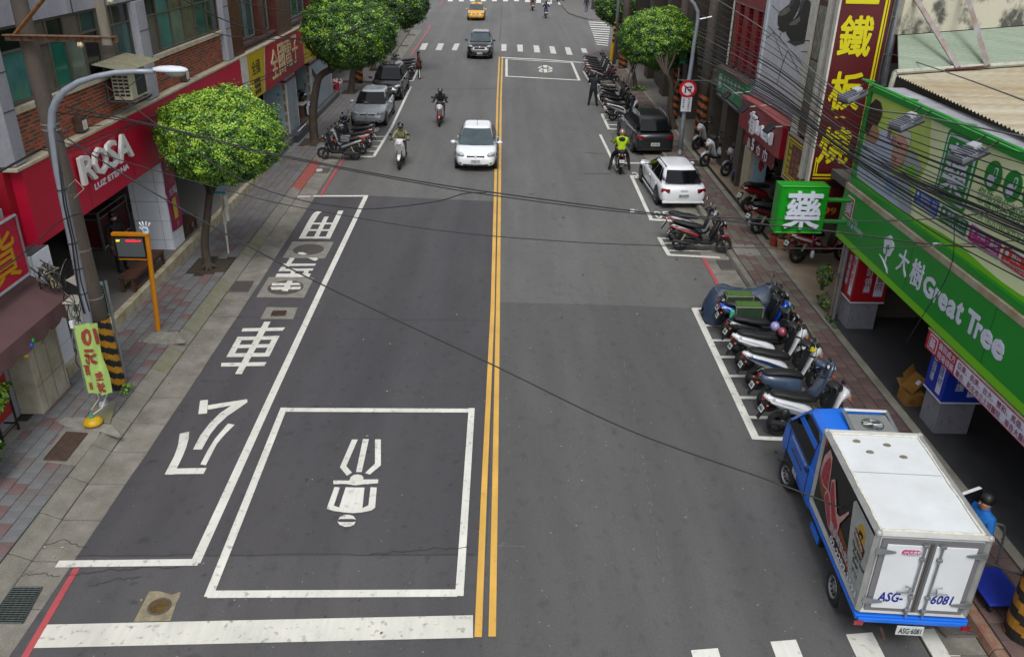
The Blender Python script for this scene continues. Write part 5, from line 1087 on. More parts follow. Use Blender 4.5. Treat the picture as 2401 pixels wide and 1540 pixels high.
# green 藥 box sign
e = empty('box_sign', (7.0, 18.75, 2.5), 0, 'projecting bright green box sign with a raised white 藥 character', 'sign')
GBX = M('box_green', '#07860f', .4, var=.05, vs=2)
b = MB(); b.prism([(6.42, 18.6, 2.5), (7.56, 18.6, 2.5), (7.56, 18.6, 3.64), (6.42, 18.6, 3.64)], (0, .42, 0)); b.build('box', GBX, e, bevel=.02)
b = MB()
for q in (((6.42, 18.595, 2.5), (7.56, 18.595, 2.5)), ((7.54, 18.595, 2.5), (7.54, 18.595, 3.64)), ((7.56, 18.595, 3.62), (6.42, 18.595, 3.62)), ((6.44, 18.595, 3.64), (6.44, 18.595, 2.5))): b.tube(q, .018, 4)
b.build('rim', GBX, e)
text('character_side', '藥', (6.575, 18.58, 2.60), (.86, 0, 0), (0, 0, .93), M('letter_green_side', '#8fbf8f', .4), e, bold=.05, depth=.05); text('character', '藥', (6.58, 18.525, 2.61), (.85, 0, 0), (0, 0, .92), LW, e, bold=.04, depth=.004)
b = MB(); b.tube([(7.56, 18.8, 3.25), (8.2, 18.8, 3.25)], .055, 8); b.tube([(7.56, 18.8, 2.72), (8.2, 18.8, 2.72)], .055, 8); b.build('arm', GRN_D, e)
# pillars
def rpillar(y0, y1, sg, label, m, lines, big):
    e = empty('tiled_pillar', (8.8, (y0+y1)/2, .15), 0, label, 'pillar')
    P_('core', JOINT, (8.49, 9.14, y0, y1, .15, 2.5), par=e)
    b = MB()
    for k in range(16):
        for i in range(14): b.box(8.494+i*.0463, 8.494+i*.0463+.041, y0-.008, y0-.0005, .155+k*.0465, .155+k*.0465+.041)
        for i in range(13): b.box(8.482, 8.4895, y0+.002+i*(y1-y0)/13, y0+.002+(i+.88)*(y1-y0)/13, .155+k*.0465, .155+k*.0465+.041)
    tag(b.build('mosaic_tiles', MOS, e), kind='stuff')
    s = empty('pillar_sign', (8.4, y0, .9), 0, sg, 'sign', 'wrap around signs on the arcade pillars')
    P_('panel', m, (8.42, 9.22, y0-.06, y1+.03, .9, 2.49), par=s); P_('rim', PAPER, (8.41, 9.23, y0-.07, y1+.04, .87, .899), par=s)
    return s
RS_ = M('pillar_red', '#95101c', .4, var=.05); BS_ = M('pillar_blue', '#0b2f9c', .4, var=.06)
s = rpillar(18.25, 18.87, 'red pillar wrap sign with white vertical characters 各大醫院皆可領藥', 'grey mosaic pillar under the red wrap sign beside the downpipes', RS_, 0, 0)
def vtext(s_, face, a, z0, h, w_, mat, par, y=None, bold=.015):
    for i, ch in enumerate(s_):
        z = z0-h*(i+1)*1.06
        if face == 'y': text('character', ch, (a, y, z), (w_, 0, 0), (0, 0, h), mat, par, bold=bold, lift=.008)
        else: xtext('character', ch, 8.42, a, z, w_, h, mat, par, bold=bold, lift=.008)
y = 18.19
P_('strip', LW, (8.92, 9.14, y-.004, y, 1.05, 2.0), par=s); vtext('各大醫院', 'y', 8.94, 1.98, .18, .17, RS_, s, y-.004); vtext('皆可領藥', 'y', 8.65, 1.95, .19, .17, LW, s, y)
P_('strip', LW, (8.415, 8.419, 18.28, 18.45, 1.02, 2.0), par=s); vtext('醫院處方', 'x', 18.44, 1.96, .17, .14, RS_, s, bold=.01); vtext('現場領藥', 'x', 18.72, 1.95, .18, .15, LW, s)
P_('green_square', GRN, (8.413, 8.419, 18.35, 18.62, 2.1, 2.4), par=s); xtext('character', '藥', 8.413, 18.6, 2.14, .22, .22, LW, s, bold=.03)
P_('green_square', GRN, (8.9, 9.15, y-.006, y, 2.12, 2.4), par=s)
s = rpillar(13.6, 14.22, 'blue pillar wrap sign with white vertical characters 醫療器材照護', 'grey mosaic pillar under the blue wrap sign beside the cardboard boxes', BS_, 0, 0)
y = 13.54
P_('strip', LW, (8.88, 9.12, y-.004, y, 1.02, 2.0), par=s); vtext('長期夜間', 'y', 8.9, 1.9, .19, .17, BS_, s, y-.004); vtext('專業照護', 'y', 8.62, 1.95, .19, .17, LW, s, y)
P_('strip', LW, (8.415, 8.419, 13.66, 13.83, .98, 2.05), par=s); vtext('醫療器材', 'x', 13.82, 1.95, .19, .14, BS_, s, bold=.01); vtext('照護指導', 'x', 14.12, 1.95, .2, .15, LW, s)
# low red/white strip sign
s = empty('strip_sign', (8.25, 12, 1.8), 0, 'long red and white strip sign listing hospitals, hung below the green fascia', 'sign')
P_('panel', M('strip_red', '#a60f26', .4), (8.2, 8.42, 6, 14.2, 1.76, 2.13), par=s); P_('top', RUSTC, (8.19, 8.5, 6, 14.22, 2.131, 2.16), par=s)
xpoly('red_square', 8.2, rrect(13.78, 14.1, 1.8, 2.1, .03), LW, s, .003); xpoly('red_square', 8.2, rrect(13.8, 14.08, 1.82, 2.08, .03), RBG, s, .008); xtext('character', '藥', 8.19, 14.05, 1.84, .22, .22, LW, s, bold=.03)
xtext('lettering', '醫院處方', 8.2, 13.72, 1.96, .62, .14, LW, s, bold=.02); xtext('lettering', '現場領藥', 8.2, 13.72, 1.79, .62, .14, LW, s, bold=.02)
xpoly('white_field', 8.2, rrect(6.2, 13.05, 1.785, 2.105, .04), LW, s, .004)
CR_ = M('print_crimson', '#8a1036', .5)
xtext('lettering', '亞東、長庚、台大、雙和、馬偕、榮總、慈濟', 8.196, 12.98, 1.965, 2.9, .125, CR_, s, bold=.012, lift=.012); xtext('lettering', '聯合、新北市立土城醫院…等各大醫院', 8.196, 12.98, 1.805, 2.3, .125, CR_, s, bold=.012, lift=.012)
# pipes
e = empty('downpipes', (8.33, 18.8, 0), 0, 'pair of grey downpipes beside the red pillar sign', 'pipe')
for y_, m in ((19.0, M('pipe_tan', '#7d766a', .6, var=.2)), (18.82, M('pipe_grey', '#77797c', .6, var=.2))): MB().tube([(8.36, y_, .15), (8.33, y_-.06, 2.3)], .045, 8).build('pipe', m, e)
for z in (1.3,): MB().box(8.28, 8.42, 18.75, 19.08, z, z+.03).build('clamp', IRON, e)
# cardboard
CB = M('cardboard', '#8a6226', .8, var=.12, vs=4)
e = empty('cardboard_box', (8.5, 14.9, .15), 0, 'lower cardboard box lying beside the blue signed pillar', 'box'); P_('body', CB, (8.36, 8.72, 14.6, 15.0, .152, .42), par=e); b = MB(); b.patch((8.36, 15.0, .42), (8.72, 15.0, .42), (8.72, 15.2, .5), (8.36, 15.2, .5), 1, 1); b.build('flap', CB, e); text('print', 'ASL', (8.42, 14.6, .2), (.14, 0, 0), (0, 0, .12), DKT, e)
T = Matrix.Translation((8.6, 14.95, .5)) @ Euler((.5, -.4, .6)).to_matrix().to_4x4()
e = empty('cardboard_box', (8.6, 14.95, .45), 0, 'upper open cardboard box tilted with its flaps up', 'box')
b = MB(); b.box(-.18, .18, -.14, .14, -.02, .14, 0, T); b.build('body', CB, e); b = MB(); b.poly([T @ V(-.18, .14, .14), T @ V(.18, .14, .14), T @ V(.2, .28, .26), T @ V(-.16, .28, .26)]); b.poly([T @ V(-.18, -.14, .14), T @ V(-.18, .14, .14), T @ V(-.34, .14, .2), T @ V(-.34, -.14, .2)]); b.build('flap', CB, e); b = MB(); b.box(-.06, .06, -.1, -.02, .141, .146, 0, T); b.build('label', PAPER, e)
# ---------------- shops further up
RSH = empty('red_tiled_building', (9.2, 31, 0), 0, 'dark red tiled building with narrow slot windows behind the shoe billboard', 'building')
RT = M('red_tile', '#5d0e17', .4, var=.15, vs=3); RJ = M('tile_joint_pink', '#8a5a58', .8)
P_('wall', RT, (9.3, 16, 24.3, 35, 3.5, 12), par=RSH); P_('side_wall', WALLB, (8.95, 16, 22.15, 24.3, 2.8, 5.6), par=RSH)
P_('lintel_band', M('band_red', '#6d1420', .4), (9.05, 9.29, 30.5, 35, 6.3, 12), par=RSH)
for y0, y1 in ((34.3, 34.9), (33.0, 33.6), (31.7, 32.3), (30.55, 31.1)):
    P_('column_bed', RJ, (9.08, 9.3, y0, y1, 3.95, 6.3), par=RSH); b = MB(); nz = 18; ny = 4
    for k in range(nz):
        for i in range(ny): b.box(9.065, 9.0795, y0+.01+i*(y1-y0-.01)/ny, y0+(i+1)*(y1-y0-.01)/ny, 3.96+k*.13, 4.07+k*.13)
        b.box(9.09, 9.29, y0-.012, y0-.001, 3.96+k*.13, 4.07+k*.13)
    tag(b.build('column_tiles', M('red_tile_bright', '#7d0f1e', .35, var=.2, vs=4), RSH), kind='stuff')
for y0, y1 in ((33.62, 34.28), (32.32, 32.98), (31.12, 31.68)): P_('slot_window', GLS['dark'], (9.24, 9.28, y0, y1, 4.0, 6.25), par=RSH)
b = MB()
for k in range(12): b.box(9.04, 9.049, 30.5, 35, 6.35+k*.12, 6.44+k*.12)
tag(b.build('band_tiles', M('red_tile_bright'), RSH), kind='stuff')
P_('drain_pipe', OFFW, (9.0, 9.06, 35.05, 35.12, 3.9, 12), par=RSH)
P_('lower_slab', WALLG, (8.75, 9.3, 24.3, 35, 3.55, 3.9), par=RSH); P_('arcade_back', WALLB, (13, 13.2, 19.2, 36.4, .15, 3.6), par=RSH); P_('arcade_ceiling', WALLB, (8.8, 13, 19.4, 36.4, 3.0, 3.2), par=RSH)
e = empty('billboard', (8.9, 27.4, 4), 0, 'tall shoe photo billboard with black lace up shoes on grey paving', 'billboard')
SP = M('shoe_photo_paving', '#b9bbc1', .6, var=.1, vs=3, fine=.25, fs=40)
P_('panel', SP, (8.9, 9.0, 24.95, 29.85, 3.85, 10), par=e); P_('frame', M('frame_white', '#b8bfc8', .4), (8.84, 9.01, 29.851, 30.1, 3.6, 10), (8.84, 9.01, 24.35, 24.949, 3.6, 10), (8.84, 9.01, 24.95, 29.85, 3.6, 3.849), par=e)
zv = zm(2700, 0, 2.567)
def sprint(name, pts, m, lift):
    q = oX(8.9, zv, pts); b = MB(); b.prism([(8.9-lift, p.y, p.z) for p in q], (-.002, 0, 0)); return b.build(name, m, e)
SHOE = M('shoe_black', '#1d1a19', .4, var=.2, vs=4); SHOEH = M('shoe_highlight', '#6a6462', .4, var=.3, vs=4)
sprint('printed_shadow', [(860, 290), (920, 330), (1010, 300), (1000, 260)], M('shadow_print', '#3a3a3c', .6), .004); sprint('printed_shadow', [(960, 420), (1040, 465), (1130, 440), (1180, 370), (1150, 350)], M('shadow_print'), .004)
sprint('printed_shoe', [(870, 170), (890, 120), (940, 80), (990, 40), (1020, -60), (1110, -60), (1090, 60), (1060, 130), (1010, 220), (980, 300), (900, 310), (868, 250)], SHOE, .007)
sprint('printed_shoe', [(955, 280), (975, 225), (1040, 190), (1080, 130), (1100, 30), (1130, -40), (1200, 20), (1210, 100), (1190, 230), (1165, 350), (1110, 410), (1000, 410), (955, 340)], SHOE, .010)
sprint('printed_highlight', [(885, 140), (930, 95), (985, 70), (1000, 110), (950, 150), (890, 170)], SHOEH, .013); sprint('printed_highlight', [(985, 240), (1040, 205), (1090, 170), (1100, 210), (1060, 250), (990, 260)], SHOEH, .013)
for k in range(4): sprint('printed_lace', [(1070+k*14, 110-k*30), (1110+k*14, 90-k*30), (1113+k*14, 97-k*30), (1072+k*14, 118-k*30)], SHOEH, .016); sprint('printed_lace', [(980+k*14, 60-k*26), (1030+k*12, 40-k*26), (1033+k*12, 47-k*26), (982+k*14, 68-k*26)], SHOEH, .016)
for pts in ([(775, 260), (890, 380), (1130, 655), (1128, 662), (884, 388), (772, 266)], [(830, 330), (930, 610), (860, 850), (855, 848), (924, 610), (826, 332)], [(975, 510), (1100, 760), (1095, 764), (970, 516)], [(750, 385), (830, 325), (832, 330), (752, 392)], [(970, 510), (925, 640), (920, 638), (965, 506)], [(815, 55), (900, 140), (896, 144), (812, 62)], [(905, 330), (890, 385), (885, 383), (900, 328)]): sprint('printed_paving_joint', pts, M('joint_print', '#3c3a38', .7), .004)
# red shop sign
e = empty('shop_sign', (8.4, 27, 2.6), 0, 'red box sign with raised white latin letters under spotlights', 'sign')
RBX = M('box_red', '#7d0a1c', .4, var=.08, vs=2); P_('box', RBX, (8.3, 8.72, 24.75, 29.6, 2.68, 3.68), par=e); P_('top', M('box_top_pinkish', '#a04a46', .6, var=.1), (8.29, 8.73, 24.74, 29.61, 3.681, 3.70), par=e)  # top slab in a paler, pinkish red than the box
zH = zm(2880, 350, 3.4225)
for ch, a, w_, z, h in (('有', 28.0, .72, 2.8, .72), ('L', 27.22, .36, 2.93, .4), ('I', 26.84, .08, 2.93, .3), ('A', 26.75, .42, 2.95, .36), ('E', 26.3, .34, 2.95, .34), ('N', 25.92, .5, 2.93, .38)): xtext('letter', ch, 8.3, a, z, w_, h, PAPER, e, bold=.05, depth=.08, lift=.03)
SPB = M('spot_black', '#1c1f22', .5)
for y_, lb in ((30.3, 'left black spotlight on an arm by the green bank sign'), (27.9, 'middle black spotlight on an arm over the red shop sign'), (24.9, 'right black spotlight at the near corner of the red shop sign')):
    s = empty('spotlight', (8.0, y_, 3.5), 0, lb, 'spotlight', 'spotlights on arms over the red shop sign'); MB().tube([(8.75, y_-.25, 3.75), (8.1, y_, 3.62)], .02, 6).build('arm', OFFW, s)
    MB().box(-.18, .18, -.12, .12, -.04, .04, 0, Matrix.Translation((7.98, y_+.15, 3.55)) @ Euler((.3, -.7, .3)).to_matrix().to_4x4()).build('lamp', SPB, s, bevel=.02); MB().ball((8.08, y_, 3.6), .05, 8, 6).build('joint', SPB, s)
e = empty('awning', (8.4, 27.2, 2.1), 0, 'dark red printed drop cloth with white figures hanging below the red shop sign', 'awning')
b = MB(); n = 10
for i in range(n+1): y_ = 28.9-3.6*i/n; b.v += [V(8.40, y_, 2.67), V(8.36+.02*math.sin(i*1.7), y_, 2.18)]
for i in range(n): b.f.append([2*i, 2*i+1, 2*i+3, 2*i+2]); b.m.append(0)
b.build('cloth', M('cloth_dark_red', '#4b1216', .7, var=.3, vs=2, col2='#7a101c'), e, smooth=True)
for ch, a, w_, h in (('品', 28.3, .35, .3), ('5', 27.8, .35, .42), ('巾', 27.15, .4, .36), ('巾', 26.4, .45, .42)): xtext('print', ch, 8.34, a, 2.22, w_, h, PAPER, e, bold=.05)
e = empty('poster_pillar', (8.6, 27.8, .15), 0, 'cream pillar carrying a pale blue nail salon poster with a red hand', 'pillar')
pp = G(*zH(95, 1490), .15); pq = G(*zH(185, 1490), .15)
P_('pillar', M('pillar_cream', '#a59d86', .7, var=.12), (pp.x, pp.x+.55, pp.y, pp.y+.9, .15, 2.9), par=e); P_('poster', M('poster_blue', '#8fa6b8', .5, var=.1, vs=5), (pp.x+.12, pp.x+.6, pp.y-.03, pp.y-.01, .85, 2.2), par=e)
q = [(pp.x+.3, 1.4), (pp.x+.33, 1.85), (pp.x+.38, 1.6), (pp.x+.42, 1.9), (pp.x+.45, 1.6), (pp.x+.5, 1.85), (pp.x+.5, 1.4), (pp.x+.4, 1.2)]; b = MB(); b.prism([(x, pp.y-.031, z) for x, z in q], (0, -.004, 0)); b.build('printed_hand', M('print_hand', '#9a3a32', .5, var=.2), e)
for z in (1.0, 1.15, 1.5, 1.9, 2.05): P_('print_line', PGREY, (pp.x+.15, pp.x+.27, pp.y-.034, pp.y-.031, z, z+.03), par=e)
for y_ in (33.4, 36.2): P_('arcade_pillar', M('pillar_taupe', '#4d463f', .6, var=.15), (8.85, 9.6, y_, y_+.8, .15, 3.5), par=RSH)
P_('arcade_pillar', M('pillar_taupe'), (8.75, 9.3, 30.5, 31.2, .15, 3.5), par=RSH)
# bank sign
e = empty('shop_sign', (8.6, 32.7, 3), 0, 'green bank fascia sign with white round emblem and small characters', 'sign')
BG = M('bank_green', '#0e7a4c', .45, var=.05); P_('panel', BG, (8.6, 8.8, 30.3, 34.6, 3.02, 3.92), par=e); P_('top', M('top_brown', '#6a5247', .7, var=.1), (8.55, 8.95, 30.3, 34.65, 3.921, 3.99), par=e); P_('under_strip', SPB, (8.6, 8.8, 29.9, 34.6, 2.8, 3.01), par=e)
xtext('emblem', '@', 8.6, 34.35, 3.15, .55, .6, PAPER, e, bold=.03)
for i, ch in enumerate('合作金庫銀行'): xtext('character', ch, 8.6, 33.6-.55*i, 3.5, .38, .26, PAPER, e, bold=.012)
P_('line', PAPER, (8.594, 8.599, 30.6, 33.6, 3.4, 3.425), par=e)
for i, ch in enumerate('土城分行'): xtext('character', ch, 8.6, 33.6-.5*i, 3.12, .3, .2, PAPER, e)
xtext('lettering', 'TAIWAN COOPERATIVE BANK 24Hour ATM', 8.6, 34.3, 2.87, 3.6, .09, PAPER, e)
# dark building beyond
DB = empty('dark_stone_building', (9.5, 45, 0), 0, 'dark grey stone clad building with gold signs behind the right trees', 'building')
DS = M('dark_stone', '#2b2926', .6, var=.25, vs=1.2); DS2 = M('dark_stone_warm', '#3b342d', .6, var=.25, vs=1.5)
P_('wall', DS, (9.8, 20, 36, 62, 2.9, 14), par=DB)
for y_ in (36.9, 42.5, 48.5, 54.5, 60.8): P_('column', DS2, (9.0, 9.9, y_, y_+1.2, .15, 14), par=DB, bevel=.02)
P_('back_wall', DS, (12, 12.2, 36.4, 62, .15, 2.9), par=DB); P_('counter', M('counter_brown', '#3f352f', .5, var=.1), (9.3, 9.9, 43.6, 46.2, .15, 1.6), par=DB); P_('counter', M('counter_brown'), (9.3, 9.9, 51, 53.5, .15, 1.3), par=DB)
for y_ in (38.5, 40.3, 44.2, 46.2, 50.5, 52.5): P_('window', GLS['dark'], (9.75, 9.79, y_, y_+1.4, 4.2, 6.2), par=DB)
for z in (4.0, 6.5, 8.5): P_('joint', BLACK, (9.78, 9.799, 36, 62, z, z+.03), par=DB)
gold = M('gold_sign', '#b5902c', .4, .3)
for k in range(9):
    y_ = 35.9+rnd.random()*1.2; z = 4.6+k*.28; b = MB(); b.box(9.6, 9.74, 36.98+(k % 3)*.18-.7, 37.1+(k % 3)*.18-.7, z, z+.09); b.build('gold_character', gold, DB)
P_('green_banner', M('banner_green', '#1a6a48', .6), (8.7, 8.95, 41.6, 41.64, 3.0, 4.6), (8.4, 9.0, 41.6, 41.64, 3.0, 4.5), par=DB)
e = empty('shop_sign', (9.2, 44, 2.8), 0, 'small red sign hanging under the right tree crown', 'sign'); P_('panel', M('sign_red_small', '#a01c2a', .5), (8.9, 9.25, 46.0, 46.05, 2.0, 2.9), par=e); P_('bracket', STEEL, (8.7, 9.6, 46.0, 46.04, 2.95, 3.0), par=e)
# far cross-street block
FB = empty('corner_building', (15, 105, 0), 0, 'dark shopfront building across the side street at the top of the road', 'building')
P_('wall', DS, (12.6, 30, 103, 130, 3.2, 16), par=FB); P_('shopfront', M('shop_dark', '#1f1d1b', .5, var=.3), (12.8, 30, 103.6, 104, .15, 3.2), par=FB)
for x in (12.7, 15.5, 18.5): P_('pillar', DS2, (x, x+.7, 102.9, 103.6, .15, 3.2), par=FB)
P_('shelf', M('shelf_dark', '#2d2d2e', .5), (11.2, 12.4, 100.5, 101.5, .15, 1.5), (9.8, 10.9, 102.0, 102.9, .15, 1.1), par=FB)
for k in range(4): P_('shelf_board', STEEL, (11.19, 12.41, 100.4, 100.49, .4+k*.3, .45+k*.3), par=FB)
e = empty('shop_sign', (14, 90, 3), 0, 'pale blue and gold shop sign beyond the right trees', 'sign'); P_('panel', M('sign_pale_blue', '#8fb2c0', .5, var=.1), (12.3, 15.5, 88, 88.3, 3.1, 4.6), par=e); P_('gold_strip', M('sign_gold', '#a5801a', .5), (12.3, 15.5, 87.9, 88.29, 2.5, 3.09), par=e); text('lettering', '燒肉飯', (12.6, 87.99, 3.3), (2.4, 0, 0), (0, 0, .9), M('print_dark_blue', '#2c4a66', .5), e)
P_('corner_wall', DS, (12.2, 26, 62.1, 62.4, .15, 14), par=DB)
# ---------------- poles, lamp, road sign
def concrete_pole(x, y, lean, z, label, ms, r=.2, zs=1.9):
    e = empty('utility_pole', (x, y, .15), 0, label, 'utility pole', 'concrete utility poles along the right pavement'); top = V(x+lean, y, z)
    MB().tube([(x, y, .15), top], [r, r*.75], 18).build('shaft', POLEC, e, smooth=True); stripes_wrap(e, V(x, y, .15), top, r+.01, .2, zs, ms[0], ms[1], k=zs*2.6, slope=2)
    return e
concrete_pole(8.68, 36.9, .0, 9, 'concrete pole with orange and black stripes beside the round road sign', (STR_O, STR_K), .24, 2.4)
concrete_pole(8.55, 42.5, .05, 9, 'second orange and black striped concrete pole, behind the road sign', (STR_O, STR_K), .22, 2.6)
concrete_pole(8.0, 58.8, .0, 8, 'far orange and black striped concrete pole at the crossing corner', (STR_O, STR_K), .3, 2.3)
e = empty('utility_pole', (7.4, 8.5, .15), 0, 'thick yellow and black striped pole foot at the bottom right corner', 'utility pole'); MB().tube([(7.4, 8.5, .13), (7.4, 8.5, 3.4)], [.26, .25], 24).build('shaft', POLEC, e, smooth=True); stripes_wrap(e, V(7.4, 8.5, .15), V(7.4, 8.5, 3.4), .272, .16, 2.2, M('hazard_ochre', '#9a6a1a', .65, var=.3, vs=5), M('hazard_dark', '#1c1a18', .7, var=.3, vs=5), k=6.5, slope=1)
e = empty('utility_pole', (-8.9, 51.3, .15), 0, 'left orange and black striped pole foot behind the dark van', 'utility pole', 'concrete utility poles along the left pavement'); MB().tube([(-8.9, 51.3, .13), (-8.9, 51.3, 7)], [.26, .2], 18).build('shaft', POLEC, e, smooth=True); stripes_wrap(e, V(-8.9, 51.3, .15), V(-8.9, 51.3, 7), .28, .2, 2.2, STR_O, STR_K, k=5, slope=2)
e = empty('traffic_pole', (7.55, 60.5, .15), 0, 'slim grey traffic pole with a yellow and black wrapped guard at the far right corner', 'pole'); MB().tube([(7.6, 60.5, .13), (7.65, 60.5, 8)], .13, 12).build('shaft', STEEL, e, smooth=True); MB().tube([(7.28, 60.0, .13), (7.36, 60.0, 1.6)], .12, 10).build('guard', M('guard_yellow', '#b58a10', .5), e); stripes_wrap(e, V(7.36, 60, 1.6), V(7.44, 60, 3.0), .08, 1.62, 3.0, STR_Y, STR_K, n=10, k=4, slope=.5)
e = empty('street_lamp', (7.65, 35.3, .15), 0, 'grey right hand street lamp pole carrying the round red road sign', 'street lamp')
q = [V(7.68, 35.3, .15)]+[PX(*zm(2200, 0, 3.08)(*p), 7.66) for p in ((1460, 1340), (1510, 980), (1590, 500), (1622, 300))]; q = [V(p.x, 35.3+(p.y-35.3)*.3, p.z) for p in q]
q = [PY(*p, 35.3) for p in ((1594, 362), (1601, 290), (1611, 215), (1620, 160), (1628, 100), (1636, 50), (1636, 28), (1628, 10), (1612, -8), (1590, -22))]
MB().tube(q, [.1, .095, .09, .085, .08, .075, .07, .065, .06, .055], 14).build('pole', GALP, e, smooth=True); MB().lathe([(.17, 0), (.17, .03), (.12, .2)], (q[0].x, 35.3, .15), n=12).build('base', STEEL, e)
for (a, c_) in ((q[5]+V(.0, 0, .05), V(.55, 0, .12)),): MB().tube([a, a+c_], .04, 6).build('side_arm', STEEL, e)
P_('cross_bar', STEEL, (q[3].x-.5, q[3].x+.9, 35.25, 35.29, q[3].z-.5, q[3].z-.47), par=e)
e = empty('road_sign', (7.75, 35.15, 2.9), 0, 'round red and white no right turn sign for trucks on the right lamp pole', 'road sign')
c_ = PY(1613, 209, 35.15); RR = M('sign_red_ring', '#b8101c', .4)
MB().lathe([(.36, 0), (.36, .02)], c_, (0, -1, 0), 32).build('disc', RR, e); MB().lathe([(.255, .0), (.255, .008)], c_+V(0, -.021, 0), (0, -1, 0), 32).build('white_field', PAPER, e)
b = MB(); b.box(-.13, -.08, -.034, -.031, -.17, .1); b.box(-.08, .1, -.034, -.031, .05, .1); b.prism([(.1, -.031, .0), (.17, -.031, .075), (.1, -.031, .15)], (0, -.003, 0)); b.box(-.02, .14, -.034, -.031, -.05, 0); b.box(.0, .05, -.034, -.031, -.08, -.05); b.box(.08, .12, -.034, -.031, -.08, -.05); b.v = [v+c_ for v in b.v]; b.build('symbol', BLACK, e)
b = MB(); b.prism([c_+V(-.2, -.036, .14), c_+V(-.16, -.036, .18), c_+V(.2, -.036, -.14), c_+V(.16, -.036, -.18)], (0, -.004, 0)); b.build('red_slash', RR, e)
d_ = PY(1609, 245, 35.15); P_('plate', PAPER, (d_.x-.22, d_.x+.22, 35.13, 35.15, d_.z-.3, d_.z+.3), par=e, bevel=.005)
for s_, x0 in (('全貨車右轉', d_.x-.17), ('禁止35噸以上', d_.x+.05)):
    for i, ch in enumerate(s_): text('character', ch, (x0, 35.13, d_.z+.2-.085*i), (.09, 0, 0), (0, 0, .065), BLACK, e, bold=.01)
# pots, plants later; drain etc.
for x, y_, c, r, lb in ((8.35, 24.05, '#8a3524', .14, 'small terracotta plant pot half hidden, leftmost of three pots under the green box sign'), (8.5, 23.75, '#9a6e50', .16, 'tan plant pot, middle of three pots under the green box sign'), (8.75, 23.3, '#9a3522', .2, 'largest terracotta plant pot, right of the three under the green box sign')):
    e = empty('plant_pot', (x, y_, .15), 0, lb, 'plant pot', 'potted plants under the green box sign'); m = M('pot'+c, c, .7, var=.12, vs=6)
    MB().lathe([(r*.7, 0), (r*.95, .3), (r*1.05, .3), (r*1.05, .36), (r*.9, .36), (r*.85, .32)], (x, y_, .15), n=20).build('pot', m, e, smooth=False)
    MB().lathe([(r*.85, .33), (r*.85, .335)], (x, y_, .15), n=14).build('soil', DIRT, e)
    e['_r'] = r
POTS = [(8.35, 24.05, .14), (8.5, 23.75, .16), (8.75, 23.3, .2)]
for o in bpy.data.objects:
    if '_r' in o: del o['_r']
# left sidewalk loose steel stand behind
# ---------------- overhead cables
CAB = M('cable_black', '#15161a', .55); CABG = M('cable_grey', '#5f5f5f', .6)
def spline(pts, n=8):
    out = []; P = [pts[0]]+pts+[pts[-1]]
    for i in range(1, len(P)-2):
        for k in range(n):
            t = k/n; a, b_, c, d = P[i-1], P[i], P[i+1], P[i+2]
            out.append(.5*((2*b_)+(-a+c)*t+(2*a-5*b_+4*c-d)*t*t+(-a+3*b_-3*c+d)*t**3))
    return out+[P[-2]]
def cable(pts, r, label=None, m=CAB, group=None, n=8):
    o = MB().tube(spline(pts, n), r, 5).build('overhead_cable', m, None, smooth=True); return tag(o, label, 'cable', group)
def cab2(px_, Y0, Y1, r, label, m=CAB):
    xs = [p[0] for p in px_]; out = []
    for p in px_: t = (p[0]-xs[0])/(xs[-1]-xs[0]); out.append(PY(p[0], p[1], Y0+(Y1-Y0)*t))
    return cable(out, r, label, m, 'cables crossing over the road')
cab2([(134, 309), (250, 385), (400, 475), (560, 565), (765, 672), (1155, 855), (1480, 1010), (1830, 1135), (2060, 1225), (2401, 1350)], 14.2, 8.6, .013, 'thick black cable running diagonally over the whole road down to the truck roof')
cab2([(153, 251), (382, 298), (600, 352), (727, 377), (821, 396), (977, 424), (1140, 449), (1480, 494), (1700, 517), (1980, 546), (2190, 573), (2440, 585)], 14.3, 12.5, .013, 'black cable crossing over the white car row, upper of a close pair')
cab2([(110, 262), (330, 290), (600, 356), (727, 381), (821, 400), (977, 429), (1140, 456), (1480, 499), (1700, 510), (1950, 518), (2200, 512), (2440, 480)], 14.4, 12.6, .010, 'thin black cable crossing beside the upper pair and rising at the right')
cab2([(240, 195), (420, 330), (570, 423), (700, 468), (819, 487), (888, 489), (1020, 473), (1090, 454), (1140, 452)], 14.6, 13.4, .009, 'thin sagging wire that dips above the white road corner and joins the pair')
cab2([(135, 330), (330, 390), (539, 448), (701, 486), (1020, 539), (1340, 567), (1640, 578), (1950, 583), (2180, 577), (2440, 560)], 14.3, 12.4, .008, 'thin black wire crossing over the lane below the sagging wire')
cab2([(540, 0), (700, 30), (860, 20), (960, -10)], 17, 24, .01, 'thin wire sagging in front of the brown stone building at top left')
cab2([(430, 0), (560, 60), (720, 92), (860, 60), (1000, -20)], 15, 24, .011, 'dark wire from the timber arm passing before the left tree crowns')
cab2([(455, 65), (560, 88), (700, 92), (840, 75), (1000, 20)], 15, 26, .010, 'dark wire from the porcelain insulator towards the far left trees')
cab2([(120, 262), (200, 262), (320, 190), (330, 175)], 14.4, 15.5, .008, 'short wire between the street lamp and the brick band')
cab2([(100, 345), (160, 347), (260, 310), (380, 265), (500, 220), (630, 175), (720, 125)], 14.9, 32, .015, 'paired dark wires running along the crimson sign towards the yellow sign')
cab2([(100, 352), (180, 352), (300, 302), (400, 262), (520, 222), (630, 182), (725, 132)], 14.8, 31.5, .013, 'lower of the paired dark wires running along the crimson sign')
cab2([(-10, 408), (40, 380), (95, 350)], 12.5, 14.7, .02, 'short thick cable bundle at the left frame edge beside the pole', CAB)
cab2([(-10, 640), (60, 590), (140, 520), (190, 500)], 12.0, 14.4, .011, 'dark stay wire across the crimson character sign')
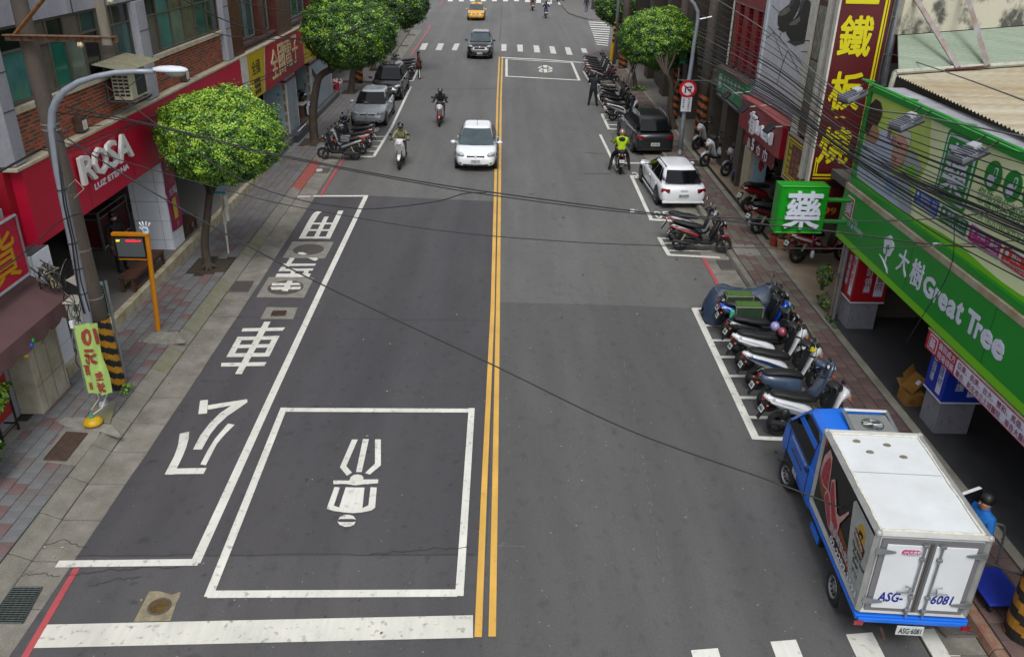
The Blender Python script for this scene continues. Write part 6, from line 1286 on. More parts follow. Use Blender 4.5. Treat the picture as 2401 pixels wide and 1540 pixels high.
cab2([(1990, 96), (1921, 72), (1760, 20), (1700, -10)], 22, 34, .016, 'pale grey cable climbing past the tall red sign', CABG) if 0 else cab2([(1700, -10), (1760, 18), (1921, 72), (2100, 130), (2250, 180), (2440, 250)], 33, 12, .014, 'pale grey cable passing high across the tall red sign and the roofs', CABG)
rc = random.Random(5)
st = [-30, -10, 10, 30, 45, 60, 72, 84, 92, 98, 104, 110, 116, 124, 130, 136, 142, 148, 154, 160, 168, 176, 186, 120, 108, 95]
md = [225, 242, 250, 262, 276, 288, 300, 312, 320, 326, 332, 338, 342, 346, 350, 353, 356, 360, 364, 370, 378, 388, 400, 345, 335, 322]
en = [313, 352, 380, 410, 436, 458, 470, 489, 498, 508, 515, 522, 530, 541, 552, 566, 575, 590, 600, 611, 624, 640, 660, 545, 535, 560]
for i in range(len(st)):
    Xc = 7.55+rc.uniform(-.12, .25); j = lambda a: a+rc.uniform(-5, 5)
    pts = [(1636, j(st[i])), (1800, j(st[i]*.62+md[i]*.36+10)), (1985, j(md[i])), (2160, j(md[i]*.56+en[i]*.44+6)), (2290, j(md[i]*.27+en[i]*.73+5)), (2450, j(en[i]+22))]
    cable([PX(*p, Xc) for p in pts], .022 if i in (5, 12) else rc.choice([.008, .011, .013, .016]), 'black cable in the thick bundle hanging before the right hand shop signs', CAB if i % 7 else CABG, 'cables of the thick bundle along the right shops')
cab2([(2237, 520), (2235, 600), (2215, 660), (2170, 730), (2125, 803)], 13.6, 13.9, .008, 'loose wire end hanging down across the green fascia sign')
for px_, X, Y_ in (((1487, 494), 0, 13.7), ((2196, 573), 0, 13.0)):
    p = PY(px_[0], px_[1], Y_); e = empty('cable_tag', p, 0, 'small white and blue tag on the crossing cable '+('above the estate car' if px_[0] < 2000 else 'in front of the green fascia'), 'cable tag'); MB().box(p.x-.07, p.x+.0, p.y-.02, p.y+.0, p.z-.025, p.z+.025).build('tag_white', PAPER, e); MB().box(p.x+.001, p.x+.07, p.y-.02, p.y, p.z-.025, p.z+.025).build('tag_blue', M('tag_blue'), e)
e = empty('cable_tangle', (-8.3, 14.6, 3.2), 0, 'tangle of loose cable loops and straps around the left street lamp and utility pole', 'cables'); rc = random.Random(11)
for k in range(9):
    z = rc.uniform(1.7, 3.3); b = MB(); a = rc.uniform(0, 6.28); cx_ = -8.15-.02*z; b.tube(spline([V(cx_+rc.uniform(-.13, .13), 14.2+rc.uniform(-.1, .35), z+dz+rc.uniform(-.08, .08)) for dz in (0, -.25, -.5, -.8, -1.1)], 5), .009, 4); b.build('loop', CAB if k % 3 else CABG, e, smooth=True)
b = MB(); b.tube([PY(x, y, 14.12) for x, y in ((128, 300), (150, 480), (168, 560), (185, 690), (198, 735))], .016, 6); b.tube([PY(x, y, 14.1) for x, y in ((134, 330), (156, 480), (178, 580), (190, 660), (210, 730))], .012, 6); b.build('riser_cable', CAB, e, smooth=True)
e = empty('cable_tangle', (-9.0, 15.1, 2.6), 0, 'messy knot of cut cables below the end of the crimson sign', 'cables')
for k in range(14): MB().tube(spline([V(-9.0+rc.uniform(-.2, .25), 15.05+rc.uniform(-.15, .15), 2.6+rc.uniform(-.3, .3)) for _ in range(5)], 5), .012, 4).build('loop', [CAB, CABG, M('cable_tan', '#8a7a55', .7)][k % 3], e, smooth=True)
for k in range(4): MB().tube(spline([V(-9.0, 15.1, 2.7), V(-8.7, 15.0, 2.5+.05*k), V(-8.4, 14.9, 2.75+.06*k), V(-8.15, 14.9, 3.0+.1*k)], 6), .009, 4).build('strand', CAB, e, smooth=True)
# ================================================================ TREES AND PLANTS
import numpy as np
LEAF = [M('leaf_dark', '#2a481d', .45, var=.3, vs=3), M('leaf_mid', '#426a22', .42, var=.25, vs=3), M('leaf_bright', '#73a02c', .42, var=.25, vs=3), M('leaf_pale', '#98b63a', .45, var=.2, vs=3)]
for m in LEAF: 
    try: m.node_tree.nodes['Principled BSDF'].inputs['Subsurface Weight'].default_value = 0
    except Exception: pass
BARK = M('bark', '#4a4036', .9, var=.3, vs=7, col2='#332c24', bump=.9, bs=22, stretch=(1, 1, .35), fine=.15)
def crown(name, par, c, r, n, size, seed, mix=(.34, .33, .22, .11), nclump=170, flat=.9, tipz=0.2):
    g = np.random.default_rng(seed); c = np.array(c); r = np.array(r)
    d = g.normal(size=(nclump, 3)); d /= np.linalg.norm(d, axis=1)[:, None]; d[:, 2] = np.where(d[:, 2] < 0, d[:, 2]*flat, d[:, 2])
    lump = 1+.05*np.sin(d[:, 0]*5+seed)*np.cos(d[:, 1]*4+seed)+.045*g.normal(size=nclump)
    rad = np.where(g.random(nclump) < .78, g.uniform(.82, 1.0, nclump), g.uniform(.3, .82, nclump))*lump
    cc = d*rad[:, None]*r; cs = g.uniform(.14, .30, nclump)*r.mean()/1.5*(230/max(230, nclump))**.33
    k = g.integers(0, nclump, n); off = g.normal(size=(n, 3)); off /= np.linalg.norm(off, axis=1)[:, None]; off *= (g.random(n)**.45)[:, None]
    p = cc[k]+off*cs[k][:, None]*np.array([1.15, 1.15, .8])
    m = int(n*.45); du = g.normal(size=(m, 3)); du /= np.linalg.norm(du, axis=1)[:, None]; du[:, 2] = np.where(du[:, 2] < 0, du[:, 2]*flat, du[:, 2])   # even outer foliage of a clipped crown
    wv = 1+.05*np.sin(du[:, 0]*5+seed)*np.cos(du[:, 1]*4+seed)+.03*np.sin(du[:, 0]*13+du[:, 2]*11)
    p[:m] = du*r*(wv*(1-.17*g.random(m)**1.4))[:, None]
    out = p/r; q = np.linalg.norm(out, axis=1)
    nd = out/(q[:, None]+1e-6)+g.normal(size=(n, 3))*.55+np.array([0, 0, .55]); nd /= np.linalg.norm(nd, axis=1)[:, None]
    t = np.cross(nd, g.normal(size=(n, 3))); t /= np.linalg.norm(t, axis=1)[:, None]; b2 = np.cross(nd, t)
    s = size*g.uniform(.7, 1.25, n)[:, None]
    P = p+c
    v = np.stack([P-t*s*.5, P+b2*s*.27+nd*s*.05, P+t*s*.55, P-b2*s*.27+nd*s*.05], 1).reshape(-1, 3)
    ck = g.random(nclump)[k]*.5+g.random(n)*.5+tipz*(np.clip(off[:, 2], -1, 1)*.5+.15)   # leaf colour gets lighter towards the top of each clump
    ck[:m] = .5*(.5+.25*(np.sin(du[:, 0]*17+seed)+np.cos(du[:, 1]*15+du[:, 2]*13)))+.5*g.random(m)+tipz*(du[:, 2]*.4+.1); th = np.cumsum(mix); mi = np.clip(np.searchsorted(np.array([th[0], th[1], th[2]])*.72+.14, ck), 0, 3).astype(np.int32)  # outer leaves get lighter towards the top of the crown
    me = bpy.data.meshes.new(name); me.vertices.add(4*n); me.vertices.foreach_set('co', (v-np.array(wm(par).translation)).ravel().astype(np.float32))
    me.loops.add(4*n); me.loops.foreach_set('vertex_index', np.arange(4*n, dtype=np.int32)); me.polygons.add(n); me.polygons.foreach_set('loop_start', np.arange(0, 4*n, 4, dtype=np.int32)); me.polygons.foreach_set('loop_total', np.full(n, 4, dtype=np.int32))
    for m in LEAF: me.materials.append(m)
    me.polygons.foreach_set('material_index', mi); me.update(calc_edges=True); me.validate()
    o = bpy.data.objects.new(name, me); COL.objects.link(o); o.parent = par; return o
def tree(label, trunk, radii, c, r, n, size, seed, stub=None, group=None, **kw):
    e = empty('street_tree', trunk[0], 0, label, 'tree', group); rr = random.Random(seed)
    b = MB(); tp = spline(trunk, 5); k = len(tp)
    b.tube(tp, [radii[0]*(1.45 if i == 0 else 1.12 if i == 1 else 1)*(1-i/k)+radii[1]*(i/k) for i in range(k)], 10)
    for j in range(6): a = j*1.05+rr.random(); b.tube([trunk[0]+V(0, 0, .16), trunk[0]+V(.16*math.cos(a), .16*math.sin(a), .05), trunk[0]+V(.34*math.cos(a), .34*math.sin(a), -.03)], [radii[0]*.55, radii[0]*.35, .02], 6)
    b.build('trunk', BARK, e, smooth=True)
    b = MB(); f = trunk[-1]; C_ = Vector(c)
    for j in range(11):
        a = 2*math.pi*j/11+rr.random()*.6; el = rr.uniform(-.1, 1.1); t = C_+V(r[0]*.75*math.cos(a)*math.cos(el), r[1]*.75*math.sin(a)*math.cos(el), r[2]*.75*math.sin(el)-.1)
        m_ = f.lerp(t, .45)+V(rr.uniform(-.12, .12), rr.uniform(-.12, .12), -.05); b.tube(spline([f-V(0, 0, .1), m_, t], 4), [radii[1]*.7*(1-i/9.5) for i in range(9)], 6)
    if stub: b.tube(stub, [radii[1]*.8, radii[1]*.5, .03][:len(stub)], 7)
    b.build('branch', BARK, e, smooth=True)
    crown('crown', e, c, r, n, size, seed, **kw); return e
tree('bright green clipped street tree in the left pavement, nearest the camera', [V(-8.27, 21.55, .15), V(-8.33, 21.7, .8), V(-8.2, 21.8, 1.5), V(-8.05, 21.9, 2.25)], (.12, .09), (-7.57, 22.0, 3.72), (1.62, 1.6, 1.28), 105000, .064, 3, mix=(.26, .33, .25, .16), nclump=760, tipz=.4)
y_ = 36.4
tree('large round dark green street tree with a bent forked trunk on the left pavement', [PY(x, y, y_) for x, y in ((738, 336), (735, 300), (734, 262), (741, 209), (750, 180), (775, 163))], (.2, .13), (-6.6, 36.6, 4.75), (2.0, 1.95, 1.6), 100000, .08, 8, mix=(.46, .34, .16, .04), nclump=800, tipz=.25, stub=[PY(746, 190, y_), PY(735, 172, y_), PY(732, 162, y_)])
tree('third left street tree standing behind the large round one, above the dark van', [PY(822, 225, 48), PY(826, 187, 48), PY(828, 160, 48), PY(835, 130, 48)], (.19, .13), (-7.9, 47.5, 3.9), (1.4, 1.4, 1.2), 18000, .1, 12, mix=(.5, .3, .17, .03), nclump=120, tipz=.2)
tree('far left dark street tree at the top edge beside the road', [V(-8.7, 56, .15), V(-8.6, 56, 1.5), V(-8.1, 56, 3)], (.17, .12), (-6.75, 56, 4.35), (1.85, 1.8, 1.7), 26000, .13, 13, mix=(.55, .3, .13, .02), nclump=220, tipz=.1)
e = tree('right street tree with stake supports in a small planted pit', [PY(x, y, 50.5) for x, y in ((1490, 212), (1489, 195), (1486, 175), (1482, 154))], (.15, .1), (7.8, 50.5, 3.2), (1.25, 1.3, 1.1), 30000, .085, 21, mix=(.44, .34, .18, .04), nclump=420, tipz=.35)
for x in (7.35, 7.55): MB().tube([(x-.35, 50.2, .15), (x+.25, 50.4, 2.2)], .05, 6).build('stake', IRON, e)
tree('large right street tree with twisting trunk behind the round road sign', [PY(x, y, 40.2) for x, y in ((1580, 302), (1571, 253), (1574, 214), (1570, 190), (1562, 172))], (.15, .1), (7.45, 42.6, 3.98), (1.9, 1.75, 1.5), 80000, .085, 22, mix=(.40, .34, .20, .06), nclump=700, tipz=.35, stub=[PY(1576, 222, 40.2), PY(1590, 190, 40.4), PY(1592, 160, 40.6)])
tree('far right street tree at the crossing corner, partly above the frame', [V(8.2, 63.0, .15), V(8.15, 63.1, 1.2), V(8.2, 63.3, 2.2)], (.15, .1), (8.15, 64, 3.7), (1.8, 1.8, 1.5), 24000, .13, 23, mix=(.5, .32, .15, .03), nclump=220, tipz=.2)
def bush(label, c, r, n, size, seed, cat='shrub', name='shrub', mix=(.2, .3, .3, .2), group=None, stem=.0):
    e = empty(name, (c[0], c[1], max(.15, c[2]-r[2]-stem)), 0, label, cat, group)
    b = MB(); rr = random.Random(seed)
    for k in range(6): b.tube([V(c[0]+rr.uniform(-.04, .04), c[1], c[2]-r[2]-stem), V(c[0]+rr.uniform(-r[0], r[0])*.6, c[1]+rr.uniform(-r[1], r[1])*.6, c[2]+r[2]*.3)], [.014, .006], 5)
    b.build('stem', BARK, e); crown('foliage', e, c, r, n, size, seed, mix=mix, nclump=max(14, n//90), flat=.9); return e
bush('bright leafy shrub at the left frame edge, beside the capsule machine', (-9.35, 12.75, 1.15), (.42, .55, .42), 2600, .085, 31, mix=(.12, .28, .35, .25), stem=.5)
bush('lower leafy shrub at the left frame edge above the pavers', (-8.95, 11.55, .75), (.42, .6, .45), 3000, .085, 32, mix=(.2, .32, .3, .18), stem=.1)
for k, (x, y, r) in enumerate(POTS): bush(['thin dark plant in the leftmost pot', 'leafy dark plant in the tan middle pot', 'sparse olive plant in the largest terracotta pot'][k], (x, y, .85), (.22, .22, .3), 420, .07, 40+k, 'plant', 'potted_plant', (.5, .35, .13, .02))
bush('dark shrub growing beside the downpipes, upper clump', (8.33, 19.75, .95), (.2, .3, .32), 900, .06, 50, 'shrub', 'shrub', (.45, .4, .14, .01), stem=.1)
bush('low dark plant at the foot of the downpipes', (8.28, 19.35, .4), (.16, .35, .2), 600, .05, 51, 'plant', 'plant', (.4, .4, .18, .02))
bush('tuft of green weeds at the foot of the striped utility pole', (-7.72, 14.75, .24), (.1, .22, .12), 420, .035, 52, 'weeds', 'weeds', (.2, .4, .3, .1))
bush('low planting around the right staked tree', (7.9, 50.3, .3), (.5, .45, .18), 900, .06, 53, 'plants', 'ground_plants', (.4, .4, .18, .02))
bush('small moss and weeds strip on the threshold near the pipes', (8.2, 18.55, .2), (.08, .4, .06), 500, .03, 54, 'weeds', 'weeds', (.4, .4, .18, .02))
# fallen leaves and litter
rr = random.Random(77); b = MB()
for k in range(110):
    x, y = rr.choice([(rr.uniform(-7.6, -6.7), rr.uniform(9, 40)), (rr.uniform(-8.9, -8), rr.uniform(10, 36)), (rr.uniform(6, 8), rr.uniform(10, 45)), (rr.uniform(-6, 4.5), rr.uniform(8.5, 30))]); z = .175 if abs(x) > 7.7 or x > 6.8 else .03
    a = rr.random()*6.28; s = rr.uniform(.015, .035); q = [(x+s*math.cos(a), y+s*math.sin(a), z), (x-s*.5*math.sin(a), y+s*.5*math.cos(a), z+.006), (x-s*math.cos(a), y-s*math.sin(a), z), (x+s*.5*math.sin(a), y-s*.5*math.cos(a), z+.002)]; b.poly(q, rr.choice([0, 0, 1, 2]))
tag(b.build('litter', [M('dead_leaf', '#6a4a24', .8), M('yellow_leaf', '#a59a2a', .7), M('paper_scrap', '#a8a8a2', .8)], None, recalc=False), 'scattered fallen leaves and paper scraps on gutters and pavements', 'litter', kind='stuff')
# ================================================================ VEHICLES
def carpaint(n, c, r=.25, m=.0, coat=.6): return M('paint_'+n, c, r, m, coat=coat, var=.03, vs=1)
WHT, BLKP, SILV, YELP, GRYP, BLUP = carpaint('white', '#dcdfe3'), carpaint('black', '#0d0f12'), carpaint('silver', '#a6abb0', .3, .25), carpaint('taxi_yellow', '#d39a08'), carpaint('graphite', '#24262a', .3, .3), carpaint('truck_blue', '#0f66d2', .4, 0, .2)
TINT = M('car_glass', '#0a0d0f', .06, spec=.38); TINT2 = M('car_glass_pale', '#3a474c', .08, spec=.9, var=.3, vs=1.3)
HLG = M('headlamp_glass', '#a8adb0', .1, spec=.9); TLR = M('taillamp_red', '#7d0610', .15, spec=.8); AMB = M('indicator_amber', '#c44a0a', .3); RIM = M('alloy_rim', '#85888c', .35, .6, var=.1, vs=10); PLT = M('plate_white', '#b9c0bd', .5); PLT_T = M('plate_green_text', '#1e3a34', .5); MIRG = M('mirror_glass', '#d5dade', .03, 1)
def wheel(par, x, y, r, w_, side, rimm=None, holes=8, name='wheel', steer=0):
    e = MB(); T = Matrix.Translation((x, y, r)) @ Euler((0, 0, steer)).to_matrix().to_4x4()
    prof = [(r*.62, -w_/2), (r*.93, -w_/2), (r, -w_*.36), (r, w_*.36), (r*.93, w_/2), (r*.62, w_/2)]
    e.lathe(prof+[prof[0]], (0, 0, 0), (1, 0, 0), 22, cap=0); e.v = [T @ v for v in e.v]; o = e.build(name, RUBBER, par, smooth=False, world=False)
    f = MB(); s = side; f.lathe([(r*.63, s*(w_/2-.012)), (r*.6, s*(w_/2+.004)), (r*.5, s*(w_/2-.03)), (r*.2, s*(w_/2-.022)), (r*.12, s*(w_/2-.002))], (0, 0, 0), (1, 0, 0), 20, cap=2); f.v = [T @ v for v in f.v]; f.build('rim', rimm or RIM, o, world=False)
    g = MB()
    for k in range(holes):
        a = 2*math.pi*k/holes; rr_ = r*.045*(14/holes); c = T @ V(s*(w_/2-.021), r*.4*math.cos(a), r*.4*math.sin(a)); g.lathe([(rr_, -.012), (rr_, .012)], c, T.to_3x3() @ V(1, 0, 0), 6)
    g.build('rim_hole', BLACK, o, world=False); return o
def car(label, cat, loc, rz, L, W, H, paint, yc, yrf, yrr, yrb, hz, bz, plate='', rearplate='', group=None, wt=.78, name='car', wb=.6, tint=TINT, wr=.3, rails=False, grille=0, chrome=False):
    e = empty(name, loc, rz, label, cat, group); w_ = W/2; h = L/2; B = lambda **k: k
    rings = []
    for y, wf, zb, zt in ((h, .66, .30, .50), (h-.05, .80, .22, .62), (h-.22, .91, .18, hz-.14), (h-.55, .97, .17, hz-.05), (yc+.1, 1, .17, hz+.01), (yc-.25, 1, .17, bz), (0, 1, .17, bz+.01), (yrb+.5, 1, .17, bz+.02), (max(yrb+.12, -h+.3), .97, .17, bz+.02), (-h+.12, .93, .2, bz-.06), (-h+.03, .87, .24, bz-.16), (-h, .78, .30, bz-.28)):
        ww = w_*wf; half = [(0, zb), (ww*.78, zb), (ww*.96, zb+.07), (ww, zb+(zt-zb)*.45), (ww*.985, zt-.13), (ww*.93, zt-.03), (ww*.62, zt+.012), (0, zt+.025)]
        rings.append([V(x, y, z) for x, z in half]+[V(-x, y, z) for x, z in reversed(half[1:-1])])
    MB().loft(rings).build('body', paint, e, smooth=True, world=False, sub=1)
    xb, xt = w_*.93, w_*wt; zt = H-.055
    def edge(v, front, k=9):
        y0 = (yc if front else yrb); y1 = (yrf if front else yrr); x = xb+(xt-xb)*v; y = y0+(y1-y0)*v; bu = (.16 if front else -.09)*(1-v*.35)
        return [V(x*(1-2*i/(k-1)), y+bu*(1-(1-2*i/(k-1))**2), 0) for i in range(k)]
    def ring(v, z, sc=1, dz=0):
        f = edge(v, True); r = edge(v, False); P = f+list(reversed(r)); c = sum(P, V(0, 0, 0))/len(P)
        return [V(c.x+(p.x-c.x)*sc, c.y+(p.y-c.y)*sc, z) for p in P]
    z0 = bz-.02
    R = [ring(0, z0), ring(.5, z0+(zt-z0)*.52), ring(1, zt), ring(1, H-.02, .95), ring(1, H, .8)]
    cen = sum(R[-1], V(0, 0, 0))/len(R[-1]); MB().loft(R+[[cen.lerp(p, .4)+V(0, 0, .012) for p in R[-1]]]).build('cabin', paint, e, world=False, sub=1, smooth=True)
    def glassp(nm, front, u0, u1, v0, v1, mat):
        b = MB(); k = 8; rows = []
        for j in range(4):
            v = v0+(v1-v0)*j/3; E_ = edge(v, front, 33); z = z0+(zt-z0)*v; row = []
            for i in range(k+1): q = E_[int(round((u0+(u1-u0)*i/k)*32))]; row.append(V(q.x*1.003, q.y+(.014 if front else -.014), z+.004))
            rows.append(row)
        b.loft(rows, closed=False, cap=False); return b.build(nm, mat, e, world=False, smooth=True)
    ws = glassp('windscreen', True, .045, .955, .04, .93, tint); rw = glassp('rear_window', False, .07, .93, .16, .88, TINT)
    for i, (x0, x1) in enumerate(((-.5, .02), (.06, .52))): MB().tube([V(x0*xb, yc+.15, z0+.06), V(x1*xb, yc+.02, z0+.16)], .008, 4).build('wiper', BLACK, e, world=False)
    for s in (-1, 1):
        def sp(u, v): 
            x = xb+(xt-xb)*v; ya, yb_ = yc+(yrf-yc)*v, yrb+(yrr-yrb)*v; return V(s*(x+.009), ya+(yb_-ya)*u, z0+(zt-z0)*v)
        um = .44; ue = .80
        for (a, b_) in ((.07, um-.012), (um+.012, ue-.012), (ue+.012, .95)):
            bl = sp(a, .10); br = sp(b_, .10); tr = sp(min(b_, .93) if b_ < .9 else .9, .9); tl = sp(max(a, .06), .9); g_ = MB(); g_.poly([bl, br, tr, tl]) if s < 0 else g_.poly([bl, tl, tr, br]); g_.build('side_window', TINT, e, world=False)
        for y in (yc-.12, yc-(yc-yrb)*um, yc-(yc-yrb)*ue): MB().box(s*w_*.99-.006, s*w_*.99+.006, y-.006, y+.006, .32, bz-.08).build('door_seam', BLACK, e, world=False)
        for y in (yc-(yc-yrb)*um+.2, yc-(yc-yrb)*ue+.18): MB().box(s*w_-.012, s*w_+.022, y-.08, y+.08, bz-.17, bz-.14).build('door_handle', paint, e, world=False, bevel=.008)
        MB().box(s*w_*.985-.012, s*w_*.985+.012, -h*.5, h*.5, .17, .24).build('side_skirt', paint if paint is WHT else BLACK, e, world=False, bevel=.008)
        m = MB().ball((s*(w_+.1), yc-.22, bz+.04), (.11, .07, .075), 10, 7).build('mirror', paint, e, world=False, smooth=True)
        MB().tube([(s*(w_*.9), yc-.2, bz-.01), (s*(w_+.06), yc-.22, bz+.02)], .02, 6).build('mirror_stalk', BLACK, m, world=False)
        b = MB(); b.ball((0, 0, 0), (.20, .12, .085), 12, 8); T = Matrix.Translation((s*(w_*.72), h-.17, hz-.2)) @ Euler((R_(28), R_(s*-10), R_(s*-34))).to_matrix().to_4x4(); b.v = [T @ v for v in b.v]; b.build('headlight', HLG, e, world=False, smooth=True)
        b = MB(); b.box(-.17, .15, -.035, .05, -.07, .07); T = Matrix.Translation((s*(w_*.76), -h+.07, bz-.2)) @ Euler((0, 0, R_(s*24))).to_matrix().to_4x4(); b.v = [T @ v for v in b.v]; b.build('taillight', TLR, e, world=False, bevel=.02)
        MB().ball((s*w_*.68, h-.07, .36), (.075, .05, .045), 8, 6).build('fog_lamp', BLACK, e, world=False)
        for y in (h-wr-.42, -h+wr+.42):
            b = MB(); b.lathe([(wr+.055, -.05), (wr+.055, .012)], (s*(w_*.985), y, wr+.02), (s, 0, 0), 24); b.build('wheel_arch', BLACK, e, world=False); wheel(e, s*(w_-.085), y, wr, .19, s)
    g_ = MB(); g_.box(-.36, .36, h-.10, h-.005-.03, hz-.34, hz-.24); g_.build('grille', BLACK, e, world=False, bevel=.02)
    if chrome: MB().box(-.42, .42, h-.09, h-.01, hz-.26, hz-.225).build('grille_bar', CHROME, e, world=False, bevel=.01); MB().tube([(-.6, h-.06, .27), (0, h+.01, .25), (.6, h-.06, .27)], .018, 5).build('bumper_trim', CHROME, e, world=False)
    MB().box(-.5, .5, h-.12, h-.012, .24, .33).build('air_intake', BLACK, e, world=False, bevel=.02)
    MB().lathe([(.055, 0), (.055, .012)], (0, h-.03, hz-.23), (0, 1, .3), 14).build('emblem', CHROME, e, world=False)
    if plate:
        p = MB().box(-.19, .19, h-.0, h+.012, .36, .50).build('number_plate', PLT, e, world=False); T = bpy.context; o = text('plate_text', plate, V(.16, h+.012, .385), V(-.32, 0, 0), V(0, 0, .09), PLT_T, None, bold=.02); o.parent = p
    p = MB().box(-.19, .19, -h-.012, -h+.02, .42, .56).build('number_plate', PLT, e, world=False)
    if rearplate: o = text('plate_text', rearplate, V(-.16, -h-.012, .445), V(.32, 0, 0), V(0, 0, .09), PLT_T, None, bold=.02); o.parent = p
    MB().box(-w_*.88, w_*.88, -h+.0, -h+.1, .22, .30).build('rear_bumper', paint if paint is WHT else BLACK, e, world=False, bevel=.02)
    if rails:
        for s in (-1, 1): MB().tube([(s*xt*.93, yrf-.1, H), (s*xt*.93, yrf-.25, H+.07), (s*xt*.93, yrr+.3, H+.07), (s*xt*.93, yrr+.15, H)], .022, 6).build('roof_rail', STEEL, e, world=False)
    return e
PI = math.pi
c = car('white small hatchback driving towards the camera beside the yellow line', 'car', (-1.17, 34.3, 0), PI, 3.8, 1.7, 1.44, WHT, 1.05, -.05, -1.15, -1.74, .88, .91, '3735·T3', wt=.67, tint=TINT2)
MB().tube([(0, -.1, 1.43), (0, -.2, 1.68)], .008, 5).build('antenna', BLACK, c, world=False)
c = car('black suv with chrome grille driving towards the camera at the far crossing', 'car', (-1.95, 64.8, 0), PI, 4.6, 1.85, 1.68, BLKP, 1.05, .1, -1.6, -2.1, 1.08, 1.12, 'ATY·6291', wt=.70, wr=.35, tint=TINT2, chrome=True)
c = car('yellow taxi driving towards the camera beyond the crossing', 'taxi', (-3.15, 90.7, 0), PI, 4.4, 1.74, 1.5, YELP, .9, .0, -.95, -1.65, .90, .94, '602·8K', wt=.68, tint=TINT2)
MB().box(-.16, .16, .0, .14, 1.49, 1.6).build('roof_sign', M('taxi_lamp', '#c9a21a', .4), c, world=False, bevel=.03)
c = car('silver hatchback parked at the left kerb behind the parked scooters', 'car', (-6.62, 42.0, 0), PI, 4.2, 1.7, 1.42, SILV, .85, -.05, -1.45, -2.0, .88, .92, '', wt=.69, group='cars parked along the kerb')
MB().box(.1, .3, 1.0, 1.02, .98, 1.02).build('sun_shade', M('shade_beige', '#8a7a60', .8), c, world=False)
c = car('dark people carrier parked behind the silver hatchback', 'car', (-6.62, 48.7, 0), PI, 4.5, 1.75, 1.6, BLKP, 1.25, .2, -1.7, -2.15, .98, 1.03, '', wt=.71, wr=.32, group='cars parked along the kerb')
c = car('dark grey people carrier with roof rails parked in front of the lime jacket rider', 'car', (6.33, 37.75, 0), R_(4), 4.55, 1.76, 1.56, GRYP, 1.2, .2, -1.5, -2.18, .95, .98, '', 'AAF·6006', wt=.71, wr=.33, rails=True, group='cars parked along the kerb')
for y in (-.2, -.5, -.8, -1.1): MB().box(-.5, .5, y, y+.03, 1.56, 1.572).build('roof_groove', BLACK, c, world=False)
c = car('old white estate car parked at the right kerb with a dark rear window', 'car', (6.2, 30.15, 0), R_(2.5), 4.3, 1.68, 1.33, WHT, .95, .1, -1.3, -2.03, .82, .86, '', 'BE·4279', wt=.66, group='cars parked along the kerb')
for s in (-1, 1): MB().tube([(s*.5, .1, 1.315), (s*.5, -1.25, 1.31)], .018, 5).build('roof_rail', BLACK, c, world=False)
MB().box(-.12, .12, -2.165, -2.14, .68, .72).build('tailgate_handle', WHT, c, world=False)
# ---------------------------------------------------------------- blue truck
TR = empty('delivery_truck', (5.77, 10.57, 0), R_(-3.6), 'blue cab delivery truck with white insulated box and beef print', 'truck')
ALM = M('box_aluminium', '#9b9b99', .5, .25, var=.12, vs=5); BW = M('box_white', '#d3d7dc', .4, var=.05, vs=1.5, col2='#c6c8ca'); SEAL = M('sealant_cream', '#c9c7bb', .7, var=.2, vs=12)
def tb(n, m, *bx, bevel=0, par=None):
    b = MB()
    for x in bx: b.box(*x)
    return b.build(n, m, par or TR, world=False, bevel=bevel)
x0, x1, y0, y1, z0, z1 = -.71, .70, -2.2, .18, .66, 1.98
box = tb('cargo_box', BW, (x0, x1, y0, y1, z0, z1))
b = MB()
for (a, c_) in (((x0, y0, z1), (x0, y1, z1)), ((x1, y0, z1), (x1, y1, z1)), ((x0, y0, z1), (x1, y0, z1)), ((x0, y1, z1), (x1, y1, z1)), ((x0, y0, z0), (x0, y0, z1)), ((x1, y0, z0), (x1, y0, z1)), ((x0, y1, z0), (x0, y1, z1)), ((x1, y1, z0), (x1, y1, z1)), ((x0, y0, z0), (x0, y1, z0)), ((x0, y0, z0), (x1, y0, z0)), ((x1, y0, z0), (x1, y1, z0))): b.tube([a, c_], .048, 4)
for p in [(x, y, z1) for x in (x0, x1) for y in (y0, y1)]: b.ball(p, .055, 8, 6)
b.build('edge_frame', ALM, TR, world=False)
b = MB(); rr = random.Random(4)
for (a, c_) in (((x0+.05, y0+.06), (x0+.05, y1-.05)), ((x1-.05, y0+.06), (x1-.05, y1-.05)), ((x0+.05, y0+.06), (x1-.05, y0+.06)), ((x0+.05, y1-.05), (x1-.05, y1-.05))):
    n = 16
    P = [V(a[0]+(c_[0]-a[0])*i/n+rr.uniform(-.008, .008), a[1]+(c_[1]-a[1])*i/n+rr.uniform(-.008, .008), z1+.012) for i in range(n+1)]; b.tube(P, [rr.uniform(.012, .024) for _ in P], 5)
b.build('sealant_bead', SEAL, TR, world=False)
tb('roof_joint', M('joint_dark', '#77766f', .8), (x0+.08, x1-.08, -.86, -.852, z1+.001, z1+.004))
for x, y in ((-.33, -.05), (.1, -.12), (-.22, -.33), (.24, -.42)): b = MB(); b.lathe([(.045, 0), (.038, .012), (.01, .016)], (x, y, z1), n=10); b.v = [V(v.x+(v.x-x)*.4, v.y, v.z) for v in b.v]; b.build('roof_bolt', M('bolt_grime', '#6f6b5c', .8, var=.3, vs=20), TR, world=False)
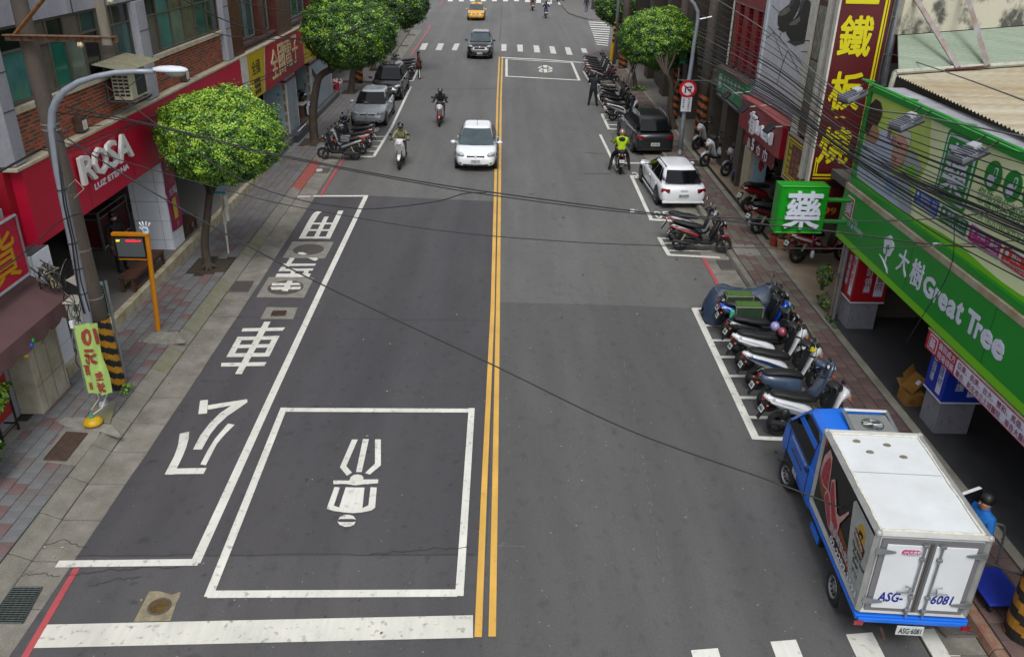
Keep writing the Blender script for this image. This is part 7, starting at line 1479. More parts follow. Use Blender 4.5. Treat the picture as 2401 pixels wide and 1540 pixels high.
# left side print (faces -X)
SX = x0-.003
def tl(Y, Z): return V(SX, y1+(y0-y1)*Y, z0+.03+(z1-.03-z0-.03)*Z)    # 0..1 front to rear, 0..1 up
def tside(n, pts, m, lift):
    b = MB(); b.prism([tl(*p)+V(-lift, 0, 0) for p in pts], (-.002, 0, 0)); return b.build(n, m, TR, world=False)
tside('print_panel', [(.02, .02), (.99, .02), (.99, .98), (.02, .98)], M('print_black', '#151416', .4), .0)
tside('print_board', [(.03, .42), (.12, .28), (.80, .05), (.80, .26), (.60, .32), (.06, .52)], M('print_wood', '#7d4420', .5, var=.25, vs=3, stretch=(1, .2, 3)), .003)
MEAT = M('print_meat', '#86101f', .45, var=.6, vs=16, col2='#b04a56'); FAT = M('print_fat', '#c09490', .45, var=.2, vs=9)
tside('print_steak_fat', [(.04, .55), (.06, .75), (.13, .93), (.19, .88), (.22, .62), (.24, .45), (.14, .40), (.06, .45)], FAT, .006); tside('print_steak', [(.075, .53), (.09, .68), (.15, .84), (.19, .80), (.21, .60), (.225, .47), (.14, .43), (.08, .46)], MEAT, .009)
tside('print_steak_fat', [(.20, .40), (.24, .50), (.30, .44), (.38, .28), (.42, .12), (.36, .12), (.28, .20), (.20, .34)], FAT, .012); tside('print_steak', [(.215, .38), (.245, .465), (.29, .41), (.36, .26), (.40, .14), (.36, .14), (.29, .22), (.215, .34)], MEAT, .015)
tside('print_steak_fat', [(.26, .66), (.31, .74), (.38, .58), (.45, .44), (.50, .47), (.55, .58), (.60, .70), (.61, .68), (.56, .52), (.52, .40), (.52, .24), (.47, .10), (.42, .16), (.36, .32), (.28, .48)], FAT, .018); tside('print_steak', [(.275, .64), (.31, .70), (.36, .57), (.44, .40), (.50, .34), (.495, .22), (.465, .13), (.43, .18), (.37, .34), (.29, .49)], MEAT, .021)
tside('print_pale_panel', [(.99, .02), (.99, .84), (.95, .84), (.72, .90), (.66, .98), (.62, .88), (.66, .50), (.70, .28), (.72, .02)] if 0 else [(.985, .03), (.985, .94), (.66, .94), (.63, .88), (.67, .55), (.71, .28), (.80, .05)], M('print_pale', '#a2a6a3', .5, var=.12, vs=4), .012)
def ttext(s_, Y, Z, w_, h, m, bold=.02, slope=0, lift=.02): o = text('lettering', s_, tl(Y, Z)+V(-lift, 0, 0), V(0, -w_, slope), V(0, 0, h), m, None, bold=bold, lift=.002); o.parent = TR; return o
tside('badge', [(.76, .60), (.76, .74), (.79, .82), (.83, .84), (.87, .80), (.89, .72), (.89, .56), (.82, .54)], M('badge_gold', '#b8922a', .4), .016); tside('badge_band', [(.74, .60), (.915, .54), (.915, .64), (.74, .70)], M('badge_maroon', '#4a1420', .4), .02)
ttext('CERTIFIED', .75, .645, .34, .055, PAPER, .02, -.08, .024); ttext('ANGUS BEEF', .755, .595, .34, .055, M('print_gold'), .02, -.08, .024); b = MB(); tside('badge_cow', [(.79, .70), (.80, .75), (.85, .755), (.865, .73), (.855, .725), (.85, .685), (.843, .685), (.84, .71), (.81, .71), (.805, .68), (.798, .68)], BLACK, .02)
for i, s_ in enumerate(('The best', 'Angus beef', 'Ever.')): ttext(s_, .74+.03*i, .47-.075*i, (.4, .48, .24)[i], .085, M('print_dark_green', '#26302c', .5), .02)
ttext('ibp', .82, .21, .2, .09, M('print_green', '#0d6a4a', .5), .04)
ttext('頤森開發(股)公司', .40, .155, 1.18, .15, M('print_silver', '#b5b9c2', .5), .03, 0, .026); ttext('02-2299-3593', .44, .035, 1.22, .115, PAPER, .03, 0, .026)
tside('small_logo', [(.03, .88), (.06, .88), (.06, .96), (.03, .96)], M('logo_red', '#a51c2c', .4), .004)
# rear doors
tb('door_frame', M('door_frame_grey', '#77767a', .5, .3), (x0+.06, x1-.06, y0-.03, y0-.001, z0+.03, z1-.07))
dm = (x0+x1)/2
for a, c_ in ((x0+.13, dm-.05), (dm+.05, x1-.13)): tb('rear_door', BW, (a, c_, y0-.045, y0-.031, z0+.09, z1-.14), bevel=.006)
tb('door_seal', M('seal_grey', '#4a4745', .7), (dm-.02, dm+.02, y0-.046, y0-.031, z0+.05, z1-.1))
for x in (dm-.1, dm+.12):
    b = MB(); b.tube([(x, y0-.075, z0-.02), (x, y0-.075, z1-.09)], .014, 8); b.build('lock_bar', STEEL, TR, world=False)
    for z in (z0+.1, z0+.33, z0+.98, z1-.12): tb('bar_clamp', STEEL, (x-.035, x+.035, y0-.09, y0-.046, z-.025, z+.025), bevel=.008)
    b = MB(); s = -1 if x < dm else 1; b.tube([(x, y0-.085, z0+.42), (x+s*.22, y0-.1, z0+.43)], .013, 6); b.tube([(x+s*.08, y0-.095, z0+.42), (x+s*.06, y0-.1, z0+.52), (x+s*.13, y0-.1, z0+.54)], .012, 6); b.build('door_handle', STEEL, TR, world=False)
for z in (z0+.22, z1-.25):
    for s, x in ((1, x0-.01), (-1, x1+.01)): b = MB(); b.prism([(x, y0-.05, z-.045), (x+s*.06, y0-.055, z-.05), (x+s*.26, y0-.055, z-.01), (x+s*.26, y0-.055, z+.01), (x+s*.06, y0-.055, z+.05), (x, y0-.05, z+.045)], (0, -.015, 0)); b.build('hinge', STEEL, TR, world=False)
BLT = M('print_truck_blue', '#141f86', .5)
o = text('lettering', 'ASG-', V(-.53, y0-.045, z0+.21), V(.33, 0, 0), V(0, 0, .17), BLT, None, bold=.03, ital=.06); o.parent = TR; o = text('lettering', '6081', V(.17, y0-.045, z0+.21), V(.28, 0, 0), V(0, 0, .16), BLT, None, bold=.03, ital=.06); o.parent = TR
b = MB()
for k in range(4): b.lathe([(.05, 0), (.05, .003+.0006*k)], (-.33+.05*k, y0-.045, z1-.26), (0, -1, 0), 12)
b.build('sticker', M('sticker_magenta', '#b3206c', .4), TR, world=False); o = text('sticker_text', 'HK冷凍車\n03-3270838', V(-.37, y0-.051, z1-.3), V(.24, 0, 0), V(0, 0, .08), PAPER, None, bold=.02); o.parent = TR
# chassis, cab
tb('chassis', M('chassis_black', '#1a1b1d', .7), (-.4, .38, -2.1, 1.9, .38, .52)); tb('bed_rim', BLUP, (x0-.05, x1+.05, y0-.06, y1+.02, .55, .615), bevel=.01); tb('rear_beam', BLUP, (x0-.02, x1+.02, y0-.1, y0-.061, .53, .60), bevel=.01)
for s, x in ((-1, x0+.05), (1, x1-.05)): tb('rear_lamp', TLR, (x-.12*(s < 0)-.0, x+.12*(s > 0)+.001, y0-.12, y0-.101, .49, .56)); tb('mud_flap', RUBBER, (x-.1, x+.1, -1.72, -1.70, .12, .5))
p = tb('number_plate', PLT, (-.2, .16, y0-.13, y0-.115, .37, .52)); o = text('plate_text', 'ASG·6081', V(-.17, y0-.13, .395), V(.3, 0, 0), V(0, 0, .1), BLACK, None, bold=.02); o.parent = p
MB().tube([(-.32, -2.15, .3), (-.34, -2.35, .28)], .03, 8).build('exhaust', RUSTI, TR, world=False); tb('tool_box', BLACK, (x0-.03, x0+.2, -.55, -.05, .3, .54), bevel=.01); tb('tool_box_rail', BLUP, (x0-.05, x0-.031, -.5, -.1, .33, .45))
for x, s in ((-.66, -1), (.61, 1)):
    wheel(TR, x, -1.38, .28, .19, s, holes=10); wheel(TR, x-.04*(-s), 1.40, .28, .18, s, holes=10, steer=R_(10))
CW = .74
rings = []
for z, yf, yb_, hw in ((.42, 2.10, .26, .70), (.62, 2.16, .26, .735), (.95, 2.10, .26, .735), (1.12, 2.0, .26, .72)):
    rings.append([V(-hw, yb_, z), V(-hw, yf-.18, z), V(-hw*.9, yf-.03, z), V(-hw*.45, yf+.02, z), V(0, yf+.035, z), V(hw*.45, yf+.02, z), V(hw*.9, yf-.03, z), V(hw, yf-.18, z), V(hw, yb_, z)])
b = MB(); b.loft(rings); b.v = [v+V(-.03, 0, 0) for v in b.v]; b.build('cab_body', BLUP, TR, world=False, bevel=.03)
def cz(t, y_f, hw): return [V(-hw-.03, .27, t), V(-hw-.03, y_f-.12, t), V(-hw*.85-.03, y_f, t), V(-.03, y_f+.06, t), V(hw*.85-.03, y_f, t), V(hw-.03, y_f-.12, t), V(hw-.03, .27, t)]
MB().loft([cz(1.12, 1.98, .71), cz(1.45, 1.62, .665), cz(1.72, 1.30, .60), cz(1.78, 1.2, .53), cz(1.80, 1.0, .35)]).build('cab_upper', BLUP, TR, world=False, bevel=.03)
b = MB(); rows = []
for t in (.06, .35, .65, .93):
    z = 1.12+.6*t; hw = .71-.11*t; yf = 1.98-.68*t; rows.append([V(x*hw*.9-.03, yf+.018+.055*(1-x*x), z) for x in (-.92, -.6, -.3, 0, .3, .6, .92)])
b.loft(rows, closed=False, cap=False); b.build('windscreen', TINT, TR, world=False, smooth=True)
for s in (-1, 1):
    def q(y, z): hw = .72-(z-1.1)*.2; return V(s*(hw+.012)-.03, y, z)
    P = [q(.5, 1.13), q(1.80, 1.13), q(1.68, 1.22), q(1.28, 1.63), q(1.15, 1.67), q(.62, 1.67), q(.5, 1.6)]; b = MB(); b.poly(P if s < 0 else list(reversed(P))); w_o = b.build('side_window', TINT, TR, world=False)
    MB().tube(P+[P[0]], .012, 5).build('window_seal', BLACK, w_o, world=False)
    tb('door_handle', BLACK, (s*.748-.03-.012, s*.748-.03+.012, .48, .62, .98, 1.02), bevel=.008); tb('door_seam', BLACK, (s*.737-.03-.005, s*.737-.03+.005, .44, .448, .5, 1.1), (s*.737-.03-.005, s*.737-.03+.005, 1.62, 1.628, .62, 1.1))
    tb('wheel_arch', BLACK, (s*.70-.03-.045, s*.70-.03+.045, 1.05, 1.74, .3, .66), bevel=.05)
    b = MB(); b.ball((s*.86-.03, 1.72, 1.32), (.09, .06, .12), 10, 7); mm = b.build('mirror', BLACK, TR, world=False, smooth=True); MB().tube([(s*.7-.03, 1.68, 1.2), (s*.84-.03, 1.72, 1.3)], .014, 6).build('mirror_stalk', BLACK, mm, world=False)
    MB().ball((s*.52-.03, 2.12, .78), (.12, .06, .08), 10, 7).build('headlight', HLG, TR, world=False, smooth=True)
for s_, y, z, w_, h in (('頤森開發股份有限公司', 1.45, 1.03, .9, .07), ('VERYCA', 1.35, .86, .55, .08), ('頤森', 1.15, .52, .25, .12)):
    o = text('lettering', s_, V(-.772, y, z), V(0, -w_, 0), V(0, 0, h), PAPER if s_ != 'VERYCA' else STEEL, None, bold=.02); o.parent = TR
tb('door_stripe', M('stripe_dark', '#2b3550', .5), (-.772, -.768, .75, 1.4, .82, .845))
b = MB(); 
for a, c_ in (((-.2, .24, 1.82), (.5, .24, 1.82)), ((-.2, 1.0, 1.9), (.5, 1.0, 1.9)), ((-.2, .24, 1.82), (-.2, 1.0, 1.9)), ((.5, .24, 1.82), (.5, 1.0, 1.9))): b.tube([a, c_], .03, 4)
b.build('cooler_frame', STEEL, TR, world=False); tb('cooler_unit', M('cooler_grey', '#8a8c8c', .5, .3, var=.1), (-.17, .47, .3, .95, 1.79, 1.86)); MB().lathe([(.17, 0), (.17, .03), (.15, .03), (.15, .01)], (.15, .62, 1.861), n=20).build('fan_ring', CHROME, TR, world=False)
for k in range(6): a = k*PI/6; MB().tube([(.15-.15*math.cos(a), .62-.15*math.sin(a), 1.885), (.15+.15*math.cos(a), .62+.15*math.sin(a), 1.885)], .006, 4).build('fan_guard', CHROME, TR, world=False)
b = MB(); T = Matrix.Translation((.76, -.95, 1.2)) @ Euler((0, 0, R_(-62))).to_matrix().to_4x4(); b.box(0, .06, -.0, .62, -.5, .5, 0, T); b.build('side_door', BW, TR, world=False, bevel=.01); b = MB(); b.box(.061, .075, 0, .62, -.5, .5, 0, T); b.build('door_seal', BLACK, TR, world=False)
# ---------------------------------------------------------------- scooters
SB, SA2, SEAT, SPL = M('scooter_body', '#16181c', .3, coat=.4), M('scooter_accent', '#26282c', .35), M('seat_black', '#121214', .6, bump=.2, bs=80), M('scooter_plastic', '#1b1c1e', .6, var=.1, vs=8)
def rg(y, zc, hw, hh, n=12, p=.75):
    out = []
    for k in range(n):
        a = 2*PI*k/n; c, s = math.cos(a), math.sin(a); out.append(V(hw*math.copysign(abs(c)**p, c), y, zc+hh*math.copysign(abs(s)**p, s)))
    return out
def scooter(style='a'):
    e = empty('parked_scooter', (0, 0, 0), 0); L = lambda n, m, r, **k: MB().loft(r).build(n, m, k.get('par') or e, smooth=True, world=False)
    g = style == 'g'
    if g:
        L('body', SB, [rg(-.86, .74, .06, .05), rg(-.8, .71, .13, .09), rg(-.6, .64, .165, .16), rg(-.3, .57, .17, .21), rg(-.12, .54, .165, .22), rg(-.04, .5, .14, .2)])
        L('seat', SEAT, [rg(-.82, .81, .05, .02), rg(-.75, .82, .12, .04), rg(-.4, .83, .14, .055), rg(-.1, .79, .13, .055), rg(-.02, .76, .09, .03)])
        L('leg_shield', SB, [rg(.16, .36, .17, .03), rg(.28, .42, .19, .06), rg(.38, .62, .2, .1), rg(.46, .85, .19, .12), rg(.54, .95, .13, .12), rg(.58, .98, .06, .07)])
    else:
        L('body', SB, [rg(-.98, .80, .035, .02), rg(-.9, .77, .09, .06), rg(-.7, .69, .145, .10), rg(-.45, .61, .165, .13), rg(-.22, .53, .165, .15), rg(-.06, .44, .15, .15), rg(.0, .38, .12, .1)])
        for s in (-1, 1): MB().prism([(s*.166, -.88, .74), (s*.172, -.5, .62), (s*.172, -.15, .50), (s*.172, -.12, .56), (s*.168, -.5, .69), (s*.14, -.92, .79)], (s*.012, 0, 0)).build('side_stripe', SA2, e, world=False)
        L('seat', SEAT, [rg(-.86, .86, .05, .02), rg(-.8, .86, .11, .045), rg(-.6, .84, .14, .06), rg(-.45, .80, .145, .065), rg(-.2, .77, .14, .07), rg(-.02, .74, .10, .05), rg(.03, .71, .06, .03)])
        L('leg_shield', SB, [rg(.20, .33, .15, .025), rg(.3, .42, .17, .06), rg(.37, .60, .175, .08), rg(.45, .80, .17, .1), rg(.56, .86, .12, .11), rg(.68, .78, .04, .06)])
        L('inner_shield', SPL, [rg(.24, .45, .13, .04), rg(.30, .62, .14, .06), rg(.37, .86, .13, .05), rg(.41, .94, .09, .03)])
    L('under_cowl', SPL, [rg(-.2, .34, .12, .08), rg(.1, .29, .14, .05), rg(.3, .3, .12, .05), rg(.42, .4, .08, .06)])
    MB().box(-.15, .15, -.06, .30, .325, .355).build('floorboard', SPL, e, world=False, bevel=.01)
    L('front_fender', SB if style != 'a' else SA2, [rg(.48, .45, .05, .02), rg(.56, .51, .065, .03), rg(.68, .52, .068, .03), rg(.82, .45, .055, .03), rg(.87, .38, .035, .02)])
    hb = L('handlebar_cover', SPL if not g else SB, [rg(.22, 1.0, .06, .03), rg(.3, 1.02, .15, .05), rg(.4, 1.01, .13, .06), rg(.48, .96, .07, .05)])
    MB().tube([(-.34, .24, 1.0), (-.2, .3, 1.03), (.2, .3, 1.03), (.34, .24, 1.0)], .014, 6).build('handlebar', STEEL, hb, world=False)
    for s in (-1, 1):
        MB().tube([(s*.23, .29, 1.025), (s*.36, .23, 1.0)], .02, 8).build('grip', RUBBER, hb, world=False)
        MB().tube([(s*.25, .3, 1.03), (s*.27, .31, 1.12), (s*.3, .33, 1.2)], .008, 5).build('mirror_stem', BLACK, e, world=False)
        m = MB().ball((s*.31, .34, 1.235), (.065, .022, .045), 10, 7).build('mirror', BLACK, e, smooth=True, world=False)
        b = MB(); b.lathe([(.048, 0), (.048, .002)], (s*.31, .317, 1.235), (0, -1, .12), 12); b.build('mirror_glass', MIRG, m, world=False)
        MB().ball((s*.15, .60 if not g else .55, .80), (.035, .03, .02), 7, 5).build('indicator', AMB, e, world=False); MB().ball((s*.12, -.93, .66), (.02, .03, .018), 6, 4).build('indicator', AMB, e, world=False)
        MB().tube([(s*.085, .5, .66), (s*.085, .645, .25)], .017, 6).build('fork_leg', SPL, e, world=False)
        MB().tube([(s*.12, -.5, .55), (s*.12, -.62, .3)], .028, 8).build('shock_absorber', M('spring_pale', '#8a8664', .5), e, world=False)
    MB().ball((0, .60 if not g else .57, .88 if not g else .93), (.085, .05, .055), 10, 7).build('headlight', HLG, e, smooth=True, world=False)
    MB().ball((0, -.97 if not g else -.87, .76), (.07, .03, .035), 8, 6).build('taillight', TLR, e, smooth=True, world=False)
    for s in (-1, 1):
        if not g: MB().ball((s*.1, -.86, .77), (.035, .09, .028), 7, 5).build('tail_lens', HLG, e, world=False, smooth=True)
    b = MB(); b.prism([(-.07, -.88, .62), (.07, -.88, .62), (.06, -1.04, .36), (-.06, -1.04, .36)], (0, -.012, -.006)); b.build('mudguard', SPL, e, world=False)
    T = Matrix.Translation((0, -.995, .55)) @ Euler((R_(-28), 0, 0)).to_matrix().to_4x4(); b = MB(); b.box(-.085, .085, -.006, .004, -.055, .055, 0, T); b.build('number_plate', PLT, e, world=False); b = MB()
    for k in range(6): b.box(-.068+k*.024, -.052+k*.024, -.0085, -.0065, -.03, .012, 0, T)
    b.box(-.05, .05, -.0085, -.0065, .024, .034, 0, T); b.build('plate_marks', PLT_T, e, world=False)
    b = MB(); b.box(-.09, .08, -.62, -.1, .24, .38); b.build('engine', SPL, e, world=False, bevel=.03); MB().tube([(.13, -.3, .27), (.16, -.5, .3), (.17, -.85, .36)], [.025, .05, .055], 8).build('exhaust', SPL, e, world=False); b = MB(); b.loft([rg(-.78, .27, .03, .05), rg(-.6, .27, .035, .09), rg(-.2, .27, .035, .07)]); b.v = [v+V(-.12, 0, 0) for v in b.v]; b.build('belt_case', SPL, e, world=False)
    MB().tube([(-.14, -.1, .27), (-.2, -.05, .02)], .012, 5).build('side_stand', STEEL, e, world=False); MB().tube([(0, -.92, .84), (-.12, -.8, .83), (-.12, -.6, .80)], .012, 5).build('grab_rail', STEEL if g else SPL, e, world=False)
    for y in (-.62, .66): 
        w_ = MB(); r = .235; w_.lathe([(r*.72, -.045), (r*.93, -.05), (r, -.02), (r, .02), (r*.93, .05), (r*.72, .045), (r*.72, -.045)], (0, y, r), (1, 0, 0), 20, cap=0); o = w_.build('wheel', RUBBER, e, world=False)
        f = MB(); f.lathe([(r*.74, -.03), (r*.74, .03), (r*.66, .032), (r*.66, -.032), (r*.74, -.03)], (0, y, r), (1, 0, 0), 18, cap=0)
        for k in range(5): a = 2*PI*k/5; f.tube([(0, y+.03*math.cos(a), r+.03*math.sin(a)), (0, y+r*.68*math.cos(a), r+r*.68*math.sin(a))], .016, 4)
        f.lathe([(.045, -.05), (.045, .05)], (0, y, r), (1, 0, 0), 10); f.build('rim', M('scooter_rim', '#3a3b3e', .4, .5), o, world=False)
    return e
PA = scooter('a'); PG = scooter('g'); _first = {'a': PA, 'g': PG}; _used = set()
def paintm(c): return M('sp_'+c, c, .28, 0, coat=.5)
def put(x, y, deg, label, body='#16181c', acc='#26282c', style='a', group=None, z=0, lean=0, cat='scooter', name=None, steer=0):
    """deg: heading, 0 = pointing up the road"""
    root = _first[style]; sw = {'scooter_body': paintm(body), 'scooter_accent': paintm(acc)}
    o = copy_tree(root, (x, y, z), R_(-deg), label, sw, tilt=R_(lean)); o['category'] = cat
    o.scale = (1.12, 1.03, 1.07)
    if group: o['group'] = group
    if name: o.name = name
    return o
def between(rear, front): # wheel contact points -> centre and heading
    c = (rear+front)/2; d = front-rear; return c.x, c.y, math.degrees(math.atan2(d.x, d.y))
GR = 'scooters parked side-on in the near right bays'
rr = random.Random(9)
row = [(5.47, 13.72, 6.72, 13.75, 'white scooter with black seat, nearest the blue truck', '#c9cbce', '#b9bcc0', 'a'),
       (5.52, 14.62, 6.78, 14.62, 'slate blue smooth bodied scooter with grey seat', '#39465c', '#55627e', 'g'),
       (5.50, 15.50, 6.78, 15.50, 'scooter with white tail and dark blue side panels, yellow cloth on the bars', '#c5c8cc', '#142a52', 'a'),
       (5.50, 16.35, 6.74, 16.38, 'white scooter with long black seat and a purple helmet', '#cdd0d4', '#c2c4c8', 'a'),
       (5.55, 17.10, 6.82, 17.15, 'black scooter with red tail lamp, between the white scooter and the green boxes', '#121316', '#1c1d20', 'a')]
for a in row:
    x, y, d = between(V(a[0], a[1], 0), V(a[2], a[3], 0)); put(x, y, d, a[4], a[5], a[6], a[7], GR, lean=-4)
put(6.2, 17.95, 94, 'blue fronted scooter carrying green delivery crates', '#0d3f9a', '#123a80', 'a', GR)
put(6.3, 18.45, 90, 'black scooter behind the crates, beside the covered motorcycle', '#15161a', '#1b1c20', 'a', GR)
CRG = M('crate_green', '#26402a', .6, var=.2, vs=4); CRE = M('crate_edge', '#6a6a5c', .7, var=.2, vs=6)
for k, (x, y, z, lb) in enumerate(((5.85, 17.85, .50, 'green metal framed delivery crate on the scooter, nearer of two'), (5.72, 18.3, .58, 'open green delivery crate behind the nearer one'))):
    e = empty('delivery_crate', (x, y, z), 0, lb, 'crate'); P_('body', CRG, (x-.32, x+.32, y-.17, y+.17, z, z+.44), par=e, bevel=.01); b = MB()
    for xx in (x-.32, x+.32):
        for yy in (y-.17, y+.17): b.tube([(xx, yy, z), (xx, yy, z+.44)], .018, 4)
    for zz in (z, z+.44): b.tube([(x-.32, y-.17, zz), (x+.32, y-.17, zz), (x+.32, y+.17, zz), (x-.32, y+.17, zz), (x-.32, y-.17, zz)], .018, 4)
    b.build('edge_bar', CRE, e); P_('lid', M('crate_lid', '#3e5c22', .6, var=.25, vs=5), (x-.3, x+.3, y-.15, y+.15, z+.442, z+.465), par=e)
P_('tool_bottle', M('bottle_mint', '#3fa07c', .5), (5.4, 5.5, 17.68, 17.78, .62, .84), bevel=.02, par=tag(empty('bottle', (5.45, 17.73, .62), 0), 'mint green plastic canister strapped beside the crate', 'bottle'))
# tarpaulin covered motorcycle
e = empty('covered_motorcycle', (5.95, 18.95, 0), 0, 'motorcycle fully covered by a dark blue tarpaulin with a grey cord', 'motorcycle'); b = MB(); g_ = random.Random(2); R = []
for t, w_, zt in ((0, .12, .35), (.04, .32, .72), (.12, .38, .98), (.22, .36, 1.08), (.32, .31, .98), (.45, .32, .93), (.58, .3, .90), (.7, .34, 1.0), (.8, .38, 1.16), (.87, .34, 1.1), (.94, .26, .82), (1, .1, .4)):
    x = 5.08+2.0*t; zt *= .9; ring = []
    for k in range(18):
        a = PI*k/17; f = 1+.05*math.sin(k*2.3+t*19)+.035*2.0*g_.uniform(-1, 1); flare = 1+.22*(1-math.sin(a))
        ring.append(V(x+.02*g_.uniform(-1, 1), 19.0-math.cos(a)*w_*f*flare, max(.05, zt*math.sin(a)**.55*f if 0 < k < 17 else .05)))
    R.append(ring)
b.loft(R, closed=False, cap=False); b.build('tarpaulin', M('tarp_blue', '#2a3950', .45, var=.2, vs=3, bump=1, bs=7), e, smooth=True, sub=1)
b = MB(); b.tube([R[2][i]*1.0+V(0, -.012, .012) for i in range(2, 9)]+[R[5][9]+V(0, 0, .015), R[8][9]+V(0, 0, .02), R[8][5]+V(0, -.015, .01)], .012, 5); b.build('cord', CABG, e)
for x, lb in ((6.0, ''),): pass
for x in (5.6, 6.4): MB().lathe([(.15, -.05), (.23, -.05), (.23, .05), (.15, .05)], (x, 18.98, .235), (0, 1, 0), 16).build('wheel', RUBBER, e)
GR = 'pair of scooters in the middle right bay'
put(6.05, 23.82, 97, 'black and red scooter in the middle bay, nearest of the pair', '#141518', '#8a1020', 'a', GR, lean=-3); put(6.05, 24.75, 93, 'silver tailed scooter mostly hidden behind the black and red one', '#8a8c90', '#7d1420', 'a', GR, lean=-3)
GR = 'scooters parked in the far right bays'
for x, y, d, lb, c1, c2 in ((6.1, 42.6, 78, 'white winged scooter directly behind the grey people carrier', '#b5b8bc', '#1e2024'), (6.1, 44.0, 80, 'round lamp motor scooter with a red tail lamp next to the white winged one', '#1a1c20', '#8d9094'), (6.15, 46.4, 84, 'black scooter beside the standing officer, nearer', '#17181b', '#2b2d30'), (6.15, 47.4, 84, 'black scooter beside the standing officer, farther', '#1d1e22', '#2a2b2e'),
    (6.2, 53.2, 88, 'black scooter with silver floor edge facing the pavement, first of the far cluster', '#141518', '#77797c'), (6.15, 54.3, 86, 'dark red scooter in the far cluster', '#6d0c20', '#7d1028'), (6.15, 55.3, 86, 'white tailed scooter in the far cluster', '#b8babd', '#2a2b2e'), (6.15, 56.4, 86, 'grey seated scooter in the far cluster', '#2a2b2e', '#6a6c70'), (6.15, 57.5, 86, 'red and white scooter in the far cluster', '#a9abb0', '#7a1020'), (6.2, 58.6, 86, 'farthest black scooter of the right row by the bay end', '#15161a', '#222326')):
    put(x, y, d, lb, c1, c2, 'a', GR, lean=-3)
GR = 'scooters parked in the right shop arcade'
for x, y, d, lb, c1, c2 in ((9.15, 36.5, -125, 'silver white scooter parked farthest in the right arcade', '#b9bbbe', '#8a8c90'), (8.95, 33.6, -120, 'big white scooter in the right arcade facing the road', '#c6c9cc', '#aeb1b4'), (9.5, 32.2, -118, 'silver grey scooter beside the big white one in the arcade', '#7d8288', '#5a5e63'), (9.75, 31.2, -115, 'dark scooter with blue fender in the arcade', '#16181c', '#1226a8'),
    (9.2, 27.6, 70, 'maroon scooter beside the poster pillar', '#5d0a14', '#8a1020'), (8.95, 25.3, 75, 'dark scooter half hidden behind the green box sign', '#1a1b1f', '#6d0e1c'), (9.45, 22.75, 80, 'red and black scooter with white trim under the green box sign', '#7d0a16', '#b5b8bc')):
    put(x-.15, y, d, lb, c1, c2, 'a', GR, z=.152).scale = (1.2, 1.12, 1.18)
e = empty('storage_case', (10.2, 33.5, 1.0), 0, 'dark case with a pale purple lid in the right arcade', 'case'); P_('body', SPB, (9.9, 10.6, 33.2, 33.7, .6, 1.3), par=e, bevel=.05); P_('lid_print', M('lid_mauve', '#8a6a80', .5), (9.95, 10.5, 33.18, 33.199, .9, 1.2), par=e)
GR = 'scooters parked in the left bays'
put(-6.87, 33.95, -90, 'dark grey scooter with open cargo rack, nearest of the left group', '#24272c', '#77797e', 'a', GR, lean=3); put(-6.75, 35.0, -82, 'silver and black scooter with an orange tail box', '#8d9096', '#c4380c', 'a', GR, lean=3); put(-6.7, 36.1, -80, 'dark scooter with red bag hanging behind the orange tailed one', '#202226', '#8a1218', 'a', GR, lean=3); put(-6.8, 37.0, -78, 'black scooter with a black helmet on its seat, farthest of the left group', '#1a1b1f', '#2b2c30', 'a', GR, lean=3)
e = empty('wire_basket', (-6.55, 33.95, .85), 0, 'black wire basket rack on the nearest left scooter', 'basket'); b = MB()
for z in (.82, .9, .98): b.tube([(-6.75, 33.8, z), (-6.4, 33.8, z), (-6.4, 34.1, z), (-6.75, 34.1, z), (-6.75, 33.8, z)], .008, 4)
b.build('wire', STEEL, e)
GR = 'scooters parked beyond the dark van'
for x, y, lb, c1 in ((-6.75, 53.4, 'dark scooter just behind the people carrier', '#1a1b1f'), (-6.75, 54.6, 'black scooter with light blue tail panel', '#16181c'), (-6.8, 55.9, 'grey scooter farthest along the left kerb', '#4a4c50')): put(x, y, -84, lb, c1, '#3a7ac0' if 'blue' in lb else '#26282c', 'a', GR, lean=3)
put(-10.2, 41.0, 120, 'black scooter with blue flank parked on the renovation doorway step', '#14161a', '#1440c0', 'a', None, z=.43)
put(5.85, 112.5, 70, 'bright green scooter at the far side street corner', '#4f8a12', '#4f8a12', 'a', None)
ride = dict(cat='scooter')
SC_W = put(-4.24, 33.35, 180, 'white retro scooter ridden towards the camera by the checked jacket rider', '#c9cbc8', '#c0c2bf', 'g', name='ridden_scooter')
SC_R = put(-3.22, 41.2, 180, 'white and red scooter ridden towards the camera by the black clad rider', '#c9cbce', '#9a1420', 'a', name='ridden_scooter')
SC_G = put(4.68, 33.2, 3, 'black scooter ridden away by the lime jacket rider', '#17181b', '#26282c', 'a', name='ridden_scooter')
SC_O = put(2.9, 100.8, 0, 'orange tailed scooter ridden away at the top of the road', '#c4380c', '#c4380c', 'a', name='ridden_scooter'); SC_B = put(4.1, 92.9, 2, 'blue and black scooter ridden away beyond the crossing', '#1a2c8a', '#1a1c20', 'a', name='ridden_scooter')
for p in (PA, PG):
    for o in [p]+[x for x in bpy.data.objects if x.parent is p or (x.parent and x.parent.parent is p)]: bpy.data.objects.remove(o)
def helmet(p, r, m, label, visor=True, rz=0):
    e = empty('helmet', p, rz, label, 'helmet'); MB().ball((0, 0, 0), (r*.9, r, r*.92), 14, 10).build('shell', m, e, smooth=True, world=False)
    MB().box(-r*.65, r*.65, r*.75, r*1.02, -r*.45, r*.25).build('visor', TINT, e, world=False, bevel=.02); return e
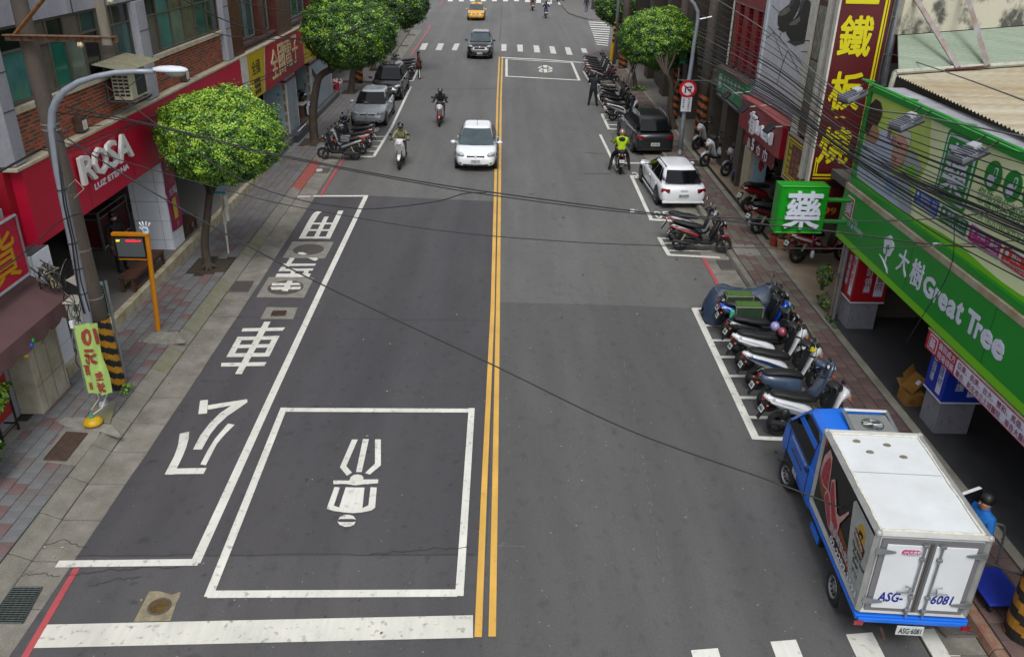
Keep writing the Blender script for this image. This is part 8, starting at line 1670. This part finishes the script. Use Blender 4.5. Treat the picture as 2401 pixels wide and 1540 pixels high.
helmet((6.2, 16.85, .86), .12, M('helmet_purple', '#8f86b0', .25, coat=.5), 'purple helmet resting on the white scooter'); helmet((6.3, 16.62, .84), .11, M('helmet_rose', '#8d4050', .25, coat=.5), 'rose red helmet beside the purple one'); helmet((-7.0, 36.95, 1.02), .14, M('helmet_black', '#15161a', .2, coat=.5), 'black helmet on the farthest left scooter'); helmet((-7.05, 35.6, 1.0), .14, M('helmet_silver', '#9fa4a8', .2, .5), 'silver helmet on the left scooter with the red bag')
helmet((9.3, 23.1, 1.02), .12, M('helmet_pink', '#b98a9a', .3), 'pale pink helmet on the red and black arcade scooter'); helmet((6.45, 58.7, 1.1), .13, M('helmet_black'), 'black helmet on the farthest right scooter')
e = empty('raincoat', (6.5, 15.5, 1.05), 0, 'yellow cloth tied on the handlebar of the blue sided scooter', 'cloth'); b = MB()
for k in range(5): b.ball((6.5+rr.uniform(-.07, .07), 15.42+rr.uniform(-.1, .1), 1.05+rr.uniform(-.03, .03)), (.06, .05, .025), 6, 4)
b.build('cloth', M('cloth_yellow', '#b5a80c', .7), e)
e = empty('ribbon_bag', (9.0, 22.3, .8), 0, 'maroon bag with pink ribbon hanging on the arcade scooter', 'bag'); MB().ball((8.95, 22.5, .75), (.09, .08, .2), 8, 7).build('bag', M('bag_maroon', '#5d1024', .6), e, smooth=True); MB().tube([(8.9, 22.45, 1.05), (8.95, 22.48, .92), (9.06, 22.45, 1.0)], .03, 5).build('ribbon', M('ribbon_pink', '#b84a6a', .6), e); MB().ball((8.98, 22.45, .5), (.07, .06, .13), 8, 6).build('cloth', PAPER, e, smooth=True)
# ================================================================ PEOPLE
SKN = M('skin', '#a3755c', .55); HAIR = M('hair_black', '#14100e', .5); SHOE_K = M('shoe_dark', '#1a1a1c', .6); SHOE_W = M('shoe_white', '#b5b5b2', .6)
POSE = dict(
 stand=dict(pel=(0, 0, .93), che=(0, .01, 1.24), nec=(0, 0, 1.43), hea=(0, .02, 1.56), top=(0, .02, 1.63), sh=(.185, 0, 1.385), el=(.25, -.03, 1.12), wr=(.25, .04, .88), ha=(.245, .06, .80), hi=(.095, 0, .88), kn=(.105, .02, .49), an=(.11, -.02, .08), to=(.13, .14, .035)),
 ride=dict(pel=(0, -.38, .90), che=(0, -.28, 1.18), nec=(0, -.24, 1.37), hea=(0, -.19, 1.50), top=(0, -.18, 1.57), sh=(.19, -.26, 1.32), el=(.30, -.04, 1.10), wr=(.31, .17, 1.04), ha=(.30, .23, 1.035), hi=(.11, -.32, .85), kn=(.18, .10, .76), an=(.15, .10, .42), to=(.15, .26, .385)))
POSE['foot'] = dict(POSE['ride'], kn=(.30, -.02, .60), an=(.40, -.16, .09), to=(.43, -.01, .04), hi=(.13, -.34, .85))
POSE['phone'] = dict(POSE['stand'], el=(.30, .10, 1.16), wr=(.16, .20, 1.33), ha=(.09, .21, 1.39), kn=(.16, .02, .49), an=(.22, 0, .08), to=(.27, .14, .035))
POSE['fold'] = dict(POSE['stand'], el=(.26, .03, 1.12), wr=(.10, .22, 1.08), ha=(.03, .24, 1.09), hi=(.08, 0, .88), kn=(.07, .02, .49), an=(.06, -.02, .08), to=(.07, .14, .035))
POSE['walk'] = dict(POSE['stand'])
def person(label, loc, rz, pose, top, bot, shoe=SHOE_K, sc=1.0, hair=True, hm=None, mask=None, group=None, rad=1.0, extra=None, skirt=False):
    e = empty('person', loc, rz, label, 'person', group); p = POSE[pose]; v = []; ed = []; rd = []; lb = []
    def add(co, r, par=None, l=0): v.append(Vector(co)); rd.append(r*rad); (ed.append((par, len(v)-1)), lb.append(l)) if par is not None else None; return len(v)-1
    a = add(p['pel'], .135); c = add(p['che'], .145, a, 0); n = add(p['nec'], .06, c, 0); h = add(p['hea'], .085, n, 2); add(p['top'], .085, h, 2)
    for s in (-1, 1):
        m = lambda q, dy=0: (q[0]*s, q[1]+dy, q[2]); w_ = .0
        if pose == 'walk': w_ = .16*s
        sh = add(m(p['sh']), .07, c, 0); el = add(m(p['el'], -w_*.3), .05, sh, 0); wr = add(m(p['wr'], -w_), .033, el, 0); ha = add(m(p['ha'], -w_), .03, wr, 2)
        d = (v[ha]-v[wr]).normalized(); u, w2 = ortho(d)
        for k in range(4): f1 = add(v[ha]+d*.045+u*(.012*(k-1.5))+w2*.004, .009, ha, 2); add(v[f1]+d*(.03+.008*(k in (1, 2)))+w2*.014, .007, f1, 2)
        t = add(v[ha]+u*.035*s, .010, ha, 2); add(v[t]+d*.03+u*.01*s, .008, t, 2)
        hi = add(m(p['hi']), .10, a, 1); kn = add(m(p['kn'], w_*.7), .068, hi, 1); an = add(m(p['an'], w_*1.3), .045, kn, 1); add(m(p['to'], w_*1.3), .038, an, 3)
    me = bpy.data.meshes.new('body'); me.from_pydata([tuple(x*sc) for x in v], ed, []); o = bpy.data.objects.new('body', me); COL.objects.link(o)
    o.modifiers.new('k', 'SKIN'); sb = o.modifiers.new('s', 'SUBSURF'); sb.levels = 1; rad *= 1.1
    for i, r in enumerate(rd): d_ = me.skin_vertices[0].data[i]; d_.radius = (r*sc, r*sc*(.78 if i < 2 else 1)); d_.use_root = (i == 0)
    dg = bpy.context.evaluated_depsgraph_get(); dg.update(); m2 = bpy.data.meshes.new_from_object(o.evaluated_get(dg)); bpy.data.objects.remove(o)
    m2.materials.clear()
    for m_ in (top, bot, SKN, shoe): m2.materials.append(m_)
    segs = [(v[x]*sc, v[y]*sc, l) for (x, y), l in zip(ed, lb)]
    for f in m2.polygons:
        c_ = f.center; best = (9, 0)
        for A, B_, l in segs:
            ab = B_-A; t = max(0, min(1, (c_-A).dot(ab)/max(1e-9, ab.length_squared))); dd = (c_-(A+ab*t)).length-(.04 if l == 0 else 0)
            if dd < best[0]: best = (dd, l)
        f.material_index = best[1]; f.use_smooth = True
    o = bpy.data.objects.new('body', m2); COL.objects.link(o); o.parent = e
    H_ = (Vector(p['hea'])+Vector(p['top']))/2*sc
    if hm:
        MB().ball(H_+V(0, -.01, .02), (.125, .15, .14), 14, 10).build('helmet', hm, e, smooth=True, world=False); MB().box(-.09, .09, H_.y+.085, H_.y+.145, H_.z-.03, H_.z+.06).build('visor', TINT2, e, world=False, bevel=.02)
    elif hair: MB().ball(H_+V(0, -.025, .035), (.096, .105, .105), 12, 8).build('hair', HAIR, e, smooth=True, world=False)
    if hair == 2: MB().ball(H_+V(0, -.07, -.08), (.08, .05, .16), 8, 7).build('long_hair', HAIR, e, smooth=True, world=False)
    if mask: MB().ball(H_+V(0, .055, -.04), (.06, .05, .045), 8, 6).build('face_mask', mask, e, smooth=True, world=False)
    if not hm:
        for s in (-1, 1): MB().ball(H_+V(s*.033, .088, .01), .010, 6, 4).build('eye', BLACK, e, world=False)
        MB().ball(H_+V(0, .098, -.015), (.012, .018, .02), 6, 5).build('nose', SKN, e, world=False)
    if skirt: MB().lathe([(.13, 1.1), (.17, .95), (.19, .62), (.0, .62)], (0, 0, 0), n=14).build('coat_skirt', top, e, world=False, smooth=True)
    return e
MSK = M('mask_pale', '#9fb8c4', .6); MSK2 = M('mask_pink', '#c49aa8', .6); T_ = lambda n, c, **k: M('cloth_'+n, c, .8, var=.12, vs=9, bump=.3, bs=20, **k)
DARK = T_('black', '#15161a'); NAVY = T_('navy', '#151a28')
person('rider in a checked yellow green jacket on the white retro scooter', (-4.24, 33.35, 0), PI, 'ride', T_('checked', '#8d8a5a', col2='#4a4e3a'), NAVY, hm=M('helmet_black'), mask=BLACK, rad=1.15)
person('rider in a black padded jacket and silver black helmet on the white and red scooter', (-3.22, 41.2, 0), PI, 'ride', DARK, DARK, hm=M('helmet_grey_black', '#3a3d40', .2, coat=.5), mask=MSK, rad=1.2)
c = person('rider in a lime yellow jacket with black hood seen from behind on a black scooter', (4.68, 33.2, 0), R_(-3), 'foot', T_('lime', '#9ab80a'), DARK, SHOE_K, hm=M('helmet_rose_gold', '#a08078', .25, .4), rad=1.25)
MB().ball((0, -.36, 1.32), (.14, .08, .09), 10, 7).build('hood', DARK, c, smooth=True, world=False)
person('rider in black on the orange tailed scooter at the top of the road', (2.9, 100.8, 0), 0, 'ride', DARK, DARK, SHOE_W, hm=M('helmet_black'), rad=1.15); person('rider in a black top and blue trousers on the blue scooter beyond the crossing', (4.1, 92.9, 0), R_(-2), 'ride', DARK, T_('violet_blue', '#4a5ab8'), hm=M('helmet_black'), rad=1.15)
person('man in black trousers and dark navy jacket with cap standing behind the parked scooters', (4.78, 46.2, 0), R_(-20), 'phone', NAVY, DARK, sc=1.04, hm=M('helmet_dark_grey', '#2a2c30', .4), rad=1.32)
c = person('woman in a rust brown coat and black trousers standing on the left of the road', (-5.49, 53.77, 0), R_(-75), 'fold', T_('rust', '#4a2018'), DARK, M('shoe_red', '#8a2a38', .6), hair=2, rad=1.1, skirt=True, sc=.98)
MB().box(.14, .15, -.02, .02, .1, .6).build('side_stripe', PAPER, c, world=False)
person('pedestrian in a black t shirt and jeans walking on the far right pavement', (8.66, 96.4, .12), PI, 'walk', DARK, T_('denim', '#3a5068'), SHOE_W, mask=MSK, sc=1.02)
person('dark clothed person standing by the green scooter at the far corner', (7.1, 112.4, .0), PI, 'stand', DARK, DARK, sc=1.0)
c = person('woman in a brown coat and pink face mask waiting behind the bus display', (-10.2, 20.6, .42), R_(-120), 'stand', DARK, SHOE_K, hair=2, mask=MSK2, sc=.96); MB().lathe([(.16, 1.0), (.2, .75), (.22, .55), (.2, .5)], (0, 0, 0), n=14).build('coat_skirt', T_('taupe', '#6a524c'), c, world=False, smooth=True)
P_('bag_body', BLACK, (-9.95, -9.6, 20.3, 20.5, .83, 1.12), par=tag(empty('handbag', (-9.8, 20.4, .83), 0), 'black handbag beside the waiting woman on the slat bench', 'bag'), bevel=.03)
person('man in a bright blue shirt unloading beside the truck, mostly hidden by its box', (7.0, 9.52, .14), R_(100), 'fold', T_('bright_blue', '#1468b8'), NAVY, sc=.95, rad=1.2)
e = empty('hand_trolley', (7.3, 9.2, .15), 0, 'blue flat hand trolley with a dark folding handle beside the truck', 'trolley'); TB = M('trolley_blue', '#1c2f9c', .5, var=.05)
P_('platform', TB, (7.05, 7.62, 8.85, 9.65, .30, .34), par=e, bevel=.02); b = MB(); b.tube(spline([V(7.1, 9.62, .32), V(7.12, 9.66, .9), V(7.2, 9.66, 1.12), V(7.45, 9.66, 1.12), V(7.53, 9.66, .9), V(7.55, 9.62, .32)], 5), .018, 8); b.build('handle', STEEL, e, smooth=True)
for x in (7.12, 7.54):
    for y in (8.93, 9.57): MB().lathe([(.055, -.02), (.055, .02)], (x, y, .2), (1, 0, 0), 12).build('wheel', RUBBER, e); MB().box(x-.01, x+.01, y-.01, y+.01, .2, .298).build('wheel_fork', STEEL, e)
